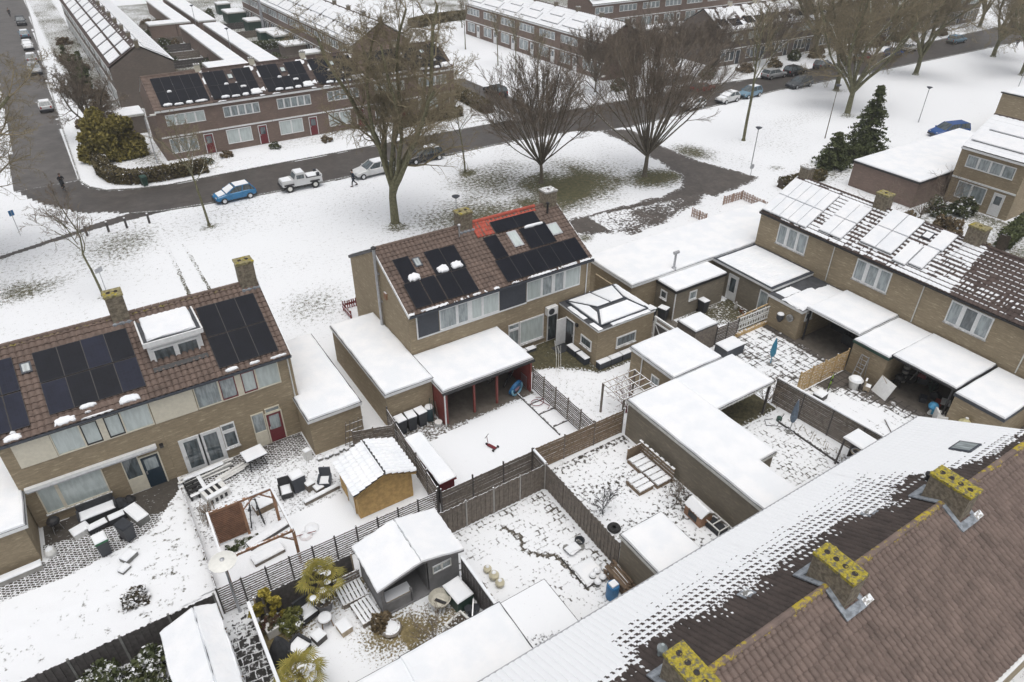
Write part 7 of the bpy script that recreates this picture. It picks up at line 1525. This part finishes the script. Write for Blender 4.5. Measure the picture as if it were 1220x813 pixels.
# right-hand gardens
boxitem('cabinet', 'dark cabinet at the back of the canopy beside the half-melted roof', 'cabinet', (43.4,22.8,0), (.7,1.4,1.2), FABD, False); seat('garden_sofa', 'dark garden sofa under the flat snow canopy', 'sofa', (42.2,21.0,0), 1.7, .8, FABD, 1.4, snow=False)
bicycle('bicycle', 'small lime-green bicycle by the yellow slatted fence', (36.7,19.0,.02), .5, basic('lime_paint', (.25,.45,.02), .4), 6)
boxitem('crate', 'snow-topped dark crate at the end of the yellow fence', 'crate', (35.4,18.65,0), (.75,.6,.42), WOODD, True, .1)
item('tub', 'big white tub heaped with snow below the ladder', 'tub', (38.25,18.2,0), [('body', lambda m: m.lathe((0,0,0), [(.3,0),(.42,.6),(.46,.64)], 16, PLASTW)), ('snow_cover', lambda m: m.lathe((0,0,.62), [(.44,0),(.36,.14),(.14,.22)], 14, SNOW)), ('strap', lambda m: m.box(-.2,-.45,.2,-.1,-.38,.6,BLACK))])
item('ladder', 'silver step ladder standing against the green-edged shed', 'ladder', (39.0,18.5,0), [('stile', lambda m, y=y: m.beam((-.45,y,0),(.0,y,2.0),.04,.05,ZINC)) for y in (-.25,.25)]+[('rungs', lambda m: [m.beam((-.45+.45*k/7,-.25,2.0*k/7),(-.45+.45*k/7,.25,2.0*k/7),.05,.025,ZINC) for k in range(1,8)]), ('rear_leg', lambda m: [m.beam((.1,y,2.0),(.38,y,0),.03,.03,ZINC) for y in (-.22,.22)])])
seat('plastic_chair', 'cream wooden stool seen side-on before the shed', 'stool', (38.6,17.55,0), .4, .4, WOODP, .4, .45, .85, False, False)
item('board', 'big white board leaning on the green-edged shed corner', 'board', (39.15,16.75,0), [('panel', lambda m: m.hexa([(-.35,-.6,.02),(-.3,-.6,.02),(-.3,.6,.02),(-.35,.6,.02)], [(.15,-.6,1.05),(.2,-.6,1.05),(.2,.6,1.05),(.15,.6,1.05)], WHITE)), ('batten', lambda m: m.beam((-.1,-.1,1.0),(-.3,.2,1.45),.04,.04,WOODP))], None, -.25)
item('kettle_barbecue', 'dark barbecue beside the white board under the canopy', 'barbecue', (40.7,16.75,0), [('bowl', lambda m: m.lathe((0,0,.5), [(.05,0),(.28,.12),(.3,.24),(.22,.4),(.05,.46)], 14, BLACK)), ('stand', lambda m: [m.tube([(.2*math.cos(k*2.1),.2*math.sin(k*2.1),.55),(.3*math.cos(k*2.1),.3*math.sin(k*2.1),0)], .018, 5, BLACK) for k in range(3)])])
item('striped_pole', 'black and white striped drum stack inside the canopy', 'drums', (41.5,16.9,0), [('ring', lambda m, k=k: m.lathe((0,0,k*.18), [(.2,0),(.2,.17)], 12, PLASTD if k % 2 else CONC)) for k in range(7)])
mo = item('motorbike', 'dark motorbike parked under the black-edged canopy', 'motorbike', (42.0,15.9,0), [*[('wheel', lambda m, x=x: m.tube([(x,-.06,.32),(x,.06,.32)], .32, 16, RUBBER)) for x in (-.68,.72)], ('tank', lambda m: m.hexa([(-.1,-.16,.7),(.4,-.14,.75),(.4,.14,.75),(-.1,.16,.7)], [(-.05,-.12,.95),(.35,-.1,1.0),(.35,.1,1.0),(-.05,.12,.95)], DKRED)), ('saddle', lambda m: m.box(-.75,-.13,.72,-.1,.13,.86,BLACK)), ('engine', lambda m: m.box(-.3,-.18,.3,.3,.18,.7,PLASTD)), ('handlebar', lambda m: m.tube([(.4,-.36,1.08),(.46,0,1.05),(.4,.36,1.08)], .02, 6, BLACK)), ('fork', lambda m: [m.tube([(.46,y,1.0),(.72,y,.32)], .03, 6, CHROME) for y in (-.09,.09)])], None, 2.0)
cl = item('clutter_heap', 'red and black toys and bags heaped under the canopy edge', 'clutter', (41.0,14.2,0), [('toy', lambda m: m.obox((0,0,0), (.5,.4,.4), .3, REDP)), ('bag', lambda m: m.lathe((.6,.5,0), [(.3,0),(.36,.25),(.1,.5)], 9, FABD)), ('bag', lambda m: m.lathe((1.0,-.3,0), [(.3,0),(.34,.3),(.1,.6)], 9, BLACK)), ('box', lambda m: m.obox((-.3,.8,0), (.5,.4,.35), .5, PLASTD)), ('sheet', lambda m: m.obox((.2,-.3,.4), (.7,.5,.06), .4, PLASTW)), ('plant', lambda m: [m.tube([(.9,1.0,0),(.9+.3*math.cos(k),1+.3*math.sin(k),.7)], .02, 4, GREENP) for k in range(9)])])
item('ball_toy', 'sky blue toy globe on a white stand at the canopy edge', 'toy', (39.95,14.0,0), [('ball', lambda m: m.lathe((0,0,.3), [(.05,0),(.26,.14),(.3,.3),(.24,.46),(.06,.56)], 14, basic('sky_blue_plastic', (.08,.32,.55), .4))), ('stand', lambda m: m.lathe((0,0,0), [(.2,0),(.1,.32)], 10, PLASTW)), ('fin', lambda m: m.box(-.3,-.3,.2,-.1,-.1,.5,TEALP))])
seat('plastic_chair', 'white plastic garden chair tipped by the shed with the yellow sack', 'chair', (39.55,13.3,.02), .6, .6, PLASTW, .8, .42, .9, True, False)
item('refuse_sack', 'yellowish sack hung on the shed wall at the right edge', 'sack', (39.35,11.9,.5), [('sack', lambda m: m.lathe((0,0,0), [(.2,0),(.4,.25),(.34,.6),(.1,.85)], 10, basic('yellowish_sack', (.52,.48,.27), .7, .2))), ('tie', lambda m: m.lathe((0,0,.83), [(.06,0),(.1,.1)], 8, PLASTW))])
item('plank', 'single snowy plank lying in the garden before the near roof', 'plank', (36.5,14.4,0), [('plank', lambda m: m.box(-.9,-.1,0,.9,.1,.1,WOODG)), ('snow_cover', lambda m: m.slab(-.9,-.1,.9,.1,.1,.07))], None, .9)
boxitem('raised_bed', 'tiny dark raised bed beside the long grey fence, with a stake', 'raised bed', (34.6,15.3,0), (.9,.6,.25), WOODD, False, .4)

# ------------------------------------------------------------------ cars
def car(label, loc, rz, paint, L=4.0, W=1.7, Hh=1.48, kind='hatch', snow=1, lens=None, group=None):
    t = thing('parked_car', label, 'car', (0,0,0), group); h = L/2
    if kind == 'van': prof = [(-h,.55,.95),(-h+.05,.4,1.0),(-h+.9,.3,1.02),(h-1.5,.3,1.0),(h-.9,.3,.96),(h-.15,.35,.78),(h,.5,.66)]; cab = (-h+.1,-h+.35,h-2.0,h-.95)
    elif kind == 'wagon': prof = [(-h,.55,.9),(-h+.06,.4,.95),(-h+.9,.3,.95),(h-1.6,.3,.93),(h-1.1,.3,.9),(h-.2,.35,.76),(h,.5,.62)]; cab = (-h+.12,-h+.45,h-2.15,h-1.25)
    else: prof = [(-h,.55,.86),(-h+.06,.4,.93),(-h+.8,.3,.96),(h-1.5,.3,.94),(h-1.0,.3,.9),(h-.2,.35,.76),(h,.5,.62)]; cab = (-h+.08,-h+.5,h-2.0,h-1.05)
    b = MB(); w = W/2; k = b.mi(paint); rings = []
    for x, z0, z1 in prof:
        e = 1-.10*max(0, abs(x)-h+.5)/.5; i = len(b.v); rings.append(i)
        b.v += [(x,-w*e*.94,z0),(x,-w*e,(z0+z1)/2),(x,-w*e*.97,z1-.07),(x,-w*e*.86,z1),(x,w*e*.86,z1),(x,w*e*.97,z1-.07),(x,w*e,(z0+z1)/2),(x,w*e*.94,z0)]
    for i, j in zip(rings[:-1], rings[1:]):
        for q in range(8): r = (q+1) % 8; b.f.append((i+q,j+q,j+r,i+r)); b.m.append(k)
    b.f.append(tuple(rings[0]+q for q in range(8))); b.m.append(k); b.f.append(tuple(rings[-1]+q for q in reversed(range(8)))); b.m.append(k)
    zb = .93; wb, wr = w*.90, w*.74
    # roof and pillars
    b.hexa([(cab[1],-wr,Hh-.07),(cab[2],-wr,Hh-.07),(cab[2],wr,Hh-.07),(cab[1],wr,Hh-.07)], [(cab[1]+.12,-wr*.9,Hh),(cab[2]-.15,-wr*.9,Hh-.02),(cab[2]-.15,wr*.9,Hh-.02),(cab[1]+.12,wr*.9,Hh)], paint)
    for s in (-1, 1):
        for xb, xt in ((cab[0],cab[1]),(cab[3],cab[2]),((cab[0]+cab[3])/2-.1,(cab[1]+cab[2])/2-.05)): b.beam((xb,s*(wb+.005),zb-.03),(xt,s*(wr+.01),Hh-.05),.06,.08,paint)
    o = b.build('body', t)
    if kind != 'van_closed':
        sub(o, 'windows', lambda m: m.hexa([(cab[0],-wb,zb-.05),(cab[3],-wb,zb-.05),(cab[3],wb,zb-.05),(cab[0],wb,zb-.05)], [(cab[1],-wr,Hh-.06),(cab[2],-wr,Hh-.06),(cab[2],wr,Hh-.06),(cab[1],wr,Hh-.06)], GLASS))
    sub(o, 'bumper', lambda m: (m.box(h-.05,-w*.85,.28,h+.06,w*.85,.5,PLASTD), m.box(-h-.06,-w*.85,.28,-h+.05,w*.85,.52,PLASTD)))
    for s in (-1, 1):
        sub(t, 'headlight', lambda m: m.box(h-.12,s*w*.62-.14,.6,h-.02,s*w*.62+.14,.74,CHROME)); sub(t, 'tail_light', lambda m: m.box(-h-.015,s*w*.72-.09,.62,-h+.06,s*w*.72+.09,.9,REDL))
        sub(t, 'mirror', lambda m: m.box(cab[3]-.35,s*(w+.0),.92,cab[3]-.2,s*(w+.16),1.06,paint))
        for x in (-h+.72, h-.75):
            wh = MB(); wh.tube([(x,s*(w-.2),.31),(x,s*(w+.012),.31)], .31, 16, RUBBER); wo = wh.build('wheel', t)
            sub(wo, 'rim', lambda m: m.tube([(x,s*(w+.005),.31),(x,s*(w+.024),.31)], .19, 12, CHROME))
    if snow:
        def sc(m):
            m.slab(cab[1]+.1,-wr*.92,cab[2]-.1,wr*.92,Hh-.02,.08,bev=.12)
            if snow > 1: m.hexa([(cab[3]+.05,-w*.7,.93),(h-.3,-w*.68,.80),(h-.3,w*.68,.80),(cab[3]+.05,w*.7,.93)], [(cab[3]+.1,-w*.62,1.0),(h-.35,-w*.6,.86),(h-.35,w*.6,.86),(cab[3]+.1,w*.62,1.0)], SNOW); m.hexa([(cab[2]+.1,-wr*.95,Hh-.1),(cab[3]-.05,-wb*.9,zb+.06),(cab[3]-.05,wb*.9,zb+.06),(cab[2]+.1,wr*.95,Hh-.1)], [(cab[2]+.12,-wr*.95,Hh-.06),(cab[3]-.03,-wb*.9,zb+.1),(cab[3]-.03,wb*.9,zb+.1),(cab[2]+.12,wr*.95,Hh-.06)], SNOW)
        sub(t, 'snow_cover', sc)
    t.location = loc; t.rotation_euler = (0,0,rz); return t
def paintm(n, c): return basic(n, c, .25, .06, 2, spec=.6)
PB = paintm('bright_blue_paint', (.02,.17,.36)); PW = paintm('white_car_paint', (.62,.63,.63)); PS = paintm('light_blue_paint', (.16,.27,.36)); PD = paintm('black_car_paint', (.015,.016,.018)); PG = paintm('grey_car_paint', (.11,.12,.13)); PR = paintm('red_car_paint', (.28,.03,.03)); PV = paintm('dark_blue_paint', (.018,.075,.25)); PZ = paintm('silver_paint', (.38,.39,.40))
car('bright blue hatchback with snow on roof and bonnet, parked beside the road', (12.95,70.75,0), math.pi+.06, PB, 4.0, 1.66, 1.5, 'hatch', 2)
car('white estate car with snow on top, behind the tallest tree', (27.2,69.6,0), math.pi+.05, PW, 4.3, 1.75, 1.5, 'wagon', 1)
car('black car half hidden behind the tallest tree trunk', (34.0,70.6,0), math.pi, PD, 4.4, 1.75, 1.45, 'wagon', 1)
cw = car('small white hatchback left of the light blue one, by the right-hand road', (81.1,68.9,0), math.pi+.05, PW, 3.7, 1.62, 1.45, 'hatch', 2)
cs = car('light blue hatchback parked nose to tail with the small white one', (85.9,69.1,0), math.pi+.05, PS, 3.9, 1.66, 1.52, 'hatch', 1)
cg = car('grey estate car on the snow side of the right-hand road', (96.6,68.9,0), math.pi, PG, 4.5, 1.75, 1.5, 'wagon', 0)
def cc(src, x, y, rz, l, a=None, b=None): return dup(src, (x,y,.0), rz, l, swap={a: b} if a else None)
cc(cg, 97.7, 74.6, 0, 'silver grey car parked on the far kerb, left of the dark large car', PG, PZ); cc(cg, 102.4, 74.3, .05, 'dark large car on the far kerb in the middle of the parked line', PG, PD)
cc(cs, 109.6, 74.6, .2, 'dark green-grey car on the far kerb, nose out', PS, PG); cc(cs, 120.2, 74.2, 0, 'red car with snowy roof behind the upright roadside tree', PS, PR)
cc(cg, 127.5, 73.4, .1, 'dark blue car on the road side behind the trees', PG, PV); cc(cg, 148.6, 74.0, 0, 'grey-green car far along the road near the bend', PG, PS); cc(cw, 134, 74.5, 0, 'white car with snow among the twigs of the far roadside')
cc(cw, 74.6, 69.2, math.pi, 'white and dark car behind the right vase-shaped tree'); cc(cs, 82.0, 74.6, 0, 'red car behind the right vase-shaped tree, across the road', PS, PR)
cc(cg, 55.2, 89.5, 1.57, 'black car in the side street right of the brown row', PG, PD)
for i, (y, s, a, b, l) in enumerate(((170.5,cs,PS,PS,'light blue car, farthest of the line on the left street'), (159,cw,PW,PW,'white car, second farthest on the left street'), (147.6,cs,PS,PZ,'silver car, third on the left street'), (139,cg,PG,PZ,'silver estate car, fourth on the left street'), (115.2,cw,PW,PW,'white car nearest on the left street, partly under twigs'), (186,cg,PG,PD,'dark car far up on the left street'))):
    cc(s, -.35+.012*(y-112), y, -math.pi/2 if i % 2 else math.pi/2, l, a if a is not b else None, b)
cc(cg, -4.2, 200, 1.57, 'dark car at the far left edge of the street', PG, PD); cc(cg, -4.4, 190, 1.57, 'grey car at the far left edge of the street')
car('dark blue people carrier beyond the low garage block', (93.3,43.7,0), math.pi-.30, PV, 4.9, 1.85, 1.65, 'van', 0)
# white off-roader
jp = thing('off_roader', 'boxy white off-road pickup with open back, parked right of the bright blue car', 'car', (0,0,0))
j = MB(); j.box(-2.1,-.8,.55,.9,.8,1.15,PW); j.hexa([(.9,-.78,.6),(2.05,-.74,.6),(2.05,.74,.6),(.9,.78,.6)], [(.9,-.72,1.22),(2.0,-.68,1.12),(2.0,.68,1.12),(.9,.72,1.22)], PW)
j.hexa([(-.45,-.78,1.15),(.75,-.78,1.15),(.75,.78,1.15),(-.45,.78,1.15)], [(-.4,-.68,1.8),(.5,-.68,1.8),(.5,.68,1.8),(-.4,.68,1.8)], PW); jo = j.build('body', jp)
sub(jo, 'windows', lambda m: (m.box(-.25,-.80,1.25,.5,.80,1.62,GLASS), m.hexa([(.76,-.64,1.24),(.775,-.64,1.24),(.775,.64,1.24),(.76,.64,1.24)], [(.53,-.6,1.7),(.55,-.6,1.7),(.55,.6,1.7),(.53,.6,1.7)], GLASS)))
sub(jp, 'load_bed', lambda m: (m.box(-2.05,-.7,1.16,-.5,.7,1.2,FABD), m.box(-2.12,-.82,1.15,-2.0,.82,1.35,PW))); sub(jp, 'bumper', lambda m: m.box(2.0,-.8,.5,2.15,.8,.68,BLACK)); sub(jp, 'snow_cover', lambda m: (m.slab(-.35,-.62,.45,.62,1.8,.07), m.slab(1.0,-.6,1.9,.6,1.17,.05), m.slab(-2.0,-.6,-.7,.6,1.2,.07)))
for s in (-1, 1):
    sub(jp, 'headlight', lambda m: m.box(2.0,s*.5-.1,.82,2.06,s*.5+.1,1.0,CHROME)); sub(jp, 'tail_light', lambda m: m.box(-2.13,s*.68-.06,.75,-2.1,s*.68+.06,.95,REDL))
    for x in (-1.3, 1.35):
        sub(jp, 'wheel_arch', lambda m: m.box(x-.5,s*.8-.04,.72,x+.5,s*.8+.06,.86,BLACK))
        wo = MB().tube([(x,s*.58,.4),(x,s*.86,.4)], .4, 16, RUBBER).build('wheel', jp); sub(wo, 'rim', lambda m: m.tube([(x,s*.85,.4),(x,s*.875,.4)], .22, 12, LAMPW))
    sub(jp, 'spare_can', lambda m: m.box(-1.9,s*.55-.1,1.2,-1.6,s*.55+.1,1.5,PLASTD))
jp.location = (19.5,70.1,0); jp.rotation_euler = (0,0,math.pi-.03)

# ------------------------------------------------------------------ people
SKIN = basic('skin', (.45,.27,.19), .6, .08); COATS = [basic('dark_coat', (.022,.024,.03), .9, .2), basic('dark_blue_coat', (.02,.03,.05), .9, .2)]; JEANS = basic('dark_trousers', (.03,.035,.045), .9, .2); HAIR = basic('brown_hair', (.05,.03,.02), .8, .2)
def skinned(name, chains, mat, parent, lvl=2):
    V, E, Rr = [], [], []; key = {}
    for ch in chains:
        prev = None
        for (x, y, z, r) in ch:
            k = (round(x,3), round(y,3), round(z,3))
            if k not in key: key[k] = len(V); V.append((x,y,z)); Rr.append(r)
            if prev is not None and prev != key[k]: E.append((prev, key[k]))
            prev = key[k]
    me = bpy.data.meshes.new(name); me.from_pydata(V, E, []); me.materials.append(mat); o = bpy.data.objects.new(name, me); COL.objects.link(o)
    sk = o.modifiers.new('Skin', 'SKIN'); sk.use_smooth_shade = True
    for i, r in enumerate(Rr): me.skin_vertices[0].data[i].radius = (r, r)
    me.skin_vertices[0].data[0].use_root = True
    s = o.modifiers.new('Sub', 'SUBSURF'); s.levels = lvl; s.render_levels = lvl
    dg = bpy.context.evaluated_depsgraph_get(); ev = o.evaluated_get(dg); nm = bpy.data.meshes.new_from_object(ev); bpy.data.objects.remove(o)
    o = bpy.data.objects.new(name, nm); COL.objects.link(o); o.data.materials.clear(); o.data.materials.append(mat); OFF[o.name] = Vector((0,0,0)); o.parent = parent; return o
def person(label, loc, rz, coat, ride=False):
    t = thing('person', label, 'person', (0,0,0))
    if ride: hip = (-.2,.0,.98); neck = (.12,0,1.42); knees = [(.18,.11,.75),(.16,-.11,.62)]; feet = [(-.05,.12,.36),(.0,-.12,.2)]; hands = [(.3,.25,1.1),(.3,-.25,1.1)]; elb = [(.12,.27,1.2),(.12,-.27,1.2)]
    else: hip = (0,0,.92); neck = (.03,0,1.46); knees = [(.2,.1,.5),(-.06,-.1,.48)]; feet = [(.26,.1,.08),(-.36,-.1,.12)]; hands = [(.22,.26,.86),(-.16,-.26,.84)]; elb = [(.02,.27,1.1),(-.1,-.27,1.1)]
    nx, ny, nz = neck; ch = (hip[0]*.35+nx*.65, 0, hip[2]*.35+nz*.65)
    sh = [(nx-.02,.19,nz-.09),(nx-.02,-.19,nz-.09)]; head = (nx+.05,0,nz+.2)
    torso = [(*hip,.13),(*ch,.15),(nx,ny,nz-.03,.08)]
    def body(k, legs=True, arms=True, hd=True):
        c = [[(*hip,.12*k),(*ch,.14*k),(nx,ny,nz-.02,.06*k)]+([(nx+.02,0,nz+.08,.055),(*head,.098),(head[0]+.01,0,head[2]+.09,.075)] if hd else [])]
        for i in range(2):
            s = 1 if i == 0 else -1
            if arms: c.append([(*ch,.14*k),(*sh[i],.07*k),(*elb[i],.05*k),(*hands[i],.036*k)])
            if legs: c.append([(*hip,.12*k),(hip[0],s*.1,hip[2]-.08,.09*k),(*knees[i],.06*k),(*feet[i],.042*k),(feet[i][0]+.15,feet[i][1],feet[i][2]-.03,.035*k)])
        return c
    skinned('body', body(1.0), SKIN, t); skinned('coat', body(1.22, False, True, False), coat, t)
    skinned('trousers', [[(*hip,.155),(hip[0],s*.1,hip[2]-.08,.115),(*knees[i],.078),(feet[i][0],feet[i][1],feet[i][2]+.05,.058)] for i, s in ((0,1),(1,-1))], JEANS, t)
    OFF[t.name] = Vector((0,0,0))
    for i in range(2): sub(t, 'shoe', lambda m: m.hexa([(feet[i][0]-.08,feet[i][1]-.05,feet[i][2]-.08),(feet[i][0]+.2,feet[i][1]-.05,feet[i][2]-.08),(feet[i][0]+.2,feet[i][1]+.05,feet[i][2]-.08),(feet[i][0]-.08,feet[i][1]+.05,feet[i][2]-.08)], [(feet[i][0]-.06,feet[i][1]-.045,feet[i][2]+.03),(feet[i][0]+.16,feet[i][1]-.035,feet[i][2]-.01),(feet[i][0]+.16,feet[i][1]+.035,feet[i][2]-.01),(feet[i][0]-.06,feet[i][1]+.045,feet[i][2]+.03)], BLACK))
    sub(t, 'hair', lambda m: m.lathe((head[0]-.015,0,head[2]-.02), [(.1,0),(.112,.06),(.09,.13),(.03,.165)], 12, HAIR))
    sub(t, 'face', lambda m: (m.box(head[0]+.085,-.012,head[2]-.02,head[0]+.115,.012,head[2]+.02,SKIN), m.box(head[0]+.085,-.045,head[2]+.025,head[0]+.1,-.02,head[2]+.04,BLACK), m.box(head[0]+.085,.02,head[2]+.025,head[0]+.1,.045,head[2]+.04,BLACK), m.box(head[0]+.085,-.025,head[2]-.055,head[0]+.098,.025,head[2]-.045,DKRED)))
    t.location = loc; t.rotation_euler = (0,0,rz); return t
bicycle('bicycle', 'dark bicycle being ridden towards the street corner', (-1.2,82.6,.02), -1.45, BLACK)
person('person in dark clothes riding a bicycle on the left street', (-1.2,82.6,.02), -1.45, COATS[0], True)
person('person in dark clothes walking in the snow behind the tallest tree', (24.3,67.6,0), math.pi, COATS[1])
person('person in a dark coat walking beside the road at the upper right', (154.5,65.9,0), .4, COATS[0])
person('person in dark clothes far up the left street', (-1.0,197,0), 1.5, COATS[0])
# ------------------------------------------------------------------ thin winter haze
hz = MB(); hz.box(-640, -640, -1.06, 640, 640, 29.4, SNOW); hzo = hz.build('haze', None, (0,0,0)); tag(hzo, kind='stuff')
hm = bpy.data.materials.new('haze_air'); hm.use_nodes = True; hn = hm.node_tree; hn.nodes.remove(hn.nodes['Principled BSDF'])
pv = hn.nodes.new('ShaderNodeVolumePrincipled'); pv.inputs['Color'].default_value = (.93,.94,.96,1); pv.inputs['Density'].default_value = .0005
hn.links.new(pv.outputs[0], hn.nodes['Material Output'].inputs['Volume']); hzo.data.materials.clear(); hzo.data.materials.append(hm)
# ------------------------------------------------------------------ camera, sky, light
f_px, pitch, roll, yaw = 840., .59628, .00559, .57754
fh = Vector((math.sin(yaw), math.cos(yaw), 0)); rr_ = Vector((math.cos(yaw), -math.sin(yaw), 0))
fw = fh*math.cos(pitch)+Vector((0,0,-math.sin(pitch))); up_ = rr_.cross(fw)
r2 = rr_*math.cos(roll)+up_*math.sin(roll); u2 = -rr_*math.sin(roll)+up_*math.cos(roll)
cam = bpy.data.cameras.new('camera'); co = bpy.data.objects.new('camera', cam); COL.objects.link(co)
cam.sensor_width = 36; cam.lens = 36*f_px/1220; cam.clip_end = 6000; cam.clip_start = .1
M = Matrix((r2, u2, -fw)).transposed().to_4x4(); M.translation = (0,0,28); co.matrix_world = M
SC.camera = co
w = bpy.data.worlds.new('World'); SC.world = w; w.use_nodes = True; nt = w.node_tree
sky = nt.nodes.new('ShaderNodeTexSky'); sky.sky_type = 'NISHITA'; sky.sun_disc = False
SUN_EL, SUN_AZ = R(80), R(200)
sky.sun_elevation = SUN_EL; sky.sun_rotation = SUN_AZ; sky.dust_density = 6; sky.ozone_density = .6; sky.air_density = 1.
hs = nt.nodes.new('ShaderNodeHueSaturation'); hs.inputs['Saturation'].default_value = .28    # an overcast sky is nearly grey
nt.links.new(sky.outputs[0], hs.inputs['Color']); bg = nt.nodes['Background']; nt.links.new(hs.outputs[0], bg.inputs[0]); bg.inputs[1].default_value = .148
sl = bpy.data.lights.new('sun', 'SUN'); sl.energy = .9; sl.angle = R(60); sl.color = (1, .97, .93)
so = bpy.data.objects.new('sun', sl); COL.objects.link(so)
d = Vector((math.sin(SUN_AZ)*math.cos(SUN_EL), math.cos(SUN_AZ)*math.cos(SUN_EL), math.sin(SUN_EL)))
so.rotation_euler = (-d).to_track_quat('-Z', 'Y').to_euler()
vs = SC.view_settings; SC.display_settings.display_device = 'sRGB'
vs.view_transform = 'Standard'; vs.look = 'None'; vs.gamma = 1; vs.exposure = -.17; vs.use_curve_mapping = False
SC.cycles.max_bounces = 5; SC.cycles.diffuse_bounces = 3; SC.cycles.glossy_bounces = 2; SC.cycles.transmission_bounces = 2
